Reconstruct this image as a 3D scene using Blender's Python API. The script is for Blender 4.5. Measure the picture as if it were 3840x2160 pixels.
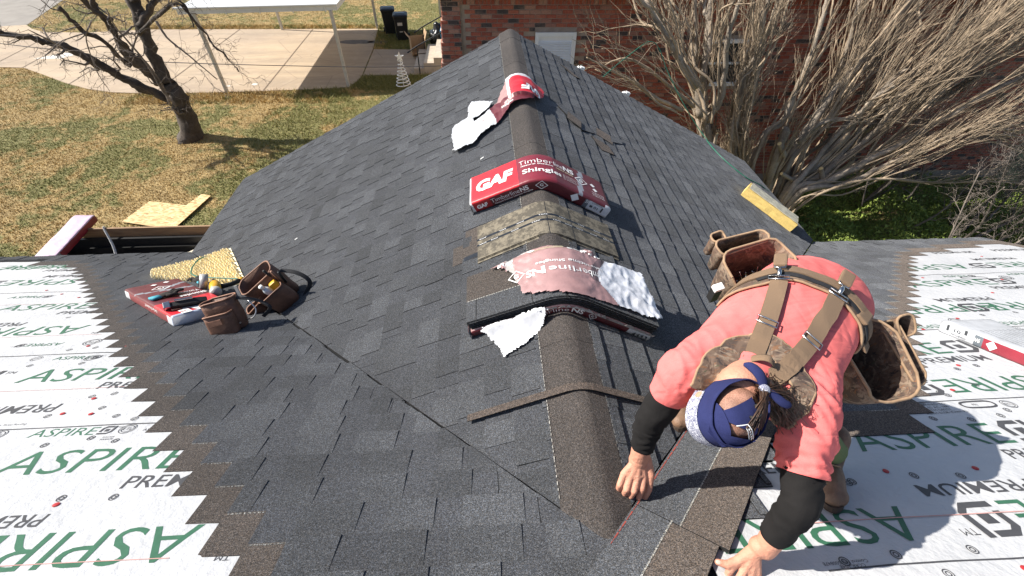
import bpy, bmesh, math, random
import numpy as np
from mathutils import Matrix, Vector, noise as mnoise

random.seed(7)
scene = bpy.context.scene
for o in list(bpy.data.objects):
    bpy.data.objects.remove(o)
col = scene.collection
rad = math.radians

# ------------------------------------------------------------------ camera
cam_data = bpy.data.cameras.new('camera')
cam_data.sensor_width = 36.0
cam_data.lens = 15.594
cam_data.clip_start = 0.02
cam_data.clip_end = 400.0
cam = bpy.data.objects.new('camera', cam_data)
col.objects.link(cam)
cam.matrix_world = Matrix((
    (0.998146, 0.032329, -0.051572, -0.37729),
    (-0.059407, 0.701889, -0.709805, -0.43653),
    (0.013250, 0.711552, 0.702508, 1.65325),
    (0, 0, 0, 1)))
scene.camera = cam

# ------------------------------------------------------------------ light
SUN_AZ, SUN_EL = rad(-9.7), rad(40.0)          # direction the light travels / height of the sun
sun_dir = Vector((math.cos(SUN_EL) * math.cos(SUN_AZ), math.cos(SUN_EL) * math.sin(SUN_AZ), -math.sin(SUN_EL)))
world = bpy.data.worlds.new('World')
scene.world = world
world.use_nodes = True
wn = world.node_tree.nodes
sky_tex = wn.new('ShaderNodeTexSky')
sky_tex.sky_type = 'NISHITA'
sky_tex.sun_disc = False
sky_tex.sun_elevation = SUN_EL
sky_tex.sun_rotation = math.atan2(-sun_dir.x, -sun_dir.y)
sky_tex.air_density = 1.0
sky_tex.dust_density = 1.2
world.node_tree.links.new(sky_tex.outputs[0], wn['Background'].inputs[0])
wn['Background'].inputs[1].default_value = 0.085
sun_data = bpy.data.lights.new('sun', 'SUN')
sun_data.energy = 5.0
sun_data.angle = rad(0.53)
sun_data.color = (1.0, 0.95, 0.87)
sun = bpy.data.objects.new('sun', sun_data)
sun.rotation_euler = sun_dir.to_track_quat('-Z', 'Y').to_euler()
sun.location = (-20, 5, 20)
col.objects.link(sun)
scene.view_settings.view_transform = 'Standard'
scene.view_settings.look = 'None'
scene.view_settings.exposure = 0.80
scene.view_settings.gamma = 1.0
scene.view_settings.use_curve_mapping = False

# ------------------------------------------------------------------ helpers
def tag(o, label=None, cat=None, group=None, kind=None):
    if label: o['label'] = label
    if cat: o['category'] = cat
    if group: o['group'] = group
    if kind: o['kind'] = kind
    return o

def setparent(o, p):
    o.parent = p
    o.matrix_parent_inverse = Matrix.Translation(-p.location) if p.type == 'EMPTY' else Matrix.Identity(4)

def empty(name, loc, label=None, cat=None, group=None):
    o = bpy.data.objects.new(name, None)
    o.empty_display_size = 0.1
    o.location = loc
    col.objects.link(o)
    return tag(o, label, cat, group)

def mk(name, verts, faces, mat, parent=None, smooth=False, cols=None):
    """one mesh object; cols = one colour per face"""
    me = bpy.data.meshes.new(name)
    me.from_pydata([tuple(v) for v in verts], [], faces)
    me.materials.append(mat)
    if smooth:
        me.polygons.foreach_set('use_smooth', [True] * len(me.polygons))
    if cols is not None:
        ca = me.color_attributes.new('Col', 'FLOAT_COLOR', 'CORNER')
        buf = []
        for p in me.polygons:
            c = cols[p.index]
            buf += [c[0], c[1], c[2], 1.0] * p.loop_total
        ca.data.foreach_set('color', buf)
    me.update()
    o = bpy.data.objects.new(name, me)
    col.objects.link(o)
    if parent: setparent(o, parent)
    return o

class MB:
    """collects shapes for one mesh"""
    def __init__(s): s.v = []; s.f = []; s.c = []
    def add(s, v, f, c=None):
        n = len(s.v); s.v += [tuple(p) for p in v]; s.f += [tuple(i + n for i in q) for q in f]
        s.c += [c if c else (1, 1, 1)] * len(f); return s
    def box(s, lo, hi, M=None, c=None):
        v = [Vector((x, y, z)) for x in (lo[0], hi[0]) for y in (lo[1], hi[1]) for z in (lo[2], hi[2])]
        if M is not None: v = [M @ p for p in v]
        return s.add(v, [(0, 1, 3, 2), (4, 6, 7, 5), (0, 4, 5, 1), (2, 3, 7, 6), (0, 2, 6, 4), (1, 5, 7, 3)], c)
    def tube(s, pts, rs, n=8, cap=True, c=None, flat=1.0, up=None):
        v, f = tube(pts, rs, n, cap, flat, up); return s.add(v, f, c)
    def build(s, name, mat, parent=None, smooth=False, bevel=0, usecol=False, seg=2):
        o = mk(name, s.v, s.f, mat, parent, smooth, s.c if usecol else None)
        if bevel: bevel_obj(o, bevel, seg)
        return o

def bevel_obj(o, w, seg=2):
    bm = bmesh.new(); bm.from_mesh(o.data)
    bmesh.ops.remove_doubles(bm, verts=bm.verts, dist=1e-5)
    ed = [e for e in bm.edges if len(e.link_faces) == 2 and e.calc_face_angle(0) > 0.5]
    bmesh.ops.bevel(bm, geom=ed, offset=w, segments=seg, affect='EDGES', profile=0.6)
    bm.to_mesh(o.data); bm.free()
    o.data.polygons.foreach_set('use_smooth', [False] * len(o.data.polygons))

def tube(pts, rs, n=8, cap=True, flat=1.0, up=None):
    pts = [Vector(p) for p in pts]
    if not hasattr(rs, '__len__'): rs = [rs] * len(pts)
    v, f = [], []
    ref = Vector(up) if up is not None else None
    prev = None
    for i, p in enumerate(pts):
        t = (pts[min(i + 1, len(pts) - 1)] - pts[max(i - 1, 0)])
        t = t.normalized() if t.length > 1e-9 else Vector((0, 0, 1))
        if prev is None:
            a = ref if ref is not None else (Vector((0, 0, 1)) if abs(t.z) < 0.9 else Vector((1, 0, 0)))
        else:
            a = ref if ref is not None else prev
        x = a - t * a.dot(t)
        x = x.normalized() if x.length > 1e-6 else t.orthogonal().normalized()
        prev = x
        y = t.cross(x)
        for k in range(n):
            an = 2 * math.pi * k / n
            v.append(p + x * (math.cos(an) * rs[i] * flat) + y * (math.sin(an) * rs[i]))
    for i in range(len(pts) - 1):
        for k in range(n):
            k2 = (k + 1) % n
            f.append((i * n + k, i * n + k2, (i + 1) * n + k2, (i + 1) * n + k))
    if cap:
        f.append(tuple(range(n - 1, -1, -1)))
        f.append(tuple(range((len(pts) - 1) * n, len(pts) * n)))
    return v, f

def spline(ctrl, n=6):
    """Catmull-Rom through control points"""
    c = [Vector(p) for p in ctrl]
    if len(c) < 3: return c
    c = [c[0] * 2 - c[1]] + c + [c[-1] * 2 - c[-2]]
    out = []
    for i in range(1, len(c) - 2):
        p0, p1, p2, p3 = c[i - 1:i + 3]
        for k in range(n):
            t = k / n
            out.append(0.5 * ((2 * p1) + (p2 - p0) * t + (2 * p0 - 5 * p1 + 4 * p2 - p3) * t * t + (3 * p1 - p0 - 3 * p2 + p3) * t ** 3))
    out.append(c[-2])
    return out

def clip(poly, a, b, c):
    """keep a*x+b*y<=c"""
    out = []
    n = len(poly)
    for i in range(n):
        p, q = poly[i], poly[(i + 1) % n]
        dp, dq = a * p[0] + b * p[1] - c, a * q[0] + b * q[1] - c
        if dp <= 0: out.append(p)
        if dp * dq < 0:
            t = dp / (dp - dq)
            out.append((p[0] + (q[0] - p[0]) * t, p[1] + (q[1] - p[1]) * t))
    return out

def area2(poly):
    return 0.5 * sum(poly[i][0] * poly[(i + 1) % len(poly)][1] - poly[(i + 1) % len(poly)][0] * poly[i][1] for i in range(len(poly)))

# text as flat 2-D triangles: list of (x,y) and faces, normalised so that cap height = 1, left edge = 0
_tc = {}
def text2d(s, bold=0.0, shear=0.0, space=1.0):
    key = (s, bold, shear, space)
    if key in _tc: return _tc[key]
    cu = bpy.data.curves.new('txt', 'FONT')
    cu.body = s; cu.size = 1.0; cu.shear = shear; cu.offset = bold; cu.space_character = space
    cu.resolution_u = 3; cu.fill_mode = 'FRONT' if hasattr(cu, 'fill_mode') else cu.fill_mode
    try: cu.fill_mode = 'FRONT'
    except Exception: pass
    cu.dimensions = '2D'
    ob = bpy.data.objects.new('txt', cu); col.objects.link(ob)
    dg = bpy.context.evaluated_depsgraph_get()
    me = bpy.data.meshes.new_from_object(ob.evaluated_get(dg))
    v = np.array([p.co[:2] for p in me.vertices]) if len(me.vertices) else np.zeros((1, 2))
    fs = [tuple(p.vertices) for p in me.polygons]
    bpy.data.meshes.remove(me); bpy.data.objects.remove(ob); bpy.data.curves.remove(cu)
    v[:, 0] -= v[:, 0].min(); v /= 0.72
    _tc[key] = (v, fs, v[:, 0].max())
    return _tc[key]

def cut_mesh(v, f, axis, step):
    """split a flat 2-D mesh along lines x=k*step (axis 0) so that it can be bent"""
    bm = bmesh.new()
    vs = [bm.verts.new((p[0], p[1], 0)) for p in v]
    for q in f:
        try: bm.faces.new([vs[i] for i in q])
        except ValueError: pass
    lo = min(p[axis] for p in v); hi = max(p[axis] for p in v)
    k = math.floor(lo / step) + 1
    no = (1, 0, 0) if axis == 0 else (0, 1, 0)
    while k * step < hi:
        co = (k * step, 0, 0) if axis == 0 else (0, k * step, 0)
        bmesh.ops.bisect_plane(bm, geom=bm.verts[:] + bm.edges[:] + bm.faces[:], plane_co=co, plane_no=no)
        k += 1
    bm.verts.index_update()
    V = [tuple(p.co[:2]) for p in bm.verts]; F = [tuple(p.index for p in q.verts) for q in bm.faces]
    bm.free()
    return V, F

# ------------------------------------------------------------------ materials
class NT:
    def __init__(s, name):
        s.m = bpy.data.materials.new(name); s.m.use_nodes = True
        s.t = s.m.node_tree; s.n = s.t.nodes; s.b = s.n['Principled BSDF']
        s.geo = None
    def new(s, t, **kw):
        n = s.n.new(t)
        for k, v in kw.items(): setattr(n, k, v)
        return n
    def link(s, a, b): s.t.links.new(a, b)
    def pos(s):
        if not s.geo: s.geo = s.new('ShaderNodeNewGeometry')
        return s.geo.outputs['Position']
    def obj(s): return s.new('ShaderNodeTexCoord').outputs['Object']
    def mapped(s, src, scale=(1, 1, 1), rot=(0, 0, 0), loc=(0, 0, 0)):
        m = s.new('ShaderNodeMapping'); m.inputs['Scale'].default_value = scale; m.inputs['Rotation'].default_value = rot
        m.inputs['Location'].default_value = loc
        s.link(src, m.inputs[0]); return m.outputs[0]
    def noise(s, scale, detail=3, rough=0.55, vec=None, dist=0.0):
        n = s.new('ShaderNodeTexNoise'); n.inputs['Scale'].default_value = scale; n.inputs['Detail'].default_value = detail
        n.inputs['Roughness'].default_value = rough; n.inputs['Distortion'].default_value = dist
        s.link(vec if vec is not None else s.pos(), n.inputs['Vector']); return n.outputs['Fac']
    def voro(s, scale, vec=None, feature='F1', out='Distance', rnd=1.0):
        n = s.new('ShaderNodeTexVoronoi', feature=feature); n.inputs['Scale'].default_value = scale
        if 'Randomness' in n.inputs: n.inputs['Randomness'].default_value = rnd
        s.link(vec if vec is not None else s.pos(), n.inputs['Vector']); return n.outputs[out]
    def ramp(s, fac, stops, interp='LINEAR'):
        r = s.new('ShaderNodeValToRGB'); r.color_ramp.interpolation = interp
        e = r.color_ramp.elements
        while len(e) < len(stops): e.new(0.5)
        for el, (p, c) in zip(e, stops):
            el.position = p; el.color = (c[0], c[1], c[2], 1) if hasattr(c, '__len__') else (c, c, c, 1)
        s.link(fac, r.inputs[0]); return r.outputs[0]
    def mix(s, fac, a, b, mode='MIX'):
        m = s.new('ShaderNodeMix', data_type='RGBA', blend_type=mode)
        m.clamp_factor = True
        for inp, val in ((m.inputs[0], fac), (m.inputs[6], a), (m.inputs[7], b)):
            if isinstance(val, (int, float)): inp.default_value = val
            elif isinstance(val, tuple): inp.default_value = (val[0], val[1], val[2], 1)
            else: s.link(val, inp)
        return m.outputs[2]
    def math(s, op, a, b=None):
        m = s.new('ShaderNodeMath', operation=op)
        for inp, val in ((m.inputs[0], a), (m.inputs[1], b)):
            if val is None: continue
            if isinstance(val, (int, float)): inp.default_value = val
            else: s.link(val, inp)
        return m.outputs[0]
    def attr(s, name='Col'):
        a = s.new('ShaderNodeVertexColor'); a.layer_name = name; return a.outputs[0]
    def rnd(s): return s.new('ShaderNodeObjectInfo').outputs['Random']
    def color(s, c):
        if isinstance(c, tuple): s.b.inputs['Base Color'].default_value = (c[0], c[1], c[2], 1)
        else: s.link(c, s.b.inputs['Base Color'])
        return s
    def rough(s, r):
        if isinstance(r, (int, float)): s.b.inputs['Roughness'].default_value = r
        else: s.link(r, s.b.inputs['Roughness'])
        return s
    def set(s, **kw):
        for k, v in kw.items(): s.b.inputs[k.replace('_', ' ')].default_value = v
        return s
    def bump(s, h, strength=0.3, dist=0.01):
        b = s.new('ShaderNodeBump'); b.inputs['Strength'].default_value = strength; b.inputs['Distance'].default_value = dist
        s.link(h, b.inputs['Height']); s.link(b.outputs[0], s.b.inputs['Normal']); return s

def simple(name, c, rough=0.6, var=0.12, scale=20.0, metal=0.0, bump=0.0, spec=0.4):
    t = NT(name)
    n = t.noise(scale, 4)
    t.color(t.mix(t.ramp(n, [(0.3, 0.0), (0.7, 1.0)]), tuple(x * (1 - var) for x in c), tuple(min(1, x * (1 + var)) for x in c)))
    t.rough(rough).set(Metallic=metal, Specular_IOR_Level=spec)
    if bump: t.bump(t.noise(scale * 3, 4), bump, 0.004)
    return t.m
# ================================================================== the roof the picture is taken from
WL, WR, LG = 4.14, 3.82, 5.91        # half widths of the gable, its length from where its ridge meets the main slope
TH = math.atan(0.5); CT, ST = math.cos(TH), math.sin(TH)
GZ = -4.6                            # ground level
EXPO, STRIP = 0.143, 0.336           # shingle exposure and full height

def shingle_mat():
    t = NT('asphalt_shingle')
    g1 = t.ramp(t.noise(330, 2, 0.7), [(0.36, 0.22), (0.5, 0.9), (0.68, 2.5)])
    g2 = t.ramp(t.noise(120, 2, 0.6), [(0.3, 0.62), (0.72, 1.42)])
    g3 = t.ramp(t.noise(1.7, 4, 0.6), [(0.3, 0.84), (0.7, 1.14)])
    c = t.mix(1.0, t.attr(), g1, 'MULTIPLY'); c = t.mix(1.0, c, g2, 'MULTIPLY'); c = t.mix(1.0, c, g3, 'MULTIPLY')
    tint = t.ramp(t.noise(210, 1), [(0.42, (1.05, 1.0, 0.94)), (0.58, (0.95, 1.0, 1.07))])
    t.color(t.mix(1.0, c, tint, 'MULTIPLY')).rough(0.9).set(Specular_IOR_Level=0.35, **({'Diffuse_Roughness': 1.0} if 'Diffuse Roughness' in t.b.inputs else {}))
    t.bump(t.noise(300, 2, 0.7), 0.55, 0.003)
    return t.m
M_SH = shingle_mat()
GREY = (0.0740, 0.0772, 0.0830)
BROWN = (0.090, 0.074, 0.063)
EDGE = (0.012, 0.012, 0.012)
DASH = (0.24, 0.235, 0.215)

def jit(c, a): k = 1 + random.uniform(-a, a); return (c[0] * k, c[1] * k, c[2] * k)

def slab(mb, poly, top, low, c, side=EDGE):
    """extrude a convex (s,t) polygon between heights low(t) and top(t); sides in the dark asphalt colour"""
    if len(poly) < 3: return
    if area2(poly) < 0: poly = poly[::-1]
    n = len(poly)
    v = [(s, t, top(t)) for s, t in poly] + [(s, t, low(t)) for s, t in poly]
    mb.add(v, [tuple(range(n))], c)
    mb.add(v, [((i + 1) % n, i, n + i, n + (i + 1) % n) for i in range(n)], side)

SHINGLES = []
def shingle(frame, parent, s0, s1, t0, clips, h=EXPO + 0.03, base=0.0, full=False, seed=0, dash=None, name='shingle', notabs=False, tabh=0.0048, buth=0.0065):
    """one laminated shingle: strip with the butt at t0 plus raised random-width tabs, clipped to the slope"""
    O, es, et, en = frame
    mb = MB()
    H = STRIP if full else h
    top = lambda t: base + 0.0035 + buth * max(0.0, 1 - (t - t0) / (EXPO + 0.06))
    low = lambda t: base
    rnd = random.Random(seed)
    def cl(p):
        for a, b, c in clips:
            p = clip(p, a, b, c)
            if len(p) < 3: return []
        return p if abs(area2(p)) > 2e-5 else []
    g = GREY; k = 1 + rnd.uniform(-0.09, 0.09); g = (g[0] * k, g[1] * k, g[2] * k)
    he = EXPO + 0.012
    p = cl([(s0 + .0012, t0), (s1 - .0012, t0), (s1 - .0012, t0 + (he if full else H)), (s0 + .0012, t0 + (he if full else H))])
    if not p: return None
    slab(mb, p, top, low, (g[0] * 0.87, g[1] * 0.87, g[2] * 0.89))
    if full:
        p = cl([(s0, t0 + he), (s1, t0 + he), (s1, t0 + H), (s0, t0 + H)])
        kk = rnd.uniform(0.9, 1.12)
        if p: slab(mb, p, lambda t: base + .0066 - .0036 * (t - t0 - he) / (H - he), low, tuple(x * kk for x in BROWN))
    if not notabs:
        s = s0 + .0012 - rnd.uniform(0, .06)
        tabon = rnd.random() < 0.5
        while s < s1 - .01:
            w = rnd.uniform(0.09, 0.25) if tabon else rnd.uniform(0.06, 0.19)
            if tabon:
                a, b = max(s, s0 + .0012), min(s + w, s1 - .0012)
                tp = rnd.uniform(-.004, .004); tq = rnd.uniform(-.001, .006) if tabh < .002 else .0005; te = .012 if full else .02
                p = cl([(a, t0 - tq), (b + tp, t0 - tq), (b, t0 + EXPO + te), (a + tp, t0 + EXPO + te)]) if b - a > .015 else []
                if p:
                    kk = rnd.choice([rnd.uniform(0.70, 0.86), rnd.uniform(.92, 1.06), rnd.uniform(1.04, 1.17)])
                    slab(mb, p, lambda t: top(t) + tabh * (1.0 if not full else max(.05, min(1, (t0 + EXPO + .012 - t) / .02))), lambda t: top(t) - (.0002 if tabh > .002 else .006), tuple(x * kk for x in g), EDGE if not full else g)
            s += w
            tabon = not tabon
    if dash:
        a, b, td = dash
        s = a
        while s < b:
            w = rnd.uniform(.004, .014)
            p = cl([(s, td - .0025), (min(s + w, b), td - .0022), (min(s + w, b), td + .002 + rnd.uniform(-.001, .002)), (s, td + .0022)])
            if p: slab(mb, p, lambda t: base + .0078, lambda t: base + .003, DASH, DASH)
            s += w + rnd.uniform(.001, .008)
    V = [O + es * a + et * b + en * c for a, b, c in mb.v]
    SHINGLES.append((V, mb.f, mb.c, parent))
    return True

M_DECK = simple('roof_deck_black', (0.010, 0.010, 0.010), 0.9, 0.2, 6)  # deck coloured black so the open valley gap reads as a shadow line
M_TRIM = simple('white_trim_paint', (0.72, 0.71, 0.68), 0.5, 0.05, 8)
M_DRIP = simple('black_drip_edge', (0.02, 0.02, 0.02), 0.45, 0.2, 10, 0.3)
M_STUCCO = simple('house_wall_brick_paint', (0.35, 0.26, 0.2), 0.9, 0.15, 9)

house = empty('house', (0, 3.0, GZ), 'house whose half-shingled charcoal cross-gable roof fills the picture', 'house')
FR_B = (Vector((-WL, 0, -WL / 2)), Vector((0, 1, 0)), Vector((CT, 0, ST)), Vector((-ST, 0, CT)))
FR_C = (Vector((WR, 0, -WR / 2)), Vector((0, 1, 0)), Vector((-CT, 0, ST)), Vector((ST, 0, CT)))
# main slope: s = x, t measured up the slope from a line 6 m (down the slope) below the apex
U0 = 6.0
FR_A = (Vector((0, U0 * CT, -U0 * ST)), Vector((1, 0, 0)), Vector((0, -CT, ST)), Vector((0, ST, CT)))
def onA(x, u, h=0.0):
    return FR_A[0] + FR_A[1] * x + FR_A[2] * (U0 - u) + FR_A[3] * h
def onB(x, y, h=0.0): return Vector((x - ST * h, y, -abs(x) * .5 + CT * h))
def onC(x, y, h=0.0): return Vector((x + ST * h, y, -abs(x) * .5 + CT * h))

XL, XR, UT = -9.0, 6.12, -2.6        # ends of the main roof, top of the main slope (u)
ULe, URe = WL / CT, WR / CT
def deck(name, pts, thick, parent):
    n = (Vector(pts[1]) - Vector(pts[0])).cross(Vector(pts[2]) - Vector(pts[0])).normalized()
    if n.z < 0: n = -n
    k = len(pts)
    v = [Vector(p) for p in pts] + [Vector(p) - n * thick for p in pts]
    return mk(name, v, [tuple(range(k)), tuple(range(2 * k - 1, k - 1, -1))] + [(i, (i + 1) % k, k + (i + 1) % k, k + i) for i in range(k)], M_DECK, parent)
d = -0.004
slopeA = deck('roof_slope', [onA(XL, ULe, d), onA(-WL, ULe, d), onA(0, 0, d), onA(WR, URe, d), onA(XR, URe, d), onA(XR, UT, d), onA(XL, UT, d)], .02, house)
tag(slopeA, 'main slope with white membrane and half-laid shingles')
slopeB = deck('roof_slope', [onB(-WL, WL, d), onB(-WL, LG, d), onB(0, LG, d), onB(0, 0, d)], .02, house)
tag(slopeB, 'sunlit left slope of the gable')
slopeC = deck('roof_slope', [onC(WR, WR, d), onC(WR, LG, d), onC(0, LG, d), onC(0, 0, d)], .02, house)
tag(slopeC, 'right slope of the gable with dark course lines')
top = onA(0, UT, 0)
slopeD = deck('roof_slope', [(XL, top.y, top.z), (XR, top.y, top.z), (XR, top.y - 5, top.z - 2.5), (XL, top.y - 5, top.z - 2.5)], .02, house)
tag(slopeD, 'rear slope behind the main ridge')

cnt = {'A': 0, 'B': 0, 'C': 0}
# --- gable slopes: shingles laid from the eave up, cut at the valley and the rake
def lay_gable(fr, parent, W, key, vgap):
    T = W / CT
    n = int(math.ceil((T - 0.02) / EXPO)) + 1
    t_first = T - n * EXPO - 0.03
    for i in range(n + 1):
        t0 = t_first + i * EXPO
        if t0 > T - 0.1: continue
        clips = [(0, 1, T - 0.004), (1, 0, LG + 0.03), (0, -1, 0.03), (-1, -CT, -(W + vgap))]
        smin = W - (t0 + .18) * CT
        off = (i * 0.1667 + (0.37 if key == 'C' else 0.0)) % 1.0
        s = math.floor(smin - 1) + off
        while s < LG + .03:
            if s + 1 > smin:
                o = shingle(fr, parent, s, s + 1.0, t0, clips, seed=(ord(key) * 7919 + i * 131 + int(round(s * 100)) * 17) & 0xffff, tabh=.0015 if key == 'C' else .0036, buth=.0135 if key == 'C' else .0065)
                if o: cnt[key] += 1
            s += 1.0
lay_gable(FR_B, slopeB, WL, 'B', 0.004)
lay_gable(FR_C, slopeC, WR, 'C', 0.02)

# --- main slope: courses rise towards the camera, ends racked in stairs over the membrane
TIPL = [(.037, -1.222), (.938 / CT, -2.174), (1.345, -2.462), (1.66, -2.751), (1.976, -3.072), (2.339, -3.396), (2.713, -3.76), (3.075, -4.097), (3.427, -4.429), (3.809, -4.799), (4.155, -5.163), (4.25, -5.5), (4.40, -5.961), (4.42, -9.2)]
TIPR = [(-.144, .56), (.0, .66), (.143, .78), (.285, .93), (.36, 1.53), (.428, 1.59), (.568, 1.726), (.706, 1.848), (.857, 1.99), (.994, 2.118), (1.748, 2.818), (2.063, 3.12), (2.788, 3.821), (3.077, 4.097), (3.408, 4.404), (3.60, 5.0), (3.758, 5.585), (3.9, 6.12)]
def interp(tab, u):
    if u <= tab[0][0]: return tab[0][1] + (u - tab[0][0]) * ((tab[1][1] - tab[0][1]) / (tab[1][0] - tab[0][0]))
    for (a, x), (b, y) in zip(tab, tab[1:]):
        if u <= b: return x + (y - x) * (u - a) / (b - a)
    return tab[-1][1]
m0 = -12
for m in range(m0, 24):
    ub = 1.0386 + STRIP + EXPO * m            # butt line (distance down the slope from the apex)
    t0 = U0 - ub
    # left field
    xl = max(interp(TIPL, ub - 0.193) + random.uniform(-.012, .012), XL)
    if ub < ULe + 0.05:
        vg_ = random.choice([.014, .019, .027, .036])
        xe = 0.06 - (ub - EXPO) * CT + 0.2
        if ub < 0.3: xe = 0.35
        clips = [(0, -1, -(U0 - ULe - .03)), (1, -CT, -vg_ - U0 * CT)] if ub > 0.14 else [(1, -CT, .012 - U0 * CT)]
        if ub <= 0.14: clips = [(1, -CT, .012 - U0 * CT)] if ub > 0 else []
        if ub < .32: clips = clips + [(1, 0, .10)]
        s = xl; first = True; k = 0
        while s < xe:
            e = s + 1.0 if s + 1.0 < xe + 0.6 else s + 1.0
            dash = None
            if first: dash = (s + .01, s + .16, t0 + EXPO + .012 + .006)
            o = shingle(FR_A, slopeA, s, e, t0, clips, base=.0035, full=(k == 0), seed=(40961 + m * 263 + k * 31) & 0xffff, dash=dash)
            if o: cnt['A'] += 1
            s = e; first = False; k += 1
    # right field
    xr = min(interp(TIPR, ub - STRIP) + random.uniform(-.012, .012), XR + .02)
    if ub < URe + 0.05 and ub > 0.1:
        xs = (ub - STRIP) * CT - 0.1
        clips = [(0, -1, -(U0 - URe - .03)), (-1, -CT, -.012 - U0 * CT), (1, 0, XR + .02)]
        s = xr; k = 0
        while s > xs:
            dash = (s - .17, s - .01, t0 + EXPO + .018) if (k == 0 and ub > .75) else None
            o = shingle(FR_A, slopeA, s - 1.0, s, t0, clips, base=.0035, full=(k == 0 and ub > .75), seed=(52361 + m * 257 + k * 37) & 0xffff, dash=dash)
            if o: cnt['A'] += 1
            s -= 1.0; k += 1
print('shingles', cnt)
# the 300 that show largest are pieces of their own, the rest one piece per slope
def sh_size(rec):
    V = rec[0]; c = sum(V, Vector()) / len(V); lo = [min(v[i] for v in V) for i in range(3)]; hi = [max(v[i] for v in V) for i in range(3)]
    return (Vector(hi) - Vector(lo)).length / (c - cam.matrix_world.translation).length ** 2
SHINGLES.sort(key=sh_size, reverse=True)
for V, F, Cs, par in SHINGLES[:285]: mk('shingle', V, F, M_SH, par, False, Cs)
for par in (slopeA, slopeB, slopeC):
    mb = MB()
    for V, F, Cs, p in SHINGLES[285:]:
        if p is par:
            n = len(mb.v); mb.v += V; mb.f += [tuple(i + n for i in q) for q in F]; mb.c += Cs
    if mb.v: o = mk('far_shingles', mb.v, mb.f, M_SH, par, False, mb.c); o['kind'] = 'stuff'

# black strip standing in for the shadow line of the left valley
M_BLACKGAP = simple('matt_black', (.008, .008, .008), .9, .2, 30)
vl = [onA(-4.1, 4.1 / CT, .0015), onA(-4.25, 4.05 / CT, .0015), onA(-.12, .0, .0015), onA(.0, .0, .0015)]
mk('valley_shadow_strip', vl, [(0, 1, 2, 3)], M_BLACKGAP, slopeA)
# --- strips of whole shingles laid along the right valley (grey exposure, brown headlap, white dotted line)
ev = Vector((1, 1 / 1.0, -0.5)).normalized()
FR_V = (Vector((0, 0, 0)), ev, FR_A[3].cross(ev) * -1, FR_A[3])
if FR_V[2].x < 0: FR_V = (FR_V[0], FR_V[1], -FR_V[2], FR_V[3])
vs = [-.82, .19, 1.2, 2.21, 3.22, 4.23, 5.2]
for i in range(3):
    mb = MB(); b0 = .019 + .0
    a, b = vs[i] + .002, vs[i + 1] - .002
    if i == 0: poly = [(a, .0), (b, .0), (b, .17), (a, .17)]
    sh_ = -.03 if i == 0 else 0.0
    slab(mb, [(a, .004), (b, .004), (b, .168 + sh_), (a, .168 + sh_)], lambda t: b0 + .004, lambda t: b0 - .012, jit(GREY, .06))
    slab(mb, [(a, .168 + sh_), (b, .168 + sh_), (b, .325 + sh_), (a, .325 + sh_)], lambda t: b0 + .0035, lambda t: b0 - .012, jit(BROWN, .08))
    rr = random.Random(i); s = a
    while s < b:
        w = rr.uniform(.004, .014); slab(mb, [(s, .165 + sh_), (s + w, .165 + sh_), (s + w, .170 + sh_ + rr.uniform(-.001, .001)), (s, .170 + sh_)], lambda t: b0 + .0052, lambda t: b0, DASH, DASH)
        s += w + rr.uniform(.0, .006)
    V = [FR_V[0] + FR_V[1] * p + FR_V[2] * q + FR_V[3] * r for p, q, r in mb.v]
    if i == 5:
        pass
    mk('valley_shingle', V, mb.f, M_SH, slopeA, False, mb.c)

# red chalk line snapped down the right valley
M_CHALK = simple('red_chalk', (0.26, 0.055, 0.042), 0.95, 0.3, 80)
mb = MB(); rr = random.Random(4); s = -.02
while s < 1.3:
    w = rr.uniform(.006, .03); k = rr.uniform(.0012, .0028)
    V = [FR_V[0] + FR_V[1] * p + FR_V[2] * q + FR_V[3] * .0245 for p, q in ((s, .012 - k), (s + w, .012 - k), (s + w, .012 + k), (s, .012 + k))]
    mb.add(V, [(0, 1, 2, 3)])
    s += w + rr.uniform(.0, .008)
mb.build('chalk_line', M_CHALK, slopeA)

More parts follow.
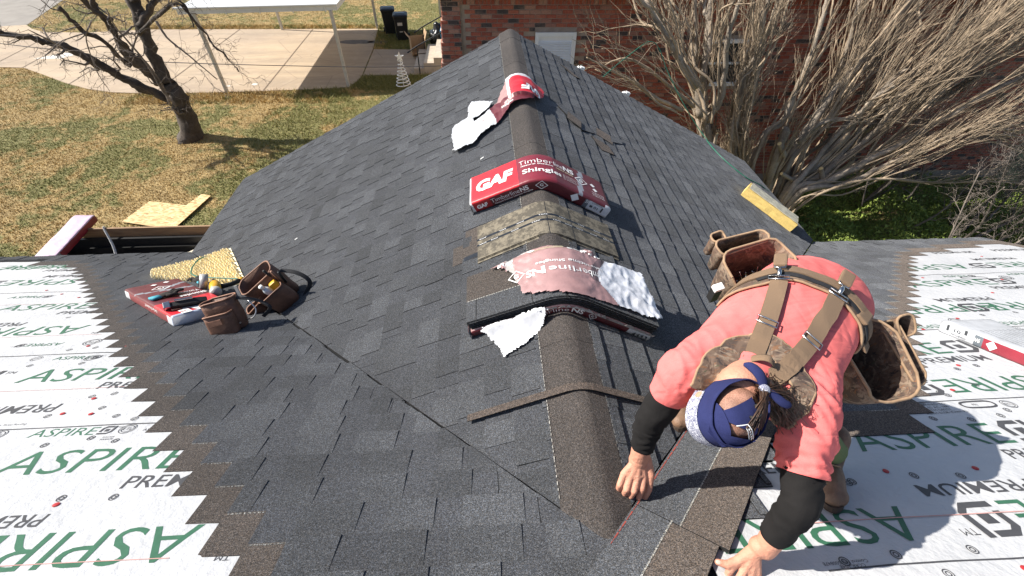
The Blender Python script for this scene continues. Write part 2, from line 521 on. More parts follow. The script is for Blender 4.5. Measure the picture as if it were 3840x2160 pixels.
# --- strips of shingle folded over the gable ridge
def fold(d, h, y, r=.07):
    """cross-section over the ridge: d = distance along the surface from the crest (negative = left)"""
    a = abs(d); sg = -1 if d < 0 else 1
    arc = r * TH                      # arc length on each side
    if a < arc:
        an = a / r
        x, z = r * math.sin(an), -r / CT + r * math.cos(an) - 0.0
        nx, nz = math.sin(an), math.cos(an)
    else:
        x = r * ST + (a - arc) * CT; z = -r / CT + r * CT - (a - arc) * ST
        nx, nz = ST, CT
    return Vector((sg * (x + nx * h), y, z + nz * h))
def sheet(name, parent, d0, d1, y0, y1, h, th, mat, nd=18, cols=None, r=.07, ny=1, lift=None):
    """folded strip with thickness; lift(d,y) adds height; several rows in y"""
    rows = ny + 1; n1 = nd + 1
    V, F, Cc = [], [], []
    for lay in (h + th, h):
        for j in range(rows):
            y = y0 + (y1 - y0) * j / ny
            for i in range(n1):
                dd = d0 + (d1 - d0) * i / nd
                V.append(fold(dd, lay + (lift(dd, y) if lift else 0), y, r))
    L = rows * n1
    for j in range(ny):
        for i in range(nd):
            a = j * n1 + i
            F.append((a, a + 1, a + 1 + n1, a + n1)); Cc.append(cols((d0 + (d1 - d0) * (i + .5) / nd), 0) if cols else BROWN)
            F.append((L + a, L + a + n1, L + a + n1 + 1, L + a + 1)); Cc.append(EDGE)
    for i in range(nd):
        F.append((i + 1, i, L + i, L + i + 1)); Cc.append(EDGE)
        a = ny * n1 + i; F.append((a, a + 1, L + a + 1, L + a)); Cc.append(EDGE)
    for j in range(ny):
        a = j * n1; F.append((a, a + n1, L + a + n1, L + a)); Cc.append(EDGE)
        a = j * n1 + nd; F.append((a + n1, a, L + a, L + a + n1)); Cc.append(EDGE)
    return mk(name, V, F, mat, parent, False, Cc)
ridge_y = [-.0, .87, 1.86, 2.86, 3.86, 4.75, 5.62, 5.93]
for i in range(7):
    y0, y1 = ridge_y[i], ridge_y[i + 1] + .05
    # the strip nearest the camera is trimmed to a point by both valleys
    n = 18; mbv = []
    o = sheet('ridge_strip', house, -.150, .118, y0 if i else .0, y1, [.012, .0135, .012, .0135, .012, .0135, .016][i], .003, M_SH, 24, (lambda d, y: jit((.070, .060, .054), .02)), r=.07)
    if i == 0:                                   # cut the near corners along the valleys
        bm = bmesh.new(); bm.from_mesh(o.data)
        for nx in (1, -1):
            bmesh.ops.bisect_plane(bm, geom=bm.verts[:] + bm.edges[:] + bm.faces[:], plane_co=(0, -.01, 0), plane_no=(nx, -1, 0), clear_outer=True)
        bm.to_mesh(o.data); bm.free()
# white dotted edge of the ridge strips
M_DASH = simple('white_seal_dots', (0.27, 0.26, 0.235), 0.7, 0.2, 200)
for sd in (-.147, .115):
    mb = MB(); rr = random.Random(int(sd * 1000)); y = .17
    while y < 5.9:
        w = rr.uniform(.004, .016); k = rr.uniform(.001, .0022)
        mb.add([fold(sd - k, .0215, y, .07), fold(sd + k, .0215, y, .07), fold(sd + k, .0215, y + w, .07), fold(sd - k, .0215, y + w, .07)], [(0, 1, 2, 3)])
        y += w + rr.uniform(.002, .018)
    mb.build('seal_dot_line', M_DASH, house)

# --- starter strips along the main eaves, drip edges, fascia and walls
mb = MB()
slab(mb, [(XL, U0 - ULe - .03), (-WL + .0, U0 - ULe - .03), (-WL, U0 - ULe + .16), (XL, U0 - ULe + .16)], lambda t: .0035, lambda t: -.004, GREY)
mk('starter_strip', [FR_A[0] + FR_A[1] * a + FR_A[2] * b + FR_A[3] * c for a, b, c in mb.v], mb.f, M_SH, slopeA, False, mb.c)
mb = MB()
slab(mb, [(XR - .16, U0 - URe - .02), (XR + .02, U0 - URe - .02), (XR + .02, U0 - UT), (XR - .16, U0 - UT)], lambda t: .0060, lambda t: -.004, BROWN)
mk('starter_strip', [FR_A[0] + FR_A[1] * a + FR_A[2] * b + FR_A[3] * c for a, b, c in mb.v], mb.f, M_SH, slopeA, False, mb.c)
def board(name, p, q, w, h, mat):
    """board below an edge from p to q"""
    p, q = Vector(p), Vector(q); t = (q - p).normalized(); s = t.cross(Vector((0, 0, 1))).normalized()
    v = [a + s * x + Vector((0, 0, z)) for a in (p, q) for x in (0, w) for z in (-h, 0)]
    return mk(name, v, [(0, 1, 3, 2), (4, 6, 7, 5), (0, 4, 5, 1), (2, 3, 7, 6), (0, 2, 6, 4), (1, 5, 7, 3)], mat, house)
dz = -.03
board('fascia', (XL, WL - .02, -WL / 2 + dz), (-WL, WL - .02, -WL / 2 + dz), .02, .15, M_TRIM)
board('fascia', (WR, WR - .02, -WR / 2 + dz), (XR, WR - .02, -WR / 2 + dz), .02, .15, M_TRIM)
board('fascia', (-WL + .01, WL, -WL / 2 + dz), (-WL + .01, LG - .02, -WL / 2 + dz), .02, .15, M_TRIM)
board('fascia', (WR - .03, WR, -WR / 2 + dz), (WR - .03, LG - .02, -WR / 2 + dz), .02, .15, M_TRIM)
board('rake_board', (-WL, LG - .0, -WL / 2 + dz), (0, LG - .0, dz), .02, .15, M_TRIM)
board('rake_board', (0, LG - .0, dz), (WR, LG - .0, -WR / 2 + dz), .02, .15, M_TRIM)
mk('wall', [(XL + .3, -6, GZ), (XL + .3, WL - .5, GZ), (-WL + .5, WL - .5, GZ), (-WL + .5, LG - .4, GZ), (0, LG - .4, GZ), (WR - .5, LG - .4, GZ), (WR - .5, WR - .5, GZ), (XR - .3, WR - .5, GZ), (XR - .3, -6, GZ),
            (XL + .3, -6, -2.4), (XL + .3, WL - .5, -2.2), (-WL + .5, WL - .5, -2.2), (-WL + .5, LG - .4, -2.2), (0, LG - .4, -.08), (WR - .5, LG - .4, -2.1), (WR - .5, WR - .5, -2.1), (XR - .3, WR - .5, -2.1), (XR - .3, -6, -2.4)],
   [(i, i + 1, i + 10, i + 9) for i in range(8)], M_STUCCO, house)
# ================================================================== white roofing membrane with its printed lettering
t = NT('white_membrane')
n = t.noise(3.0, 4, .6); n2 = t.noise(55, 4, .7); w = t.noise(26, 3, .6, t.mapped(t.pos(), (1, 1, 1)))
t.color(t.mix(t.ramp(n, [(.3, 0), (.7, 1)]), (.53, .533, .54), (.45, .457, .47))).rough(.55).set(Specular_IOR_Level=.35)
t.bump(t.math('ADD', t.math('MULTIPLY', n2, .12), w), .7, .009)
M_MEM = t.m
M_INKG = simple('green_print', (.036, .125, .072), .55, .12, 30)
M_INKK = simple('dark_grey_print', (.06, .06, .065), .55, .15, 30)
M_INKR = simple('faint_red_print', (.55, .30, .27), .6, .1, 30)
M_CAPR = simple('red_cap_nail', (.40, .03, .032), .4, .1, 30)

def mem_h(x, u):
    tt = (interp(TIPL, u) - x) if x < 0 else (x - interp(TIPR, u))
    k = max(0.0, min(1.0, tt / .16))
    return .0015 + (mem_raw(x, u) - .0015) * k
def mem_raw(x, u):
    p = Vector((x * 1.6, u * 2.3, .3))
    return .0050 + .0034 * mnoise.noise(p * 1.4) + .0022 * (1 - 2 * abs(mnoise.noise(Vector((x * 2.2 + u * 3.1, u * 2.0 - x * .8, 2.0)))))
def membrane_sheet(parent, xa, xb, ua, ub, lift, trim, tw=.22):
    """one roll: a gently rippled sheet with thickness; trim(x,u) hides it under the shingles"""
    nx, nu = max(2, int((xb - xa) / .06)), max(2, int((ub - ua) / .06))
    idx = {}; V = []; F = []
    def vert(i, j):
        if (i, j) not in idx:
            x = xa + (xb - xa) * i / nx; u = ua + (ub - ua) * j / nu
            m = trim(x, u)
            idx[(i, j)] = len(V); V.append(onA(x, u, lift + mem_h(x, u) if m > .05 else min(.0032, lift + mem_h(x, u))))
        return idx[(i, j)]
    for i in range(nx):
        for j in range(nu):
            x = xa + (xb - xa) * (i + .5) / nx; u = ua + (ub - ua) * (j + .5) / nu
            if trim(x, u) < -tw: continue
            F.append((vert(i, j), vert(i + 1, j), vert(i + 1, j + 1), vert(i, j + 1)))
    return mk('membrane_roll', V, F, M_MEM, parent, True)
# how far a point lies outside the shingled field (positive = bare membrane)
trimL = lambda x, u: interp(TIPL, u) - x
trimR = lambda x, u: x - interp(TIPR, u)
memL = empty('roofing_membrane', (-5, 2, -1.0), 'white printed roofing membrane on the left of the main slope', 'roofing membrane', 'membrane sheets on the main slope')
memR = empty('roofing_membrane', (3, 1, -.5), 'white printed roofing membrane on the right, under the worker', 'roofing membrane', 'membrane sheets on the main slope')
for a, b in ((-.03, .836), (.836, 1.68), (1.68, 3.10), (3.10, 4.52)):
    membrane_sheet(memL, XL + .1, -.9 - a * .9, a - (.03 if a > 0 else 1.3), b, .0 if b != .836 else .0005, trimL)
for a, b in ((-.15, .70), (.70, 1.537), (1.537, 2.75), (2.75, 4.13)):
    membrane_sheet(memR, .3 + max(0, a) * .95, XR - .14, a - (.03 if a > -.1 else 0), b, .0, trimR, .75)
membrane_sheet(memR, .1, XR - .14, -1.6, -.15, .0012, trimR)

def lay_text(parent, s, x, u, cap, mat, rot=False, width=None, bold=-.004, name='lettering', trim=None, lift=.0014):
    """print on the membrane; x,u = start of the baseline; upright text reads from up-slope, rot turns it 180 degrees"""
    v, f, w = text2d(s, bold)
    sx = cap if width is None else width / w
    V, F = cut_mesh([(p[0] * sx, p[1] * cap) for p in v], f, 0, .05)
    sg = -1 if rot else 1
    out = []
    for a, b in V:
        X, U = x + sg * a, u + sg * b
        out.append(onA(X, U, mem_h(X, U) + lift))
    return mk(name, out, F, mat, parent)
def lay_poly(parent, pts, mat, name, lift=.0022):
    return mk(name, [onA(a, b, mem_h(a, b) + lift) for a, b in pts], [tuple(range(len(pts)))], mat, parent)
def lay_band(parent, pts, w, mat, name, closed=False, lift=.0022):
    """constant-width printed line through (x,u) points"""
    V, F = [], []
    n = len(pts)
    for i, p in enumerate(pts):
        a = Vector(pts[i - 1] if (i or closed) else p); b = Vector(pts[(i + 1) % n] if (i < n - 1 or closed) else p)
        tt = (b - a).normalized(); s = Vector((-tt.y, tt.x)) * w / 2
        for q in (Vector(p) - s, Vector(p) + s): V.append(onA(q.x, q.y, mem_h(q.x, q.y) + lift))
    m = n if closed else n - 1
    for i in range(m): k = (i + 1) % n; F.append((2 * i, 2 * k, 2 * k + 1, 2 * i + 1))
    return mk(name, V, F, mat, parent)
def logo(parent, x, u, s, rot=False):
    """printed mark: an open bracketed frame round a square; x,u = start of baseline, s = height"""
    sg = -1 if rot else 1
    P = lambda a, b: (x + sg * a * s, u + sg * b * s)
    b = .17
    for poly in ([(.0, .0), (.72, .0), (1.0, .28), (1.0, 1.0), (1 - b, 1.0), (1 - b, .33), (.67, b), (0, b)],
                 [(.0, .30), (b, .30), (b, .70), (.30, 1 - b), (.74, 1 - b), (.74, 1.0), (.24, 1.0), (.0, .76)]):
        # split into quads along the band so the concave shape fills correctly
        m = len(poly) // 2
        V = [onA(*P(*q), mem_h(*P(*q)) + .0022) for q in poly]
        F = [(i, i + 1, len(poly) - 2 - i, len(poly) - 1 - i) for i in range(m - 1)] if poly[0] == (.0, .0) else None
        if F is None:
            V = [onA(*P(*q), mem_h(*P(*q)) + .0022) for q in [(0, .30), (b, .30), (b, .70), (0, .76), (.30, 1 - b), (.24, 1.0), (.74, 1 - b), (.74, 1.0)]]
            F = [(0, 1, 2, 3), (3, 2, 4, 5), (5, 4, 6, 7)]
        mk('logo_frame', V, F, M_INKK, parent)
    lay_poly(parent, [P(.34, .34), (P(.64, .34)), P(.64, .64), P(.34, .64)], M_INKK, 'logo_square')
def aspire(parent, x, u, cap, rot=False, full=True, tm=True):
    sg = -1 if rot else 1
    w = cap * 4.75
    lay_text(parent, 'ASPIRE', x, u, cap, M_INKG, rot, w)
    if full:
        logo(parent, x + sg * (w + cap * .22), u, cap * 1.0, rot)
        if tm: lay_text(parent, 'TM', x + sg * (w + cap * 1.32), u + sg * cap * .72, cap * .2, M_INKK, rot)
def premium(parent, x, u, cap, rot=False): lay_text(parent, 'PREMIUM', x, u, cap, M_INKK, rot, cap * 5.9, .006)
def ring(parent, x, u, r=.014):
    for rr in (r, r * .5):
        lay_band(parent, [(x + rr * math.cos(k * math.pi / 7), u + rr * 1.1 * math.sin(k * math.pi / 7)) for k in range(14)], .0035, M_INKK, 'nail_ring', True)
def capnail(parent, x, u):
    m = MB(); c = onA(x, u, mem_h(x, u) + .001); nn = FR_A[3]
    m.tube([c, c + nn * .003, c + nn * .0045], [.0112, .0112, .005], 12); m.build('cap_nail', M_CAPR, parent)

# ---- left rolls (x and distance down the slope measured on the roof)
L_ = memL
aspire(L_, -2.475, .490, .163); premium(L_, -1.865, .381, .073)
aspire(L_, -1.415, .178, .160, True); premium(L_, -2.02, .268, .062, True)
lay_text(L_, 'TM', -1.255, .046, .026, M_INKK, True)
aspire(L_, -3.62, .490, .163); premium(L_, -3.02, .381, .073); aspire(L_, -2.52, .178, .160, True)
aspire(L_, -2.56, .755, .062); aspire(L_, -3.12, .755, .062)
premium(L_, -2.64, 1.045, .078, True)
aspire(L_, -3.14, 1.303, .163); aspire(L_, -4.30, 1.303, .163)
premium(L_, -2.60, 1.195, .075)
aspire(L_, -3.18, 1.588, .047); aspire(L_, -3.85, 1.588, .047)
aspire(L_, -3.34, 1.872, .05, True)
aspire(L_, -3.42, 2.193, .172, True); aspire(L_, -4.55, 2.193, .172, True); premium(L_, -3.98, 2.30, .075, True)
lay_text(L_, 'TM', -3.24, 2.05, .03, M_INKK, True)
premium(L_, -3.92, 2.463, .075); aspire(L_, -4.53, 2.590, .155); aspire(L_, -5.70, 2.590, .155); premium(L_, -5.1, 2.463, .075)
aspire(L_, -4.75, 2.93, .06); aspire(L_, -4.0, 2.93, .06)
aspire(L_, -4.33, 3.545, .20, True); premium(L_, -4.55, 3.72, .09, True); aspire(L_, -5.6, 3.545, .2, True)
aspire(L_, -5.9, 4.0, .17); aspire(L_, -5.15, 4.20, .17, True, False); premium(L_, -5.3, 3.88, .08, False); aspire(L_, -7.1, 4.0, .17)
for u in (.833, 1.677, 3.098): lay_band(L_, [(XL + .3 + k * .25, u - .004 + .004 * math.sin(k * 1.7)) for k in range(int((-.6 - u * 1.02 - XL) / .25))], .007, M_INKK, 'lap_line')
for u in (1.208, .044, 2.0, 2.75): lay_band(L_, [(XL + .3 + k * .25, u + .006 * math.sin(k)) for k in range(int((-1.35 - u * .95 - XL) / .25))], .0032, M_INKR, 'chalk_line', lift=.0026)
# small certification seals
def seal(parent, x, u, r, rot=False):
    for rr in (r, r * .72):
        lay_band(parent, [(x + rr * math.cos(k * math.pi / 10), u + rr * math.sin(k * math.pi / 10)) for k in range(20)], r * .09, M_INKK, 'seal_ring', True)
    lay_text(parent, 'ETL', x + (-r * .55 if not rot else r * .55), u + (-r * .25 if not rot else r * .25), r * .55, M_INKK, rot)
seal(L_, -2.13, .79, .035); seal(L_, -2.72, .79, .035); seal(L_, -2.95, 1.60, .035); seal(L_, -3.15, 1.86, .05, True); seal(L_, -3.3, 1.62, .03); seal(L_, -3.75, 2.88, .05)
lay_text(L_, 'ASTM E108 (Class A)', -2.05, .77, .018, M_INKK)
lay_text(L_, 'Intertek', -2.20, .728, .012, M_INKK); lay_text(L_, '5008478', -2.20, .710, .012, M_INKK)
lay_text(L_, 'by Tarco Roofing', -2.80, .865, .014, M_INKK)
rr = random.Random(3)
for (x, u) in [(-2.05, .345), (-1.85, .335), (-2.32, .31), (-2.62, .93), (-2.40, .985), (-2.27, .905), (-2.16, .875), (-2.25, .73), (-2.42, .69), (-2.12, .70), (-3.05, 1.76), (-3.2, 1.74), (-2.85, 1.74), (-2.95, 1.53), (-3.25, 1.52), (-2.45, 1.13), (-2.55, 1.11), (-3.4, 2.34), (-3.75, 2.38), (-3.95, 2.85), (-3.7, 2.8), (-1.5, -.05), (-1.75, -.02), (-3.6, .9), (-3.4, .35), (-2.95, .95)]:
    ring(L_, x, u)
for (x, u) in [(-2.04, .262 + .05), (-1.79, .318), (-2.56, .945), (-2.66, .93), (-2.41, .93), (-2.16, .925), (-2.52, 1.085), (-2.75, 1.07), (-3.12, 1.79), (-3.35, 1.80), (-2.86, 1.77), (-3.55, 1.82), (-3.28, 2.36), (-3.85, 2.40), (-4.1, 2.9), (-3.8, 2.86), (-4.35, 3.02), (-4.7, 3.5), (-4.6, 3.15), (-5.0, 3.3), (-3.3, .3), (-3.0, .33), (-3.6, .93), (-5.2, 3.9)][::2]:
    capnail(L_, x, u)

# ---- right rolls
R_ = memR
aspire(R_, 1.20, .370, .150); premium(R_, 1.776, .274, .061); premium(R_, .62, .274, .061)
lay_text(R_, 'PREMIUM', 1.684, .166, .060, M_INKK, True, .455, .008)
aspire(R_, 1.075, .072, .150, True, tm=False); aspire(R_, 2.16, .072, .150, True)
aspire(R_, 2.34, .370, .150); premium(R_, 2.86, .166, .06, True); aspire(R_, 3.2, .072, .15, True)
aspire(R_, 1.67, 1.19, .172); premium(R_, 2.19, 1.082, .072)
aspire(R_, 2.85, 1.19, .172); premium(R_, 3.4, 1.082, .072)
aspire(R_, 2.75, .905, .15, True); premium(R_, 2.95, .80, .06, True); aspire(R_, 3.9, .905, .15, True)
aspire(R_, 2.85, 1.62, .06, True); aspire(R_, 3.55, 1.62, .06, True)
aspire(R_, 3.62, 1.985, .17, True, False); aspire(R_, 4.32, 1.985, .17, True); premium(R_, 3.75, 2.12, .08, True); premium(R_, 4.9, 2.12, .08, True)
aspire(R_, 3.42, 2.42, .17); premium(R_, 4.05, 2.29, .08); aspire(R_, 4.65, 2.42, .17)
aspire(R_, 3.95, 2.66, .055); aspire(R_, 4.6, 2.66, .055); aspire(R_, 5.2, 2.66, .055)
aspire(R_, 4.55, 3.10, .19, True, False); aspire(R_, 5.75, 3.10, .19, True); premium(R_, 5.35, 3.28, .08, True); premium(R_, 4.75, 3.52, .08, False); premium(R_, 5.5, 3.55, .08, False)
lay_text(R_, 'CERTIFIED TO:', 1.745, .672, .017, M_INKK); lay_text(R_, 'ICC-ES AC 188', 1.735, .648, .017, M_INKK); lay_text(R_, 'ASTM D8257', 1.745, .624, .017, M_INKK); lay_text(R_, 'ASTM E108 (Class A)', 1.725, .600, .017, M_INKK)
lay_text(R_, 'Control No. 5008478', .795, -.122, .012, M_INKK, True); lay_text(R_, 'CCRR-1048', .775, -.136, .012, M_INKK, True)
lay_text(R_, 'CERTIFIED TO:', 3.15, 1.50, .018, M_INKK); lay_text(R_, 'ICC-ES AC 188', 3.15, 1.475, .018, M_INKK); lay_text(R_, 'ASTM D8257', 3.15, 1.45, .018, M_INKK)
def oval(parent, x, u, a, b):
    lay_band(parent, [(x + a * math.copysign(abs(math.cos(k * math.pi / 12)) ** .5, math.cos(k * math.pi / 12)), u + b * math.copysign(abs(math.sin(k * math.pi / 12)) ** .7, math.sin(k * math.pi / 12))) for k in range(24)], .011, M_INKK, 'oval_mark', True)
oval(R_, 2.04, .655, .085, .026); oval(R_, 2.85, 1.50, .10, .03); oval(R_, 4.2, 2.62, .12, .035); seal(R_, 2.19, .645, .032); seal(R_, 2.32, 1.46, .04); seal(R_, 3.0, 1.66, .045); seal(R_, 4.5, 2.60, .05); seal(R_, 2.6, 1.68, .04)
lay_text(R_, 'PRI', 2.01, .648, .016, M_INKK)
for u in (.70, 1.535, 2.748, -.152): lay_band(R_, [(.75 + max(u, -.1) * 1.02 + k * .2, u + .004 * math.sin(k * 1.3)) for k in range(int((XR - 1.0 - u * 1.02) / .2))], .006, M_INKK, 'lap_line')
lay_band(R_, [(.62 + k * .2, .026 - .002 * k) for k in range(12)], .004, M_INKR, 'chalk_line', lift=.0028)
for (x, u) in [(1.28, .215), (1.01, .10 + .1), (1.46, .2), (.99, .195), (1.72, .57), (1.88, .54), (2.05, .56), (.90, -.115), (1.16, -.115), (.72, -.125), (2.13, .60), (2.3, 1.0), (2.45, 1.03), (2.22, .83), (1.97, .78), (2.75, 1.40), (3.3, 1.75), (3.6, 1.78), (1.55, .74), (2.5, 1.62), (4.3, 2.55), (1.98, .75), (1.35, -.13), (1.0, -.19)]:
    ring(R_, x, u)
for (x, u) in [(1.19, .245), (1.56, .235), (2.05, .79), (1.95, .755), (2.35, 1.04), (2.50, 1.21), (2.64, 1.55), (3.2, 1.79), (3.05, 1.70), (3.45, 1.72), (3.9, 2.2), (4.1, 2.57), (4.4, 2.55), (4.8, 2.53), (3.75, 2.68), (4.6, 3.3), (5.1, 3.35), (5.4, 3.2), (1.25, -.19), (1.05, -.2), (2.3, .25)][::2] + [(1.56, .235)]:
    capnail(R_, x, u)
# ================================================================== ground, driveway, street, grass
def lawn_color(t, scale=1.0):
    n1 = t.noise(.42, 4, .6); n2 = t.noise(3.1, 4, .7); n3 = t.noise(17, 3, .7)
    cc = t.mix(t.ramp(n2, [(.3, 0), (.7, 1)]), (.52, .365, .145), (.30, .20, .075))
    gm = t.math('ADD', t.math('MULTIPLY', n1, .7), t.math('MULTIPLY', n2, .42))
    sx = t.new('ShaderNodeSeparateXYZ'); t.link(t.pos(), sx.inputs[0])
    side = t.math('MULTIPLY', t.math('ADD', sx.outputs[0], 9.0), .010)          # greener near the houses
    gm = t.math('ADD', gm, t.math('MAXIMUM', t.math('MINIMUM', side, .09), -.03))
    cc = t.mix(t.ramp(gm, [(.53, 0), (.59, .95)]), cc, (.125, .150, .029))
    return t.mix(t.ramp(n3, [(.35, 0), (.65, .45)]), cc, (.50, .39, .20))
t = NT('lawn_soil'); c = lawn_color(t)
n = t.noise(30, 3, .7)
t.color(t.mix(t.ramp(n, [(.3, 0), (.7, .45)]), c, (.14, .10, .05))).rough(.95).bump(n, .7, .06)
M_LAWN = t.m
t = NT('grass_blade'); c = lawn_color(t)
n = t.noise(60, 2)
t.color(t.mix(1.0, c, t.ramp(n, [(.3, .80), (.7, 1.25)]), 'MULTIPLY')).rough(.8).set(Specular_IOR_Level=.2)
M_GRASS = t.m
t = NT('driveway_concrete')
n1 = t.noise(.35, 5, .6); n2 = t.noise(2.2, 5, .65); n3 = t.noise(60, 3)
st = t.noise(1.0, 4, .6, t.mapped(t.pos(), (.12, 1.2, 1)))
c = t.mix(t.ramp(n1, [(.35, 0), (.65, 1)]), (.50, .385, .26), (.39, .30, .215))
c = t.mix(t.ramp(st, [(.45, 0), (.68, .65)]), c, (.25, .20, .15))
c = t.mix(t.ramp(n2, [(.5, 0), (.8, .4)]), c, (.55, .45, .34))
crack = t.ramp(t.voro(.55, t.mapped(t.pos(), (1, 1, 1)), 'DISTANCE_TO_EDGE'), [(.0, .55), (.012, 0)])
c = t.mix(crack, c, (.17, .13, .10))
t.color(t.mix(t.ramp(n3, [(.3, 0), (.7, .22)]), c, (.25, .2, .15))).rough(.9).bump(n3, .2, .01)
M_CONC = t.m
M_STREET = simple('street_asphalt', (.27, .245, .215), .9, .12, 1.5)
M_JOINT = simple('joint_dirt', (.16, .12, .085), .95, .3, 12)
M_PATCH = simple('white_concrete_patch', (.66, .61, .54), .85, .08, 6)

g = mk('ground', [(-150, -60, GZ), (150, -60, GZ), (150, 200, GZ), (-150, 200, GZ)], [(0, 1, 2, 3)], M_LAWN)
tag(g, kind='structure')
def flat(name, pts, z, mat, parent=None, kind='structure'):
    n = len(pts); dz = .03
    v = [(x, y, z) for x, y in pts] + [(x, y, z - dz) for x, y in pts]
    o = mk(name, v, [tuple(range(n))] + [((i + 1) % n, i, n + i, n + (i + 1) % n) for i in range(n)], mat, parent)
    if kind: o['kind'] = kind
    return o
DRIVE = [(-30, 19.5), (-19.0, 18.92), (-18.06, 18.83), (-16.8, 18.05), (-15.48, 17.19), (-14.4, 16.62), (-13.36, 16.27), (-12.03, 16.12), (-9.48, 16.18), (-6.23, 16.41), (-5.24, 16.57), (-5.05, 17.16), (-4.99, 17.7), (-5.08, 20.92), (-5.33, 23.98), (-15.95, 23.95), (-18.56, 23.45), (-20.44, 23.57), (-21.3, 24.1), (-22.01, 24.77), (-24, 24.2), (-30, 23.0)]
drive = flat('driveway', DRIVE[::-1], GZ + .02, M_CONC)
flat('walkway', [(-5.04, 20.9), (-2.2, 20.75), (-2.2, 17.8), (-4.95, 17.72)], GZ + .016, M_CONC)
flat('street', [(-22.0, 24.8), (-22.67, 27.07), (-23.6, 30.2), (-27, 42), (-60, 42), (-60, 15), (-30, 18), (-30.0, 23.0), (-24, 24.2)][::-1], GZ + .008, M_STREET)
def strip2(name, a, b, w, z, mat, parent):
    a, b = Vector(a), Vector(b); s = (b - a).normalized(); s = Vector((-s.y, s.x)) * w / 2
    pts = [a - s, b - s, b + s, a + s]
    mk(name, [(p.x, p.y, z) for p in pts], [(0, 1, 2, 3)], mat, parent)
for a, b in [((-19.4, 18.95), (-19.85, 23.5)), ((-18.1, 18.85), (-18.3, 21.5)), ((-11.9, 16.15), (-11.8, 23.9)), ((-8.2, 16.3), (-8.4, 23.9)), ((-15.3, 17.1), (-15.6, 23.9))]:
    strip2('expansion_joint', a, b, .05, GZ + .0245, M_JOINT, drive)
mk('concrete_patch', [(x, y, GZ + .0245) for x, y in [(-18.39, 19.85), (-17.35, 19.85), (-16.9, 20.6), (-17.5, 20.7)]], [(0, 1, 2, 3)], M_PATCH, drive)

M_OIL = simple('oil_stain', (.115, .09, .07), .7, .3, 5)
for (cx, cy, a, b, sd) in ((-6.0, 21.9, .75, .30, 1), (-5.0, 21.9, .5, .22, 2), (-8.7, 16.9, .12, .10, 3), (-9.6, 16.75, .10, .07, 4)):
    mk('oil_stain', [(cx + a * math.cos(k * .2618) * (1 + .3 * mnoise.noise(Vector((k * .5, sd, 0)))), cy + b * math.sin(k * .2618) * (1 + .3 * mnoise.noise(Vector((k * .6, sd, 5)))), GZ + .024) for k in range(24)], [tuple(range(24))], M_OIL if sd < 3 else M_PATCH, drive)
def grass_patch(name, regions, per_m2, hmin, hmax, mat, seed, wmul=1.0, z=GZ, keep=None):
    rs = np.random.RandomState(seed)
    P = []
    for (x0, x1, y0, y1, dens) in regions:
        n = int((x1 - x0) * (y1 - y0) * per_m2 * dens)
        P.append(np.column_stack([rs.uniform(x0, x1, n), rs.uniform(y0, y1, n)]))
    P = np.vstack(P)
    # not on paving
    def inside(poly, P):
        c = np.zeros(len(P), bool); j = len(poly) - 1
        for i in range(len(poly)):
            xi, yi = poly[i]; xj, yj = poly[j]
            m = ((yi > P[:, 1]) != (yj > P[:, 1])) & (P[:, 0] < (xj - xi) * (P[:, 1] - yi) / (yj - yi + 1e-12) + xi)
            c ^= m; j = i
        return c
    m = ~inside(DRIVE, P) & ~inside([(-5.04, 20.9), (-2.2, 20.75), (-2.2, 17.8), (-4.95, 17.72)], P) & ~inside([(-22.0, 24.8), (-23.6, 30.2), (-27, 42), (-60, 42), (-60, 15), (-30, 18), (-30, 23), (-24, 24.2)], P)
    if keep is not None: m &= keep(P)
    P = P[m]; n = len(P)
    h = rs.uniform(hmin, hmax, n); w = rs.uniform(.006, .013, n) * wmul
    an = rs.uniform(0, 2 * np.pi, n); la = rs.uniform(0, 2 * np.pi, n); ln = h * rs.uniform(.3, 1.4, n)
    V = np.zeros((n, 3, 3))
    V[:, 0, 0] = P[:, 0] - np.cos(an) * w; V[:, 0, 1] = P[:, 1] - np.sin(an) * w
    V[:, 1, 0] = P[:, 0] + np.cos(an) * w; V[:, 1, 1] = P[:, 1] + np.sin(an) * w
    V[:, 2, 0] = P[:, 0] + np.cos(la) * ln; V[:, 2, 1] = P[:, 1] + np.sin(la) * ln
    V[:, :2, 2] = z - .005; V[:, 2, 2] = z + h
    me = bpy.data.meshes.new(name)
    me.vertices.add(n * 3); me.vertices.foreach_set('co', V.reshape(-1))
    me.loops.add(n * 3); me.loops.foreach_set('vertex_index', np.arange(n * 3, dtype=np.int32))
    me.polygons.add(n); me.polygons.foreach_set('loop_start', np.arange(0, n * 3, 3, dtype=np.int32))
    me.update(calc_edges=True); me.validate()
    me.materials.append(mat)
    o = bpy.data.objects.new(name, me); col.objects.link(o)
    return o
lg = grass_patch('lawn_grass', [(-14.5, -4, 6.6, 12.5, 1.0), (-20, -2.2, 12.5, 19.2, .8), (-6, -1.2, 16, 23, .8), (-24, 0, 23.3, 31, .45)], 1150, .018, .05, M_GRASS, 3)
tag(lg, 'patchy straw and green winter lawn grass', 'grass', kind='stuff')
eg = grass_patch('edge_grass', [(-16, -4.9, 23.9, 24.6, 1.6), (-12.5, -5.0, 15.2, 16.5, 1.0), (-5.2, -2.2, 16.3, 17.8, 1.3), (-5.4, -3.0, 20.9, 23.5, 1.0), (-7.5, -4.5, 9.5, 15.0, .25)], 500, .06, .15, M_GRASS, 5, 1.2)
tag(eg, 'longer green grass tufts along the driveway edges', 'grass', kind='stuff')
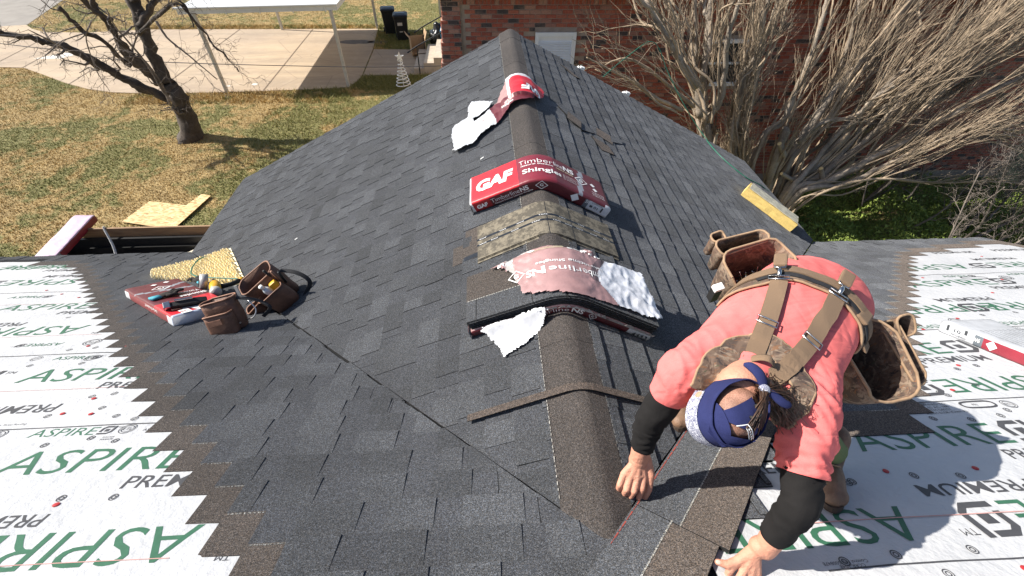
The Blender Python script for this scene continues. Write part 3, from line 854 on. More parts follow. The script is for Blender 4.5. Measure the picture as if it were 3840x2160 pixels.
# ================================================================== carport, brick house and what stands round it
M_WHITEMETAL = simple('white_painted_metal', (.70, .71, .70), .45, .05, 4, .0)
M_POST = simple('weathered_white_post', (.52, .49, .43), .7, .12, 9)
M_BLACKPL = simple('black_plastic', (.014, .014, .015), .45, .25, 12)
M_BLACKMETAL = simple('black_painted_metal', (.012, .012, .012), .4, .2, 20, .2)
M_STEP = simple('step_concrete', (.44, .37, .29), .9, .12, 5, bump=.2)
M_CARD = simple('cardboard', (.40, .27, .16), .85, .1, 14)
M_BAG = simple('black_bag_film', (.012, .012, .013), .25, .3, 5, bump=.6)

cp = empty('carport', (-7.4, 20, GZ), 'white flat-roofed metal carport over the concrete driveway', 'carport')
ZT = GZ + 2.44
A0, A1, A2, A3 = Vector((-9.85, 16.1, ZT)), Vector((-5.05, 16.62, ZT)), Vector((-5.2, 24.4, ZT)), Vector((-10.1, 24.2, ZT))
def prism(pts, h):
    n = len(pts); v = [Vector(p) for p in pts] + [Vector(p) + Vector((0, 0, h)) for p in pts]
    return v, [tuple(range(n - 1, -1, -1)), tuple(range(n, 2 * n))] + [(i, (i + 1) % n, n + (i + 1) % n, n + i) for i in range(n)]
v, f = prism([A0, A1, A2, A3], .16)
mk('roof', v, f, M_WHITEMETAL, cp)
mb = MB()
for k in range(22):                                       # standing seams on the roof sheet
    a = A0.lerp(A3, (k + .5) / 22) + Vector((0, 0, .16)); b = A1.lerp(A2, (k + .5) / 22) + Vector((0, 0, .16))
    mb.tube([a, b], .016, 4)
mb.build('roof_seams', M_WHITEMETAL, cp)
mb = MB(); mb.tube([A0 + Vector((-.05, -.03, .17)), A1 + Vector((.05, -.03, .17))], .035, 6); mb.build('front_trim', M_WHITEMETAL, cp)
for x, y in [(-9.42, 16.2), (-5.27, 16.62), (-5.38, 24.05), (-9.81, 23.85)]:
    MB().box((x - .05, y - .05, GZ), (x + .05, y + .05, ZT)).build('post', M_POST, cp, bevel=.008)
for k in range(5):
    p = A0.lerp(A1, .08 + .21 * k)
    mb = MB(); mb.tube([p + Vector((0, -.015, .15)), p + Vector((.015, -.02, .02)), p + Vector((.03, -.02, -.03))], .016, 5); mb.build('gutter_clip', M_WHITEMETAL, cp)

# wires
M_WIRE = simple('dark_cable', (.03, .03, .035), .6, .1, 5)
pts = spline([(-25, 14.0, -1.2), (-13.79, 14.0, -2.38), (-10.7, 14.0, -2.83), (-4.59, 14.0, -3.05), (-1.49, 14.0, -3.04), (-1.0, 14, -3.0)], 5)
tag(mk('overhead_cable', *tube(pts, .011, 6), M_WIRE), 'thin dark overhead cable crossing in front of the driveway', 'cable')

# trash bins
def bin_(loc, rz, label, lab):
    e = empty('trash_bin', loc, label, 'trash bin', 'trash bins beside the driveway')
    R = Matrix.Translation(loc) @ Matrix.Rotation(rz, 4, 'Z')
    def rings(rs):                                      # rs: (z, halfx, halfy)
        v, f = [], []
        for z, a, b in rs:
            r = .06
            for sx, sy in ((1, 1), (-1, 1), (-1, -1), (1, -1)):
                for k in range(4):
                    an = math.atan2(sy, sx) - math.pi / 4 + k * math.pi / 6
                    v.append(R @ Vector((sx * (a - r) + math.cos(an) * r, sy * (b - r) + math.sin(an) * r, z)))
        n = 16
        for i in range(len(rs) - 1):
            for k in range(n): f.append((i * n + k, i * n + (k + 1) % n, (i + 1) * n + (k + 1) % n, (i + 1) * n + k))
        f.append(tuple(range((len(rs) - 1) * n, len(rs) * n))); f.append(tuple(range(n - 1, -1, -1)))
        return v, f
    mk('body', *rings([(.06, .23, .26), (.5, .26, .30), (.9, .285, .33), (.95, .30, .345), (1.0, .30, .345)]), M_BLACKPL, e)
    mk('lid', *rings([(1.0, .32, .365), (1.03, .325, .37), (1.07, .28, .32), (1.085, .2, .24)]), M_BLACKPL, e)
    m = MB(); m.box((-.2, -.10, 1.086), (.2, .10, 1.096), R); m.build('lid_sheen_patch', M_LIDSHEEN, e)  # paler slab: the sheen on the lid is put into its colour
    for sx in (-1, 1):
        m = MB(); m.tube([R @ Vector((sx * .24, .27, .11)), R @ Vector((sx * .31, .27, .11))], .11, 14); m.build('wheel', M_BLACKPL, e)
    m = MB(); m.tube([R @ Vector((-.25, .40, .97)), R @ Vector((.25, .40, .97))], .018, 8); m.build('handle', M_BLACKPL, e)
    if lab:
        m = MB(); m.box((-.15, -.336, .66), (.06, -.330, .78), R); m.build('sticker', M_POST, e)
        m = MB(); m.box((-.10, -.325, .40), (.04, -.318, .43), R); m.build('mark', M_PATCH, e)
M_LIDSHEEN = simple('bin_lid_sheen', (.09, .10, .12), .35, .2, 10)
bin_((-4.62, 23.25, GZ), .15, 'black wheeled trash bin standing farther back behind another', False)
bin_((-3.92, 22.25, GZ), .1, 'black wheeled trash bin with a pale oval sticker, in front', True)

# rubbish bag
bm = bmesh.new(); bmesh.ops.create_icosphere(bm, subdivisions=4, radius=1)
for v in bm.verts:
    k = 1 + .22 * mnoise.noise(v.co * 2.1) + .1 * mnoise.noise(v.co * 6)
    v.co = Vector((v.co.x * .40 * k, v.co.y * .42 * k, max(v.co.z, -.75) * .42 * k + (.14 if v.co.z > .85 else 0)))
    v.co += Vector((-2.25, 21.5, GZ + .33))
me = bpy.data.meshes.new('rubbish_bag'); bm.to_mesh(me); bm.free(); me.materials.append(M_BAG)
me.polygons.foreach_set('use_smooth', [True] * len(me.polygons))
o = bpy.data.objects.new('rubbish_bag', me); col.objects.link(o); tag(o, 'full black plastic rubbish bag slumped beside the steps', 'rubbish bag')

# cardboard box with open flaps
bx = empty('cardboard_box', (-3.05, 20.15, GZ), 'open brown cardboard box lying on the walkway by the steps', 'cardboard box')
R = Matrix.Translation((-3.05, 20.3, GZ + .02)) @ Matrix.Rotation(.25, 4, 'Z')
m = MB()
m.box((-.3, .28, 0), (.3, .29, .62), R); m.box((-.3, -.29, 0), (-.29, .28, .62), R); m.box((.29, -.29, 0), (.3, .28, .62), R); m.box((-.29, -.29, 0), (.29, .28, .01), R)
m.build('box_body', M_CARD, bx)
for an, x in ((.7, -.3), (-.35, .3)):
    Q = R @ Matrix.Translation((x, 0, .62)) @ Matrix.Rotation(-an if x < 0 else -an, 4, 'Y')
    MB().box((-.004, -.28, 0), (.004, .28, .26), Q).build('flap', M_CARD, bx)
Q = R @ Matrix.Translation((0, -.29, .0)) @ Matrix.Rotation(1.1, 4, 'X'); MB().box((-.29, -.004, 0), (.29, .004, .45), Q).build('flap', M_CARD, bx)

# steps with handrails
stp = empty('entry_steps', (-2.5, 19.1, GZ), 'three concrete entry steps with black handrails beside the brick wall', 'steps')
for i in range(3):
    MB().box((-3.02 + .40 * i, 17.95, GZ), (-3.02 + .40 * (i + 1) - (.002 if i < 2 else -.5), 20.3, GZ + .19 * (i + 1))).build('step', M_STEP, stp, bevel=.012)
for y in (17.84, 20.38):
    m = MB(); m.tube([(-2.78, y, GZ), (-2.78, y, GZ + 1.0)], .022, 8); m.build('rail_post', M_BLACKMETAL, stp)
    m = MB(); m.tube([(-3.15, y, GZ + .78), (-2.78, y, GZ + 1.0), (-1.2, y, GZ + 1.75)], .024, 8); m.build('handrail', M_BLACKMETAL, stp)
M_BLUE = simple('blue_box_print', (.05, .20, .33), .5, .12, 7)
bb = empty('blue_carton', (-1.75, 18.9, GZ + .57), 'tall blue and white carton leaning by the brick wall', 'carton')
Rb = Matrix.Translation((-1.80, 18.0, GZ + .57)) @ Matrix.Rotation(-.1, 4, 'Y')
MB().box((0, 0, 0), (.16, 2.0, .9), Rb).build('carton_body', M_BLUE, bb, bevel=.01)
MB().box((-.004, .1, .1), (-.001, .5, .6), Rb).build('white_print', M_PATCH, bb)
MB().box((.02, .04, .9012), (.14, .6, .903), Rb).build('white_print', M_PATCH, bb)

# white spiral light tree with a star
sp = empty('spiral_tree', (-3.25, 16.5, GZ), 'white spiral light tree with a star on top by the walkway', 'garden ornament')
M_WHT = simple('white_plastic', (.8, .8, .78), .5, .05, 10)
m = MB(); pts = []
for k in range(150):
    a = k / 150; an = a * 2 * math.pi * 8; r = .22 * (1 - a) + .05
    pts.append((-3.25 + r * math.cos(an), 16.5 + r * math.sin(an), GZ + .05 + .92 * a))
m.tube(pts, .017, 6); m.build('spiral', M_WHT, sp, True)
m = MB(); m.tube([(-3.25, 16.5, GZ), (-3.25, 16.5, GZ + .98)], .012, 6); m.build('pole', M_WHT, sp)
v = []
for k in range(10):
    r = .16 if k % 2 == 0 else .065; an = math.pi / 2 + k * math.pi / 5
    v.append(Vector((-3.25 + r * math.cos(an), 16.44, GZ + 1.06 + r * math.sin(an))))
v2 = [p + Vector((0, .05, 0)) for p in v]
mk('star', v + v2, [tuple(range(10)), tuple(range(19, 9, -1))] + [((i + 1) % 10, i, 10 + i, 10 + (i + 1) % 10) for i in range(10)], M_WHT, sp)

# garden gate post / fence beyond
fe = empty('wooden_fence', (-2.0, 26.5, GZ), 'dark weathered board fence end behind the brick house', 'fence')
M_FENCE = simple('weathered_fence_wood', (.16, .12, .085), .85, .2, 12)
for k in range(9):
    x = -2.35 + k * .15
    MB().box((x, 26.4, GZ), (x + .14, 26.43, GZ + 1.75 + .03 * (k % 3))).build('fence_board', M_FENCE, fe)
MB().box((-2.52, 26.38, GZ), (-2.42, 26.48, GZ + 1.5)).build('fence_post', M_POST, fe)

# ------------------------------------------------------------------ brick house
bh = empty('brick_house', (4, 14, GZ), 'red brick house with white soffit behind the gable', 'house')
YW, ZS = 9.5, -.40                        # near wall, soffit height
t = NT('mortar'); t.color(t.mix(t.ramp(t.noise(8, 4), [(.3, 0), (.7, 1)]), (.30, .23, .18), (.40, .32, .26))).rough(.95); M_MORTAR = t.m
t = NT('brick')
n1 = t.noise(9, 5, .7); n2 = t.noise(45, 4, .7)
c = t.mix(t.ramp(n1, [(.48, 0), (.75, .45)]), t.attr(), (.36, .24, .19))
c = t.mix(1.0, c, t.ramp(n2, [(.25, .6), (.75, 1.35)]), 'MULTIPLY')
t.color(c).rough(.9).bump(n2, .5, .006); M_BRICK = t.m
XW0, XW1 = -1.12, 13.5
v, f = prism([(XW0, YW, GZ), (XW1, YW, GZ), (XW1, 21, GZ), (XW0, 21, GZ)], ZS + .15 - GZ)
wall = mk('wall', v, f, M_MORTAR, bh)
BC = [(.34, .085, .052), (.29, .075, .048), (.37, .115, .072), (.25, .075, .053), (.065, .052, .052), (.38, .20, .15), (.32, .15, .115)]
def bricks(c, L, H, D=.1):
    """one brick with slightly rounded front edges, front face toward -y"""
    e = .004; h = D
    v = [(0, 0, 0), (L, 0, 0), (L, 0, H), (0, 0, H), (e, -h, e), (L - e, -h, e), (L - e, -h, H - e), (e, -h, H - e)]
    f = [(4, 5, 6, 7), (0, 1, 5, 4), (1, 2, 6, 5), (2, 3, 7, 6), (3, 0, 4, 7)]
    return v, f
BL, BHh, JT = .203, .067, .0105
proto = []
for ci, c in enumerate(BC):
    v, f = bricks(c, BL, BHh, .012)
    o = mk('brick', v, f, M_BRICK, wall, False, [c] * 5); proto.append(o)
vS, fS = bricks(BC[0], BHh, BL, .012)
protoS = []
for ci in (0, 2, 5, 1):
    o = mk('brick', vS, fS, M_BRICK, wall, False, [BC[ci]] * 5); protoS.append(o)
nb = 0; rest = MB(); used = set()
rb = random.Random(11)
def put(kind, ci, x, z, y=YW):
    global nb
    pr = (proto if kind == 'N' else protoS)[ci]
    if nb < 240:
        key = (kind, ci)
        if key not in used: used.add(key); o = pr
        else:
            o = pr.copy(); col.objects.link(o)
        o.location = (x, y, z); nb += 1
    else:
        c = BC[ci] if kind == 'N' else BC[(0, 2, 5, 1)[ci]]
        L, H = (BL, BHh) if kind == 'N' else (BHh, BL)
        v, f = bricks(c, L, H, .012)
        rest.add([(p[0] + x, p[1] + y, p[2] + z) for p in v], f, c)
zt = ZS + .13
spots = []; cuts = []
x = XW0 + .34
while x < XW1 - .1:                                     # soldier course under the soffit
    spots.append(('S', rb.choice([0, 0, 1, 2, 3]), x, zt - BL)); x += BHh + JT
z = zt - BL - JT - BHh; row = 0
while z > GZ + .3:
    x = XW0 + .012 + (0 if row % 2 else (BL + JT) / 2)
    while x < XW1 - .25:
        inw = any(a - .21 < x < b and lo - .06 < z < hi for a, b, lo, hi in ((.70, 1.57, -1.95, -.93), (4.36, 5.33, -2.05, -1.06)))
        if inw:
            for a, b, lo, hi in ((.70, 1.57, -1.95, -.93), (4.36, 5.33, -2.05, -1.06)):
                if lo - .06 < z < hi:
                    for p0, p1 in ((x, min(x + BL, a + .01)), (max(x, b - .01), x + BL)):
                        if .03 < p1 - p0 < BL and a - .22 < x < b + .01:
                            v, f = bricks(0, p1 - p0, BHh, .012); cuts.append(([(q[0] + p0, q[1] + YW, q[2] + z) for q in v], f, rb.choice(BC)))
        if not inw and not (x < XW0 + .34): spots.append(('N', rb.choice([0, 0, 1, 1, 2, 3, 4, 5, 6, 2]), x, z))
        x += BL + JT
    z -= BHh + JT; row += 1
for v, f, c in cuts: mk('brick', v, f, M_BRICK, wall, False, [c] * 5)
spots.sort(key=lambda s: (0 if (s[2] < 2.6 and s[3] > -1.75) else 1, s[2]))
for s in spots: put(*s)
ro = rest.build('brick', M_BRICK, wall, usecol=True); ro['kind'] = 'stuff'; ro['label'] = 'all the smaller bricks behind the branches'
# corner buttress, stepped outwards twice on its left
bt = mk('corner_buttress', *prism([(XW0, YW - .03, GZ), (XW0 + .36, YW - .03, GZ), (XW0 + .36, YW + .3, GZ), (XW0, YW + .3, GZ)], ZS + .15 - GZ), M_MORTAR, bh)
for zz, dx in ((-.735, .03), (-1.125, .06), (-1.50, .09)):
    v, f = prism([(XW0 - dx, YW - .035 - dx * .3, GZ), (XW0 + .36, YW - .035 - dx * .3, GZ), (XW0 + .36, YW + .3, GZ), (XW0 - dx, YW + .3, GZ)], zz - GZ)
    mk('buttress_step', v, f, M_MORTAR, bh)
row = 0; z = zt - BHh
while z > -2.2:
    dx = 0 if z > -.74 else .03 if z > -1.13 else .06 if z > -1.50 else .09
    y = YW - (.03 if dx == 0 else .035 + dx * .3)
    segs = ((.0, .203), (.2135, .35)) if row % 2 else ((.0, .1), (.1105, .3135), (.324, .355))
    for a, b in segs:
        v, f = bricks(0, b - a + (dx if a == 0 else 0), BHh, .012)
        c = rb.choice(BC)
        mk('brick', [(p[0] + XW0 + a - (dx if a == 0 else 0), p[1] + y, p[2] + z) for p in v], f, M_BRICK, bt, False, [c] * 5)
    v, f = bricks(0, .25, BHh, .012); c = rb.choice(BC[:4])   # brick end seen on the buttress side
    mk('brick', [(XW0 - dx + p[1], y + .27 - p[0], p[2] + z) for p in v], f, M_BRICK, bt, False, [c] * 5)
    z -= BHh + JT; row += 1
# soffit, fascia and roof of the brick house
M_SOFF = simple('white_soffit', (.80, .81, .83), .6, .04, 5)
MB().box((XW0 - .3, YW - .36, ZS + .16), (XW1 + .5, YW + .2, ZS + .18)).build('soffit', M_SOFF, bh)
MB().box((XW0 - .3, YW - .39, ZS + .1), (XW1 + .5, YW - .362, ZS + .33)).build('fascia', M_SOFF, bh)
t = NT('old_grey_roof'); t.color(t.mix(t.ramp(t.noise(30, 3), [(.3, 0), (.7, 1)]), (.13, .13, .135), (.22, .22, .225))).rough(.9); M_OLDROOF = t.m
mk('roof', [(XW0 - .5, YW - .42, ZS + .34), (XW1 + .5, YW - .42, ZS + .34), (XW1 + .5, 15.2, ZS + 2.4), (XW0 - .5, 15.2, ZS + 2.4), (XW1 + .5, 21.5, ZS + .18), (XW0 - .5, 21.5, ZS + .18)], [(0, 1, 2, 3), (3, 2, 4, 5)], M_OLDROOF, bh)
# windows with blinds
M_BLIND = simple('white_blind', (.85, .86, .88), .6, .04, 6)
t = NT('window_glass'); t.color((.02, .025, .03)).rough(.08).set(Specular_IOR_Level=.6); M_GLASS = t.m
def window(x0, x1, z0, z1, blind):
    w = mk('window', *prism([(x0, YW - .02, z0), (x1, YW - .02, z0), (x1, YW + .0, z0), (x0, YW + .0, z0)], z1 - z0), M_GLASS if not blind else M_SOFF, bh)
    fr = MB()
    b = .055
    fr.box((x0 - .02, YW - .06, z1 - b), (x1 + .02, YW - .022, z1 + .02)); fr.box((x0 - .02, YW - .06, z0 - .02), (x1 + .02, YW - .022, z0 + b))
    fr.box((x0 - .02, YW - .058, z0 + b), (x0 + b, YW - .022, z1 - b)); fr.box((x1 - b, YW - .058, z0 + b), (x1 + .02, YW - .022, z1 - b))
    fr.box((x0 + b, YW - .05, (z0 + z1) / 2 - .02), (x1 - b, YW - .024, (z0 + z1) / 2 + .02)) if not blind else None
    fr.build('frame', M_SOFF, w)
    if blind:
        z = z1 - .16
        while z > z0 + .05:
            Q = Matrix.Translation((0, YW - .032, z)) @ Matrix.Rotation(.6, 4, 'X')
            MB().box((x0 + b + .002, -.012, -.001), (x1 - b - .002, .012, .001), Q).build('blind_slat', M_BLIND, w); z -= .032
window(.74, 1.535, -1.9, -.965, True)
window(4.40, 5.28, -2.0, -1.1, False)
LIMBS_LEFT = [
    ([(-9.12,12.65,-4.70), (-8.94,12.67,-4.10), (-8.92,12.68,-3.42), (-9.00,12.70,-3.06)], 0.270, 0.190),
    ([(-9.18,12.70,-3.42), (-9.61,12.58,-3.08), (-9.98,12.46,-2.76), (-10.29,12.33,-2.30), (-10.52,12.21,-2.07), (-10.70,12.09,-1.89), (-10.94,11.97,-1.73), (-11.18,11.84,-1.64), (-11.50,11.72,-1.51), (-11.72,11.60,-1.36)], 0.125, 0.050),
    ([(-9.00,12.70,-3.06), (-9.05,12.80,-2.29), (-9.04,12.90,-1.69), (-8.98,13.00,-1.13), (-8.89,13.10,-0.60), (-8.71,13.20,-0.05)], 0.190, 0.090),
    ([(-9.18,12.60,-3.03), (-9.28,12.53,-2.53), (-9.45,12.47,-2.12), (-9.46,12.40,-1.71), (-9.49,12.33,-1.35), (-9.56,12.27,-1.14), (-9.51,12.20,-0.70)], 0.120, 0.055),
    ([(-9.53,12.50,-2.51), (-9.70,12.27,-1.91), (-9.89,12.03,-1.44), (-9.97,11.80,-1.04)], 0.075, 0.045),
    ([(-8.98,12.80,-1.66), (-8.65,12.93,-1.29), (-8.32,13.07,-0.97), (-7.89,13.20,-0.61)], 0.100, 0.040),
    ([(-9.01,12.60,-1.79), (-8.33,12.65,-1.37), (-7.83,12.70,-1.15), (-7.62,12.75,-1.45), (-7.48,12.80,-1.88), (-7.26,12.85,-2.41), (-7.09,12.90,-2.80)], 0.050, 0.012),
    ([(-8.38,12.50,-1.47), (-8.29,12.47,-1.82), (-8.00,12.45,-2.19), (-7.74,12.43,-2.50), (-7.47,12.40,-2.83)], 0.030, 0.010),
    ([(-9.36,12.30,-1.68), (-9.39,12.20,-1.26), (-9.31,12.10,-0.94), (-9.12,12.00,-0.54)], 0.090, 0.040),
    ([(-8.78,12.25,-3.46), (-8.85,12.16,-3.07), (-8.84,12.07,-2.38), (-8.93,11.98,-1.83), (-8.99,11.89,-1.44), (-8.91,11.80,-1.04)], 0.035, 0.012),
    ([(-8.92,12.25,-3.46), (-8.79,12.13,-2.72), (-8.87,12.02,-2.14), (-9.11,11.90,-1.96)], 0.030, 0.010),
    ([(-9.15,12.20,-1.37), (-9.32,11.97,-1.07), (-9.42,11.73,-0.82), (-9.62,11.50,-0.67)], 0.050, 0.020),
    ([(-9.54,12.00,-1.35), (-9.85,11.97,-1.68), (-9.99,11.95,-2.12), (-10.06,11.93,-2.51), (-10.01,11.90,-2.93)], 0.018, 0.006),
    ([(-8.91,12.90,-1.11), (-8.34,12.82,-0.93), (-7.89,12.75,-0.97), (-7.64,12.68,-1.23), (-7.54,12.60,-1.62)], 0.050, 0.012),
]
LIMBS_RIGHT_A = [
    ([(5.27,7.70,-4.63), (4.60,7.79,-3.36), (4.11,7.87,-2.34), (3.99,7.96,-1.97), (3.78,8.04,-1.38), (3.70,8.13,-0.83), (3.61,8.21,-0.33), (3.58,8.30,-0.03)], 0.085, 0.035),
    ([(3.98,7.75,-1.96), (4.07,7.70,-1.61), (3.91,7.65,-1.01), (3.76,7.60,-0.48), (3.75,7.55,-0.08), (3.73,7.50,0.19)], 0.050, 0.025),
    ([(3.67,7.50,-1.87), (3.50,7.65,-1.32), (3.18,7.80,-1.00), (2.95,7.95,-0.69), (2.73,8.10,-0.43), (2.53,8.25,-0.22), (2.42,8.40,-0.06)], 0.060, 0.035),
    ([(3.39,7.40,-1.27), (2.89,7.30,-0.78), (2.66,7.20,-0.53), (2.22,7.10,-0.07), (1.92,7.00,0.17)], 0.045, 0.020),
    ([(3.64,7.80,-1.32), (3.67,7.95,-0.86), (3.64,8.10,-0.49), (3.53,8.25,-0.30), (3.57,8.40,-0.08)], 0.045, 0.020),
    ([(3.43,7.40,-1.62), (2.83,7.35,-1.21), (2.22,7.30,-0.83), (1.88,7.25,-0.76), (1.64,7.20,-0.83)], 0.030, 0.010),
    ([(3.16,7.20,-1.60), (2.54,7.15,-1.32), (2.15,7.10,-1.08), (1.71,7.05,-0.87), (1.27,7.00,-0.65)], 0.028, 0.010),
    ([(5.97,7.90,-4.81), (5.01,7.95,-2.83), (4.90,8.00,-2.14), (4.82,8.05,-1.48), (4.72,8.10,-0.83), (4.77,8.15,-0.37), (4.76,8.20,-0.01)], 0.060, 0.025),
    ([(5.58,7.60,-4.57), (4.70,7.65,-2.67), (4.48,7.70,-1.82), (4.38,7.75,-1.19), (4.49,7.80,-0.85), (4.40,7.85,-0.24), (4.39,7.90,0.05)], 0.055, 0.025),
]
LIMBS_RIGHT_B = [
    ([(6.10,7.80,-4.73), (5.43,7.91,-3.29), (5.45,8.03,-2.50), (5.78,8.14,-2.21), (5.86,8.26,-1.72), (5.93,8.37,-1.14), (5.90,8.49,-0.50), (5.89,8.60,-0.08)], 0.075, 0.030),
    ([(6.07,7.60,-4.58), (5.72,7.60,-3.40), (5.59,7.60,-2.66), (5.54,7.60,-2.13)], 0.075, 0.060),
    ([(6.32,7.70,-4.67), (6.10,7.81,-3.09), (6.18,7.93,-2.63), (6.38,8.04,-2.18), (6.63,8.16,-1.49), (6.98,8.27,-1.05), (7.25,8.39,-0.37), (7.38,8.50,-0.06)], 0.095, 0.040),
    ([(6.00,7.70,-2.52), (6.22,7.63,-2.07), (6.76,7.55,-1.91), (6.83,7.48,-1.58), (7.04,7.40,-1.27)], 0.045, 0.020),
    ([(6.27,7.60,-4.59), (6.31,7.64,-3.41), (6.62,7.69,-3.03), (6.91,7.73,-2.46), (7.05,7.78,-2.07), (7.33,7.82,-1.42), (7.88,7.87,-1.25), (8.35,7.91,-0.85), (8.73,7.96,-0.27), (9.00,8.00,0.04)], 0.090, 0.030),
    ([(6.18,7.50,-4.51), (6.15,7.53,-3.53), (6.66,7.55,-3.26), (6.99,7.58,-2.88), (7.32,7.60,-2.43), (7.56,7.63,-1.75), (7.79,7.65,-1.18), (8.19,7.67,-0.51), (8.58,7.70,-0.07)], 0.080, 0.030),
    ([(6.16,7.40,-4.44), (6.15,7.37,-3.43), (6.67,7.34,-3.24), (7.16,7.31,-2.86), (7.87,7.29,-2.26), (8.33,7.26,-1.80), (8.74,7.23,-1.36), (9.19,7.20,-1.03)], 0.085, 0.030),
    ([(6.11,7.30,-4.36), (6.24,7.23,-3.35), (6.98,7.17,-3.20), (7.51,7.10,-2.75), (8.02,7.03,-2.35), (8.67,6.97,-1.88), (9.73,6.90,-1.97)], 0.060, 0.025),
    ([(5.98,7.10,-4.21), (6.38,7.00,-3.33), (7.27,6.90,-2.89), (8.54,6.80,-2.95), (9.52,6.70,-2.88), (10.41,6.60,-2.90)], 0.030, 0.012),
    ([(6.53,8.00,-4.90), (6.38,8.13,-3.96), (6.64,8.27,-3.35), (6.82,8.40,-2.63), (6.84,8.53,-1.97), (6.80,8.67,-1.00), (6.66,8.80,-0.25)], 0.060, 0.030),
    ([(6.58,7.90,-4.82), (6.73,7.98,-3.52), (7.23,8.07,-2.93), (7.91,8.15,-2.24), (8.78,8.23,-1.74), (9.45,8.32,-1.07), (10.03,8.40,-0.70)], 0.070, 0.025),
    ([(6.50,7.80,-4.75), (6.79,7.91,-3.72), (7.66,8.03,-3.21), (7.75,8.14,-3.08), (7.90,8.26,-2.58), (8.26,8.37,-1.66), (8.57,8.49,-0.84), (8.60,8.60,-0.20)], 0.065, 0.025),
]
CUT_STUBS = [
    ([(6.72,7.42,-3.19), (6.53,7.40,-2.93)], 0.050, 0.045),
    ([(6.13,7.50,-3.25), (5.77,7.45,-3.06)], 0.040, 0.036),
    ([(5.63,7.50,-2.61), (5.45,7.48,-2.41)], 0.050, 0.046),
    ([(4.13,7.50,-2.38), (4.10,7.48,-2.18)], 0.030, 0.026),
]
# ================================================================== bare trees
def bark(name, c1, c2, c3):
    t = NT(name)
    n1 = t.noise(14, 5, .7); n2 = t.noise(55, 4, .7)
    n0 = t.noise(2.6, 3, .6)
    c = t.mix(t.ramp(n1, [(.35, 0), (.65, 1)]), c1, c2)
    c = t.mix(1.0, c, t.ramp(n0, [(.35, .62), (.65, 1.25)]), 'MULTIPLY')
    t.color(t.mix(t.ramp(n2, [(.5, 0), (.75, .7)]), c, c3)).rough(.9).bump(n2, .7, .015); return t.m
M_BARKD = bark('dark_bark', (.060, .046, .036), (.105, .083, .066), (.035, .028, .024))
M_BARKL = bark('pale_bark', (.36, .295, .225), (.25, .205, .16), (.46, .42, .36))
M_TWIGL = bark('tan_twig', (.40, .305, .205), (.29, .22, .155), (.46, .38, .275))
M_TWIGD = bark('grey_twig', (.17, .14, .12), (.24, .20, .17), (.10, .08, .07))
M_CUT = simple('fresh_cut_wood', (.75, .55, .25), .8, .1, 30)

def wob(p, q, n, amp, rnd):
    """wiggly line between two points"""
    p, q = Vector(p), Vector(q); L = (q - p).length
    out = [p]
    off = Vector((0, 0, 0))
    for i in range(1, n + 1):
        off = off * .6 + Vector((rnd.gauss(0, 1), rnd.gauss(0, 1), rnd.gauss(0, 1))) * amp * L / n
        out.append(p.lerp(q, i / n) + off * (1 if i < n else .5))
    return out

def grow(mb, pts, r0, r1, rnd, level, n_child, len0, spread, bend, stop, blocked=None, sides=5, tmin=.25, wobble=.35):
    """children along a limb, each with children of its own"""
    pts = [Vector(p) for p in pts]
    seg = [(pts[i + 1] - pts[i]).length for i in range(len(pts) - 1)]; tot = sum(seg)
    for k in range(n_child):
        d = (tmin + (1 - tmin) * (k + rnd.random()) / n_child) * tot; a = d; i = 0
        while i < len(seg) - 1 and a > seg[i]: a -= seg[i]; i += 1
        fr = min(1, a / max(seg[i], 1e-6)); p = pts[i].lerp(pts[i + 1], fr)
        t = (pts[i + 1] - pts[i]).normalized()
        s = t.orthogonal().normalized(); s.rotate(Matrix.Rotation(rnd.uniform(0, 6.283), 3, t))
        an = rnd.uniform(*spread)
        dr = (t * math.cos(an) + s * math.sin(an) + Vector(bend)).normalized()
        L = len0 * rnd.uniform(.45, 1.2)
        q = p + dr * L
        if blocked and blocked(q): continue
        rr = (r0 + (r1 - r0) * d / tot) * rnd.uniform(.25, .6)
        rr = min(max(rr, stop), .035)
        w = wob(p, q, 4 if level else 3, wobble, rnd)
        mb.tube(w, [rr * (1 - .75 * j / (len(w) - 1)) for j in range(len(w))], 4 if rr < .012 else sides, False)
        if level: grow(mb, w, rr, rr * .3, rnd, level - 1, max(3, int(n_child * .55)), L * .55, spread, bend, stop, blocked, sides, .2, wobble)

def make_tree(name, loc, label, limbs, barkm, twigm, seed, n_child, len0, spread, bend, stop, level, blocked, minlen=0, wobble=.35, rough=False, tmin=.25):
    e = empty(name, loc, label, 'tree')
    rnd = random.Random(seed)
    tr = MB(); cr = MB()
    for pts, r0, r1 in limbs:
        s = spline(pts, 5)
        s = [p + Vector((rnd.gauss(0, 1), rnd.gauss(0, 1), rnd.gauss(0, 1))) * min(.018, r0 * .12) for p in s]
        n = len(s)
        (tr if r0 >= .05 else cr).tube(s, [(r0 + (r1 - r0) * i / (n - 1)) * rnd.uniform(.93, 1.07) for i in range(n)], 10 if r0 > .1 else 7, True)
        L = sum((s[i + 1] - s[i]).length for i in range(n - 1))
        grow(cr, s, r0, r1, rnd, level, int(n_child * max(1, L)), len0, spread, bend, stop, blocked, wobble=wobble, tmin=tmin)
    if rough:
        for i, p in enumerate(tr.v):
            q = Vector(p); k = mnoise.noise(q * 3.1) * .07 + mnoise.noise(q * 9) * .03
            fl = max(0, 1 - (q.z - GZ) / .7) ** 2 * .35
            c = Vector((loc[0], loc[1], q.z)); d = (q - c)
            if q.z < GZ + 1.6: q = c + d * (1 + fl * (1 + .6 * math.sin(math.atan2(d.y, d.x) * 5)))
            tr.v[i] = tuple(q + Vector((k, k * .6, k * .3)))
    tr.build('trunk', barkm, e, True)
    o = cr.build('crown', twigm, e, True)
    print(name, 'crown faces', len(cr.f))
    return e
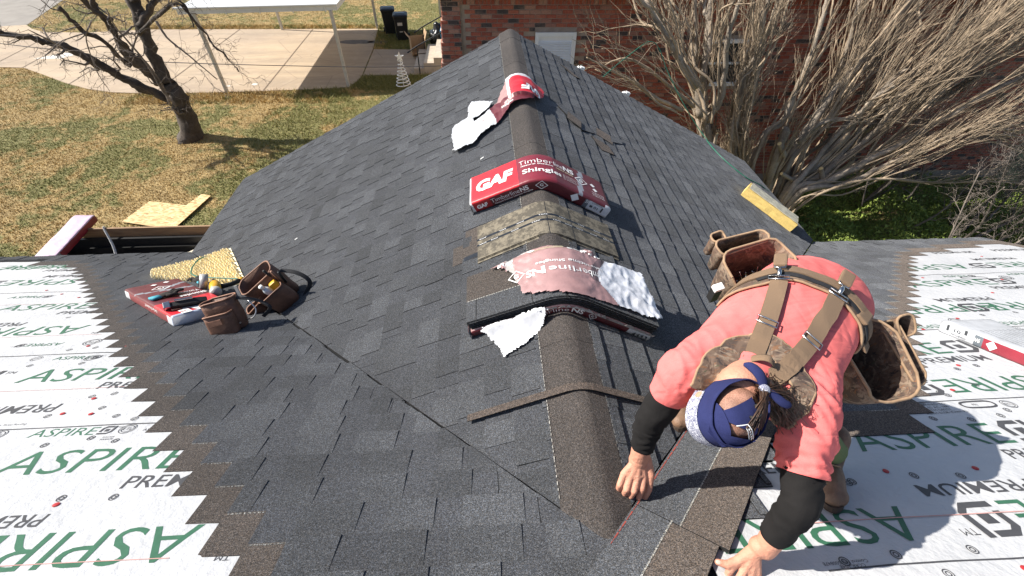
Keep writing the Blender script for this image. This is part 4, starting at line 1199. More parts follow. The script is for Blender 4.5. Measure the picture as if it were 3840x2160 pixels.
make_tree('bare_tree', (-8.96, 12.65, GZ), 'bare dark-barked tree with thick low limb on the lawn', LIMBS_LEFT, M_BARKD, M_TWIGD, 5, 3.4, .85, (.4, 1.2), (0, -.05, -.30), .005, 2, None, rough=True)
blk = lambda p: p.y > 9.1 or p.y < 5.2 or (abs(p.x) < 4.3 and p.y < 6.3) or p.z < GZ + .1
def extra(limbs, n, seed, dx=(-.15, .45)):
    rr = random.Random(seed); out = []
    for k in range(n):
        pts, r0, r1 = rr.choice(limbs)
        a, b = Vector((rr.uniform(-.2, .2), rr.uniform(-.25, .25), 0)), Vector((rr.uniform(*dx), rr.uniform(-.45, .3), rr.uniform(-.3, .35)))
        m = len(pts) - 1
        out.append(([tuple(Vector(p) + a.lerp(b, i / m) + Vector((rr.gauss(0, .05), rr.gauss(0, .05), rr.gauss(0, .04)))) for i, p in enumerate(pts)], r0 * rr.choice([.18, .22, .28, .35, .5, .65]), r1 * .45))
    return out
LIMBS_RIGHT_A += extra(LIMBS_RIGHT_A, 30, 2, (-.5, .5)); LIMBS_RIGHT_B += extra(LIMBS_RIGHT_B, 50, 3)
LIMBS_RIGHT_A = [(p, a * 1.2, b * 1.2) for p, a, b in LIMBS_RIGHT_A]; LIMBS_RIGHT_B = [(p, a * 1.12, b * 1.1) for p, a, b in LIMBS_RIGHT_B]
make_tree('bare_shrub', (5.2, 7.8, GZ), 'bare pale multi-stemmed shrub nearest the brick house window', LIMBS_RIGHT_A, M_BARKL, M_TWIGL, 6, 3.2, .85, (.12, .6), (-.05, 0, .2), .005, 1, blk, wobble=.16)
e = make_tree('bare_shrub', (6.2, 7.6, GZ), 'large bare shrub fanning out right, with freshly cut stubs', LIMBS_RIGHT_B, M_BARKL, M_TWIGL, 8, 2.5, 1.25, (.05, .34), (.0, 0, .14), .0055, 1, blk, wobble=.09, tmin=.42)
for pts, r0, r1 in CUT_STUBS:
    a, b = Vector(pts[0]), Vector(pts[1]); d = (b - a).normalized()
    o = mk('cut_stub', *tube([a - d * .1, b], [r0, r1], 10), M_BARKL, e)
    mk('cut_face', *tube([b - d * .004, b + d * .006], [r1 * .9, r1 * .86], 10), M_CUT, e)
# shaded thicket at the far right
limbs = []
rr = random.Random(21)
for k in range(26):
    x, y = rr.uniform(8.6, 13.0), rr.uniform(5.6, 9.0)
    limbs.append(([(x, y, GZ), (x + rr.uniform(-.4, .6), y + rr.uniform(-.3, .3), GZ + .9), (x + rr.uniform(-.8, 1.2), y + rr.uniform(-.5, .4), GZ + rr.uniform(1.6, 2.6))], rr.uniform(.02, .04), .008))
make_tree('bare_thicket', (10.5, 7.3, GZ), 'dense grey thicket of bare twigs at the right edge', limbs, M_BARKL, M_TWIGD, 31, 5, .55, (.3, 1.3), (0, 0, 0), .003, 2, lambda p: p.y > 9.2 or p.y < 4.4 or p.z < GZ + .02)

# low green ground cover under the shrubs
t = NT('ground_cover_leaf'); n = t.noise(5, 3); n2 = t.noise(70, 2)
c = t.mix(t.ramp(n, [(.35, 0), (.65, 1)]), (.15, .22, .04), (.28, .35, .07))
t.color(t.mix(1.0, c, t.ramp(n2, [(.3, .5), (.7, 1.4)]), 'MULTIPLY')).rough(.7); M_COVER = t.m
rs = np.random.RandomState(4)
n = 90000
P = np.column_stack([rs.uniform(5.0, 13.5, n), rs.uniform(4.3, 9.3, n)])
hh = np.array([max(0.0, mnoise.noise((p[0] * .9, p[1] * .9, 0)) + .45) for p in P]) * .55
zz = GZ + hh * rs.uniform(0, 1, n) ** .5
V = np.zeros((n, 3, 3)); dv = rs.normal(0, 1, (n, 2, 3)) * .028
base = np.column_stack([P, zz]); V[:, 0] = base; V[:, 1] = base + dv[:, 0] + [0, 0, .01]; V[:, 2] = base + dv[:, 1] + [0, 0, .012]
me = bpy.data.meshes.new('ground_cover'); me.vertices.add(n * 3); me.vertices.foreach_set('co', V.reshape(-1))
me.loops.add(n * 3); me.loops.foreach_set('vertex_index', np.arange(n * 3, dtype=np.int32)); me.polygons.add(n); me.polygons.foreach_set('loop_start', np.arange(0, n * 3, 3, dtype=np.int32))
me.update(calc_edges=True); me.validate(); me.materials.append(M_COVER)
o = bpy.data.objects.new('ground_cover', me); col.objects.link(o); tag(o, 'bright green leafy ground cover under the bare shrubs', 'ground cover', kind='stuff')
# ================================================================== things lying over the gable ridge
def film_mat(name, rough=.32, wr=30):
    t = NT(name)
    n = t.noise(wr, 4, .65); n2 = t.noise(9, 3, .6)
    c = t.mix(1.0, t.attr(), t.ramp(n2, [(.25, .82), (.75, 1.15)]), 'MULTIPLY')
    t.color(c).rough(rough).set(Specular_IOR_Level=.5).bump(t.math('ADD', n, t.math('MULTIPLY', n2, .8)), .35, .006)
    return t.m
M_FILM = film_mat('printed_plastic_film', .42)
M_FILMW = film_mat('white_plastic_film', .4, 22)
M_INKW = simple('white_print', (.80, .79, .77), .45, .04, 30)
M_INKC = simple('cream_print', (.62, .55, .36), .45, .04, 30)
M_INKD = simple('dark_label_print', (.05, .055, .06), .5, .1, 30)
RED, MAROON, FADED, WHITE, LGREY = (.56, .018, .028), (.115, .017, .023), (.34, .20, .195), (.56, .57, .595), (.24, .25, .28)

def fold_text(parent, s, fn, x, y, cap, mat, width=None, bold=.0, shear=0.0, rot=False, name='lettering', step=.03):
    v, f, w = text2d(s, bold, shear)
    sx = cap if width is None else width / w
    V, F = cut_mesh([(p[0] * sx, p[1] * cap) for p in v], f, 0, step)
    sg = -1 if rot else 1
    return mk(name, [fn(x + sg * a, y + sg * b) for a, b in V], F, mat, parent)
def fold_poly(parent, pts, fn, mat, name='print_block'):
    V, F = cut_mesh(pts, [tuple(range(len(pts)))], 0, .03)
    return mk(name, [fn(a, b) for a, b in V], F, mat, parent)
def diamond(parent, fn, x, y, r, mat, fill=False):
    if fill: fold_poly(parent, [(x - r, y), (x, y - r), (x + r, y), (x, y + r)], fn, mat, 'diamond_mark'); return
    for k in range(4):
        P = lambda q, s: (x + s * r * math.cos(q * math.pi / 2), y + s * r * math.sin(q * math.pi / 2))
        fold_poly(parent, [P(k, 1), P(k + 1, 1), P(k + 1, .84), P(k, .84)], fn, mat, 'diamond_mark')
    fold_text(parent, 'G', fn, x - r * .28, y - r * .3, r * .6, mat, bold=.02)

def bundle_body(name, parent, F, d0, d1, y0, y1, h0, th, colf, mat, nd=44, lump=.002, seed=0, smooth=True):
    """wrapped bundle: rounded profile swept across; F(d,h,y) places it"""
    prof = [(y0 + .003, h0), (y0, h0 + .012), (y0, h0 + th - .014), (y0 + .004, h0 + th - .004), (y0 + .014, h0 + th)]
    ny = 8
    prof += [(y0 + .014 + (y1 - y0 - .028) * k / ny, h0 + th) for k in range(1, ny + 1)]
    prof += [(y1 - .004, h0 + th - .004), (y1, h0 + th - .014), (y1, h0 + .012), (y1 - .003, h0)]
    m = len(prof); V, Fc, Cs = [], [], []
    for i in range(nd + 1):
        e = min(i, nd - i); d = d0 + (d1 - d0) * i / nd
        for j, (y, h) in enumerate(prof):
            k = mnoise.noise(Vector((d * 9, y * 11, h * 20 + seed))) * lump + mnoise.noise(Vector((d * 30, y * 26, h * 60 + seed))) * lump * .6
            drop = .010 if e == 0 and h > h0 + .02 else 0
            V.append(F(d, h + k - drop, y + k * .6))
    for i in range(nd):
        for j in range(m - 1):
            a = i * m + j
            Fc.append((a, a + m, a + m + 1, a + 1)); Cs.append(colf(d0 + (d1 - d0) * (i + .5) / nd, (prof[j][0] + prof[j + 1][0]) / 2, j))
    Fc.append(tuple(range(m))); Cs.append(WHITE)
    Fc.append(tuple(range(nd * m + m - 1, nd * m - 1, -1))); Cs.append(WHITE)
    Fc += [(i * m, i * m + m - 1, (i + 1) * m + m - 1, (i + 1) * m) for i in range(nd)]; Cs += [WHITE] * nd
    return mk(name, V, Fc, mat, parent, smooth, Cs)

# ---- full wrapped bundle
SK = -.10
B1 = empty('shingle_bundle', (0, 2.3, 0), 'unopened red and maroon wrapped shingle bundle bent over the ridge', 'shingle bundle', 'wrapped shingle bundles')
RB = .16
FB = lambda d, h, y: fold(d, h, y + SK * d, RB) + Vector((0, 0, .012))
def colb(d, y, j):
    if d < -.492: return WHITE
    if j in (0, 1):                                        # near long side
        if d > .30: return WHITE if d > .345 else (.12, .14, .16)
        return (RED[0] * .55, .012, .016) if d < -.36 else (MAROON[0] * .8, .010, .016)
    if d > .46: return WHITE if j < 4 else MAROON
    if d < -.115: return RED
    if .25 < d - (y - 2.3) * .16 < .29: return LGREY
    return (.19, .020, .032) if d < .06 else MAROON
y0b, y1b, hb, tb = 2.17, 2.52, .012, .085
bundle_body('wrapper', B1, FB, -.505, .505, y0b, y1b, hb, tb, colb, M_FILM, 60, .0022, 1)
topf = lambda a, b: FB(a, hb + tb + .0032, b)
frof = lambda a, b: FB(a, b, y0b - .0045)
fold_text(B1, 'GAF', topf, -.445, 2.28, .125, M_INKW, .30, .05, .18)
fold_text(B1, 'Timberline', topf, -.095, 2.392, .058, M_INKW, .235, -.012)
fold_text(B1, 'NS', topf, .145, 2.392, .058, M_INKW, .085, .03)
fold_text(B1, 'Natural Shadow', topf, -.085, 2.365, .017, M_INKW, .15, .012); fold_text(B1, 'Lifetime Shingles', topf, .08, 2.362, .017, M_INKC, .14, .012)
fold_text(B1, 'Shingles', topf, -.08, 2.272, .052, M_INKW, .19, .016)
for k in range(4): fold_text(B1, 'algae resistant limited warranty', topf, .125, 2.315 - k * .018, .008, M_INKW, .13)
diamond(B1, topf, .285, 2.36, .055, M_INKW)
diamond(B1, topf, .385, 2.375, .022, M_INKW, True); diamond(B1, topf, .395, 2.320, .022, M_INKW, True)
for k in range(3): fold_text(B1, 'shinglerecycling', topf, .36, 2.275 - k * .02, .011, M_INKW, .10)
fold_text(B1, 'GAF', frof, -.465, .034, .030, M_INKW, .085, .05, .1)
fold_text(B1, 'Timberline', frof, -.35, .040, .034, M_INKW, .215, -.01); fold_text(B1, 'NS', frof, -.128, .040, .034, M_INKW, .06, .03)
fold_text(B1, 'Natural Shadow Lifetime Shingles', frof, -.33, .022, .012, M_INKW, .28)
diamond(B1, frof, .0, .055, .033, M_INKW); diamond(B1, frof, .225, .055, .034, M_INKW, True)
fold_text(B1, 'SW', frof, .308, .055, .026, M_INKW, .034, .02)
fold_text(B1, 'CHARCOAL', frof, .355, .072, .013, M_INKD, .09); fold_text(B1, '01', frof, .385, .040, .020, M_INKD, .03, .01)
fold_poly(B1, [(.352, .04), (.372, .04), (.372, .056), (.352, .056)], frof, M_INKD, 'barcode'); fold_poly(B1, [(.44, .035), (.452, .035), (.452, .07), (.44, .07)], frof, M_INKD, 'barcode')
# loose film tail at the left end
fv = lambda d, h, y: FB(d, h, y)
V = []; F_ = []
for i in range(9):
    y = 2.165 + .36 * i / 8
    for j, (d, h) in enumerate([(-.504, .085), (-.512, .055), (-.520, .025), (-.528, .004)]):
        V.append(FB(d + .006 * mnoise.noise(Vector((y * 20, j, 0))), h, y))
for i in range(8):
    for j in range(3): a = i * 4 + j; F_.append((a, a + 4, a + 5, a + 1))
mk('wrapper_end', V, F_, M_FILMW, B1, True, [WHITE] * len(F_))

# ---- shingles turned over, undersides up
t = NT('shingle_underside')
n = t.noise(26, 5, .7); n2 = t.noise(9, 4, .7); n3 = t.noise(230, 2)
c = t.mix(t.ramp(t.math('ADD', t.math('MULTIPLY', n, .6), t.math('MULTIPLY', n2, .4)), [(.46, 0), (.54, 1)]), (.085, .074, .056), (.215, .185, .135))
c = t.mix(t.ramp(n3, [(.3, 0), (.7, .5)]), c, (.05, .042, .03))
t.color(c).rough(.9).bump(n3, .3, .002); M_UNDER = t.m
M_TAPE = simple('black_release_tape', (.012, .014, .019), .35, .3, 40)
st = empty('loose_shingle_stack', (0, 1.85, 0), 'loose shingles lying tan underside up across the ridge', 'shingles')
RS = .15
for k in range(3):
    o = sheet('shingle', st, -.482 + .003 * k, .500 - .002 * k, 1.68 + .004 * k - (.012 if k == 0 else 0), 2.03, .012 + .0055 * k, .005, M_UNDER, 46, (lambda d, y: (.2, .17, .12)), r=RS)
FS = lambda a, b: fold(a, .0292, b, RS)
for yy, w in ((1.872, .020), (1.818, .018)):
    fold_poly(st, [(-.480, yy), (.495, yy), (.495, yy + w), (-.480, yy + w)], lambda a, b: fold(a, .0288, b, RS), M_TAPE, 'release_tape')
    x = -.46
    rr = random.Random(int(yy * 100))
    while x < .44:
        fold_text(st, rr.choice(['REMOVE', 'TAPE', 'ROOF', 'NAIL']), lambda a, b: fold(a, .0296, b, RS), x, yy + .004, .010, M_INKW, .05); x += rr.uniform(.08, .16)
for k in range(2):                                       # lines where the laminated layers meet
    fold_poly(st, [(.0 + .16 * k, 1.68), (.003 + .16 * k, 1.68), (.003 + .16 * k, 2.03), (.0 + .16 * k, 2.03)], FS, M_TAPE, 'seam')
o = sheet('shingle', st, -.672, -.45, 1.742, 1.925, .007, .005, M_SH, 10, (lambda d, y: BROWN), r=RS)
o = sheet('shingle', st, -.580, -.45, 1.925, 2.06, .007, .0045, M_SH, 10, (lambda d, y: BROWN), r=RS)
fold_poly(st, [(-.585, 1.745), (-.48, 1.745), (-.48, 1.785), (-.585, 1.785)], lambda a, b: fold(a, .0135, b, RS), M_TAPE, 'release_tape')

# ---- torn-open bundle
OB = empty('open_shingle_bundle', (0, 1.2, 0), 'torn-open shingle bundle with a faded maroon wrapper thrown over it', 'shingle bundle')
SK2 = -.075; RO = .15
FO = lambda d, h, y: fold(d, h, y + SK2 * d, RO) + Vector((0, 0, .010))
# lower wrapper still round the bottom of the bundle
def colo(d, y, j):
    if j <= 2: return WHITE if d > .36 else (MAROON[0] * .75, .012, .018)
    return FADED
bundle_body('wrapper_bottom', OB, FO, -.515, .50, 1.045, 1.40, .012, .046, colo, M_FILM, 50, .002, 4)
fro = lambda a, b: FO(a, b, 1.0415)
fold_text(OB, 'berline', fro, -.12, .024, .026, M_INKW, .135, -.01); fold_text(OB, 'NS', fro, .025, .024, .028, M_INKW, .055, .03)
diamond(OB, fro, .135, .036, .024, M_INKW); diamond(OB, fro, -.405, .034, .022, M_INKW, True)
for k in range(4): fold_poly(OB, [(.39 + .025 * k, .02 + .006 * k), (.41 + .025 * k, .016), (.405 + .025 * k, .04)], fro, M_INKD, 'torn_hole')
# the shingles themselves
def lift_end(d, y): return .012 * max(0, (-d - .25)) / .25
for k in range(11):
    dx = random.uniform(-.004, .004); dy = random.uniform(-.004, .004)
    last = k == 10
    V, F_, Cs = [], [], []
    nd = 44; h = .058 + .0056 * k
    ya, yb, ym = 1.056 + dy, 1.405 + dy, 1.056 + dy + .150
    rows = [ya, ym, yb]
    for lay in (.0042, 0):
        for y in rows:
            for i in range(nd + 1):
                d = -.498 + dx + .996 * i / nd
                V.append(FO(d, h + lay, y))
    n1 = nd + 1; Ls = 3 * n1
    for j in range(2):
        for i in range(nd):
            a = j * n1 + i
            F_.append((a, a + 1, a + 1 + n1, a + n1)); Cs.append(GREY if j == 0 else (BROWN[0] * .9, BROWN[1] * .9, BROWN[2] * .9))
            F_.append((Ls + a, Ls + a + n1, Ls + a + 1 + n1, Ls + a + 1)); Cs.append(EDGE)
    for i in range(nd):
        F_.append((i + 1, i, Ls + i, Ls + i + 1)); Cs.append(EDGE); a = 2 * n1 + i; F_.append((a, a + 1, Ls + a + 1, Ls + a)); Cs.append(EDGE)
    for j in range(2):
        a = j * n1; F_.append((a, a + n1, Ls + a + n1, Ls + a)); Cs.append((.05, .05, .04)); a = j * n1 + nd; F_.append((a + n1, a, Ls + a, Ls + a + n1)); Cs.append(EDGE)
    mk('shingle', V, F_, M_SH, OB, False, Cs)
hs = .058 + .0056 * 10 + .0042
m = MB(); x = -.49; rr = random.Random(2)
while x < -.1:
    w = rr.uniform(.004, .012); m.add([FO(x, hs + .001, 1.203), FO(x + w, hs + .001, 1.203), FO(x + w, hs + .001, 1.208), FO(x, hs + .001, 1.208)], [(0, 1, 2, 3)]); x += w + rr.uniform(.002, .008)
m.build('seal_dot_line', M_DASH, OB)
for x in (-.44, -.12, .0): fold_poly(OB, [(x, 1.052), (x + .004, 1.052), (x + .004, 1.2), (x, 1.2)], lambda a, b: FO(a, hs + .0012, b), M_BLACKGAP, 'tab_slot')

def inpoly(p, poly):
    c = False; j = len(poly) - 1
    for i in range(len(poly)):
        if (poly[i][1] > p[1]) != (poly[j][1] > p[1]) and p[0] < (poly[j][0] - poly[i][0]) * (p[1] - poly[i][1]) / (poly[j][1] - poly[i][1]) + poly[i][0]: c = not c
        j = i
    return c
def film(name, parent, poly, F, hf, colf, mat, cell=.011, jag=.006, seed=0):
    """torn sheet of film: fine grid kept inside a ragged outline"""
    d0 = min(p[0] for p in poly) - .02; d1 = max(p[0] for p in poly) + .02; y0 = min(p[1] for p in poly) - .02; y1 = max(p[1] for p in poly) + .02
    nx, ny = int((d1 - d0) / cell) + 1, int((y1 - y0) / cell) + 1
    idx = {}; V = []; Fc = []; Cs = []
    def vt(i, j):
        if (i, j) not in idx:
            d, y = d0 + i * cell, y0 + j * cell
            d += jag * .5 * mnoise.noise(Vector((i * .9, j * .7, seed))); y += jag * .5 * mnoise.noise(Vector((i * .7, j * 1.1, seed + 5)))
            idx[(i, j)] = len(V); V.append(F(d, hf(d, y), y))
        return idx[(i, j)]
    for i in range(nx):
        for j in range(ny):
            d, y = d0 + (i + .5) * cell, y0 + (j + .5) * cell
            jd = jag * mnoise.noise(Vector((d * 60, y * 60, seed)))
            if inpoly((d + jd, y + jd), poly):
                Fc.append((vt(i, j), vt(i + 1, j), vt(i + 1, j + 1), vt(i, j + 1))); Cs.append(colf(d, y))
    return mk(name, V, Fc, mat, parent, True, Cs)
WP = [(-.336, 1.415), (-.232, 1.483), (-.106, 1.516), (-.02, 1.49), (.03, 1.43), (.102, 1.442), (.144, 1.504), (.202, 1.446), (.266, 1.396), (.384, 1.427), (.49, 1.42), (.515, 1.21), (.525, 1.07), (.47, 1.055), (.305, 1.060), (.165, 1.062), (.019, 1.062), (-.036, 1.09), (-.157, 1.139), (-.179, 1.215), (-.207, 1.314), (-.285, 1.403)]
FW = lambda d, h, y: fold(d, h, y, RO) + Vector((0, 0, .010))
def crease(d, y, s):
    """sharp-edged folds running mostly one way"""
    a = mnoise.noise(Vector((d * s * .55 + y * s * .5, y * s * .8 - d * s * .3, 1.7))); b = mnoise.noise(Vector((d * s * 1.7 + 4, y * s * .7, 3.1)))
    return (1 - abs(a) * 2.4) * .65 + (1 - abs(b) * 2.4) * .35
def hw(d, y):
    h = hs + .008 + .010 * crease(d, y, 6) + .004 * mnoise.noise(Vector((d * 30, y * 30, 0)))
    if d > .24: h += .013 * crease(d, y, 12) * min(1, (d - .24) / .1)
    if y > 1.40: h -= (y - 1.40) * .55
    if abs(d - .144) < .05 and y > 1.42: h += .03 * (1 - abs(d - .144) / .05)
    if d < -.25: h += .01
    return max(h, hs + .0025 if y < 1.40 else .02)
def cw(d, y):
    if d > .20 + .05 * math.sin(y * 14): return (.68, .69, .73)
    if d > .15 + .05 * math.sin(y * 14) and y > 1.2: return (.13, .085, .09)
    if -.235 < d + (y - 1.3) * .12 < -.19: return (.36, .34, .32)
    if y > 1.49 and d < -.1: return (.5, .44, .43)
    return FADED
film('torn_wrapper', OB, WP, FW, hw, cw, M_FILM, .0065, .008, 3)
tw = lambda a, b: FW(a, hw(a, b) + .0025, b)
fold_text(OB, 'NS', tw, -.045, 1.275, .050, M_INKW, .085, .03, rot=True, step=.012)
fold_text(OB, 'imberline', tw, .165, 1.265, .046, M_INKW, .20, .0, rot=True, step=.012)
fold_text(OB, 'Shadow Lifetime Shingles', tw, .20, 1.315, .020, M_INKW, .27, .01, rot=True, step=.012)
fold_text(OB, 'Shingles', tw, .20, 1.435, .040, M_INKW, .17, .015, rot=True, step=.012)
fold_poly(OB, [(-.07, 1.455), (.02, 1.445), (.02, 1.452), (-.07, 1.462)], tw, M_INKC, 'print_line'); fold_poly(OB, [(-.09, 1.435), (.02, 1.428), (.02, 1.434), (-.09, 1.441)], tw, M_INKC, 'print_line')
diamond(OB, tw, -.185, 1.27, .05, M_INKW); diamond(OB, tw, -.10, 1.47, .026, M_INKW, True)
fold_text(OB, 'GAF', tw, -.20, 1.435, .05, M_INKW, .09, .05, rot=True, step=.012)
# white flap hanging from the near edge down on to the left slope
FL = [(-.43, 1.06), (-.311, 1.058), (-.11, 1.06), (-.06, 1.04), (-.11, .995), (-.20, .93), (-.335, .885), (-.36, .95)]
film('torn_flap', OB, FL, lambda d, h, y: fold(d, h, y, .09), lambda d, y: .018 + max(0, min(1, (y - .97) / .075)) ** 1.3 * .062 + .012 * crease(d, y, 13), lambda d, y: WHITE, M_FILMW, .0065, .010, 8)
def shred(p, n, seed):
    rr = random.Random(seed)
    return [(p[0] + (p[2] - p[0]) * k / n, p[1] + (rr.uniform(.0, .028) if k % 2 else 0)) for k in range(n + 1)]
for d0_, d1_, cc in ((-.12, .10, WHITE), (.08, .50, (.5, .46, .45))):
    V, F_ = [], []; n = 26; rr = random.Random(int(d1_ * 100))
    for k in range(n + 1):
        d = d0_ + (d1_ - d0_) * k / n
        V += [FO(d, .052, 1.040), FO(d, .060 + (rr.uniform(.004, .022)), 1.034 - rr.uniform(0, .012))]
    F_ = [(2 * k, 2 * k + 2, 2 * k + 3, 2 * k + 1) for k in range(n)]
    mk('torn_edge', V, F_, M_FILMW, OB, True, [cc] * n)
V, F_ = [], []
for k in range(13):
    y = 1.04 + .375 * k / 12
    V += [FO(-.516, .068 + .012 * mnoise.noise(Vector((y * 9, 0, 0))), y), FO(-.522, .035, y), FO(-.53, .004, y)]
F_ = [(3 * k + j, 3 * k + 3 + j, 3 * k + 4 + j, 3 * k + 1 + j) for k in range(12) for j in range(2)]
mk('wrapper_end', V, F_, M_FILMW, OB, True, [WHITE] * len(F_))

# ---- empty wrapper farther up the ridge
EW = empty('empty_wrapper', (-.2, 3.8, 0), 'crumpled empty red and white shingle wrapper near the far end of the ridge', 'plastic wrapper')
EP = [(-.695, 3.27), (-.735, 3.6), (-.723, 3.835), (-.566, 3.868), (-.561, 4.117), (-.523, 4.191), (-.461, 4.103), (-.28, 3.90), (-.33, 3.83), (-.5, 3.74), (-.5, 3.68), (-.36, 3.72), (-.25, 3.80), (-.18, 4.009), (-.12, 4.16), (-.05, 4.19), (.078, 4.13), (.23, 4.08), (.20, 3.888), (.011, 3.60), (-.103, 3.60), (-.262, 3.436), (-.425, 3.359), (-.506, 3.245)]
def he_(d, y):
    b = .035 + .020 * crease(d, y, 5.5) + .009 * crease(d, y, 11)
    if d > -.2: b += .05 * math.exp(-((d + .02) / .14) ** 2) * (1 if y > 3.7 else .5)
    return max(b, .016)
def ce(d, y):
    q = d * .8 + (y - 3.75) * .18
    if d > -.12 and y > 3.72: return (.55, .55, .57) if (y > 4.10 or d < -.085) else RED
    if q > -.26 and d < .05 and y < 3.78: return MAROON if mnoise.noise(Vector((d * 8, y * 8, 0))) < .25 else (.35, .2, .2)
    if d > -.27: return FADED if y > 3.75 else MAROON
    return (.46, .475, .505)
FE = lambda d, h, y: fold(d, h, y, .11)
film('wrapper_film', EW, EP, FE, he_, ce, M_FILM, .0085, .010, 12)
te = lambda a, b: FE(a, he_(a, b) + .004, b)
fold_text(EW, 'GAF', te, .16, 3.90, .13, M_INKW, .17, .05, .1, rot=True, step=.012)
diamond(EW, te, -.40, 3.60, .035, M_INKR)
fold_text(EW, 'Shingles', te, -.20, 3.62, .03, M_INKW, .13, .01, step=.012)

# ---- narrow strip of shingle across the ridge and loose shingle pieces on the right slope
o = sheet('shingle_strip', None, -.535, .40, .588, .622, .028, .005, M_SH, 40, (lambda d, y: (BROWN[0] * 1.1, BROWN[1] * 1.05, BROWN[2] * 1.02)), r=.12)
tag(o, 'narrow brown shingle strip bent across the ridge near the worker', 'shingle strip')
def scrap(pts, h, label, brown=True):
    m = MB(); n = len(pts)
    up = [onC(d / 1.118, y, h + .006 + .01 * mnoise.noise(Vector((d * 9, y * 9, 0)))) for d, y in pts]; dn = [onC(d / 1.118, y, h) for d, y in pts]
    m.add(up + dn, [tuple(range(n))], BROWN if brown else GREY); m.add(up + dn, [((i + 1) % n, i, n + i, n + (i + 1) % n) for i in range(n)], EDGE)
    tag(m.build('shingle_piece', M_SH, None, usecol=True), label, 'shingle piece', 'loose shingle pieces on the right slope')
scrap([(.44, 4.09), (.70, 3.94), (.80, 3.72), (.62, 3.62), (.40, 3.95)], .016, 'dark loose shingle piece right of the empty wrapper', False)
scrap([(.51, 3.93), (.46, 3.72), (.60, 3.62), (.64, 3.80)], .030, 'small brown shingle piece lying on the dark one near the ridge')
scrap([(.86, 3.91), (1.05, 3.85), (1.0, 3.66), (.82, 3.72)], .016, 'square brown shingle piece in the middle of the right slope')
scrap([(1.02, 3.86), (1.19, 3.91), (1.16, 3.80), (1.0, 3.72)], .018, 'thin grey shingle piece tucked beside a square brown one', False)
scrap([(.72, 3.59), (.92, 3.55), (.95, 3.40), (.80, 3.38)], .016, 'brown shingle piece nearest the wrapped bundle on the right slope')
scrap([(.69, 5.58), (.78, 5.58), (.95, 5.38), (.86, 5.36)], .016, 'brown shingle piece close to the far rake edge')
# ================================================================== tools and materials on the left of the roof
def leather(name, c, rim=False):
    t = NT(name); n = t.noise(12, 5, .65); n2 = t.noise(70, 4, .7)
    k = t.mix(t.ramp(n, [(.3, 0), (.7, 1)]), tuple(x * .6 for x in c), tuple(x * 1.35 for x in c))
    t.color(t.mix(t.ramp(n2, [(.55, 0), (.8, .5)]), k, tuple(min(1, x * 2.0) for x in c))).rough(.62).bump(t.math('ADD', n2, t.math('MULTIPLY', n, 2.0)), .45, .005); return t.m
M_LEATH = leather('brown_leather', (.135, .066, .042)); M_LRIM = leather('leather_binding', (.25, .125, .078))
M_BLKW = simple('black_webbing', (.018, .018, .02), .8, .3, 90, bump=.4)
M_STEEL = simple('steel', (.45, .45, .46), .3, .1, 20, 1.0)
M_YEL = simple('yellow_tool_plastic', (.62, .32, .015), .42, .1, 15)
M_GREYPL = simple('grey_tool_metal', (.42, .41, .39), .45, .1, 20, .3)
M_RUB = simple('black_rubber', (.015, .015, .015), .7, .2, 60, bump=.3)

def rrect(w, d, n=5, r=.35):
    """rounded rectangle outline, 4n points"""
    out = []; rr = min(w, d) * r
    for sx, sy, a0 in ((1, 1, 0), (-1, 1, 1), (-1, -1, 2), (1, -1, 3)):
        for k in range(n):
            an = (a0 + k / (n - 1)) * math.pi / 2
            out.append((sx * (w / 2 - rr) + math.cos(an) * rr, sy * (d / 2 - rr) + math.sin(an) * rr))
    return out
def pouch_shell(name, parent, M, w, d, h, mat, rim_mat, off=(0, 0, 0), taper=(.78, .55), thick=.004, seed=0, rimr=.006, tilt=0.0, wav=.012):
    """open bag: outer and inner wall, bottom, bound rim (a sub-part)"""
    n = 20; V, F = [], []
    def ring(z, k, ins):
        a = [(x, y) for x, y in rrect((w * (taper[0] + (1 - taper[0]) * k)) - 2 * ins, (d * (taper[1] + (1 - taper[1]) * k)) - 2 * ins)]
        out = []
        for x, y in a:
            nz = mnoise.noise(Vector((x * 9 + seed, y * 9, z * 7))) * .012 * (1 if k > .05 else 0)
            zz = z + (wav * mnoise.noise(Vector((x * 14 + seed, y * 14, 3))) - tilt * y if k >= .99 else 0)
            s = 1 + nz / max(w, d) * 2 + .05 * math.sin(math.pi * min(1, k))
            out.append(Vector((x * s + off[0], y * s + off[1] , zz + off[2])))
        return out
    zs = [(0, 0), (h * .03, .12), (h * .25, .3), (h * .5, .55), (h * .78, .8), (h, 1.0)]
    rings = [ring(z, k, 0) for z, k in zs] + [ring(z, k, thick) for z, k in zs[::-1]]
    for r in rings: V += r
    for i in range(len(rings) - 1):
        for k in range(n): F.append((i * n + k, i * n + (k + 1) % n, (i + 1) * n + (k + 1) % n, (i + 1) * n + k))
    F.append(tuple(range(n - 1, -1, -1))); F.append(tuple(range((len(rings) - 1) * n, len(rings) * n)))
    o = mk(name, [M @ p for p in V], F, mat, parent, True)
    rp = [M @ p for p in rings[5]]; rp.append(rp[0])
    mk('binding', *tube(rp, rimr, 6, False), rim_mat, o, True)
    return o
def frameM(o, x, y, z):
    """matrix from origin and (not necessarily unit) axes"""
    x, y, z = Vector(x).normalized(), Vector(y).normalized(), Vector(z).normalized()
    return Matrix(((x.x, y.x, z.x, o[0]), (x.y, y.y, z.y, o[1]), (x.z, y.z, z.z, o[2]), (0, 0, 0, 1)))

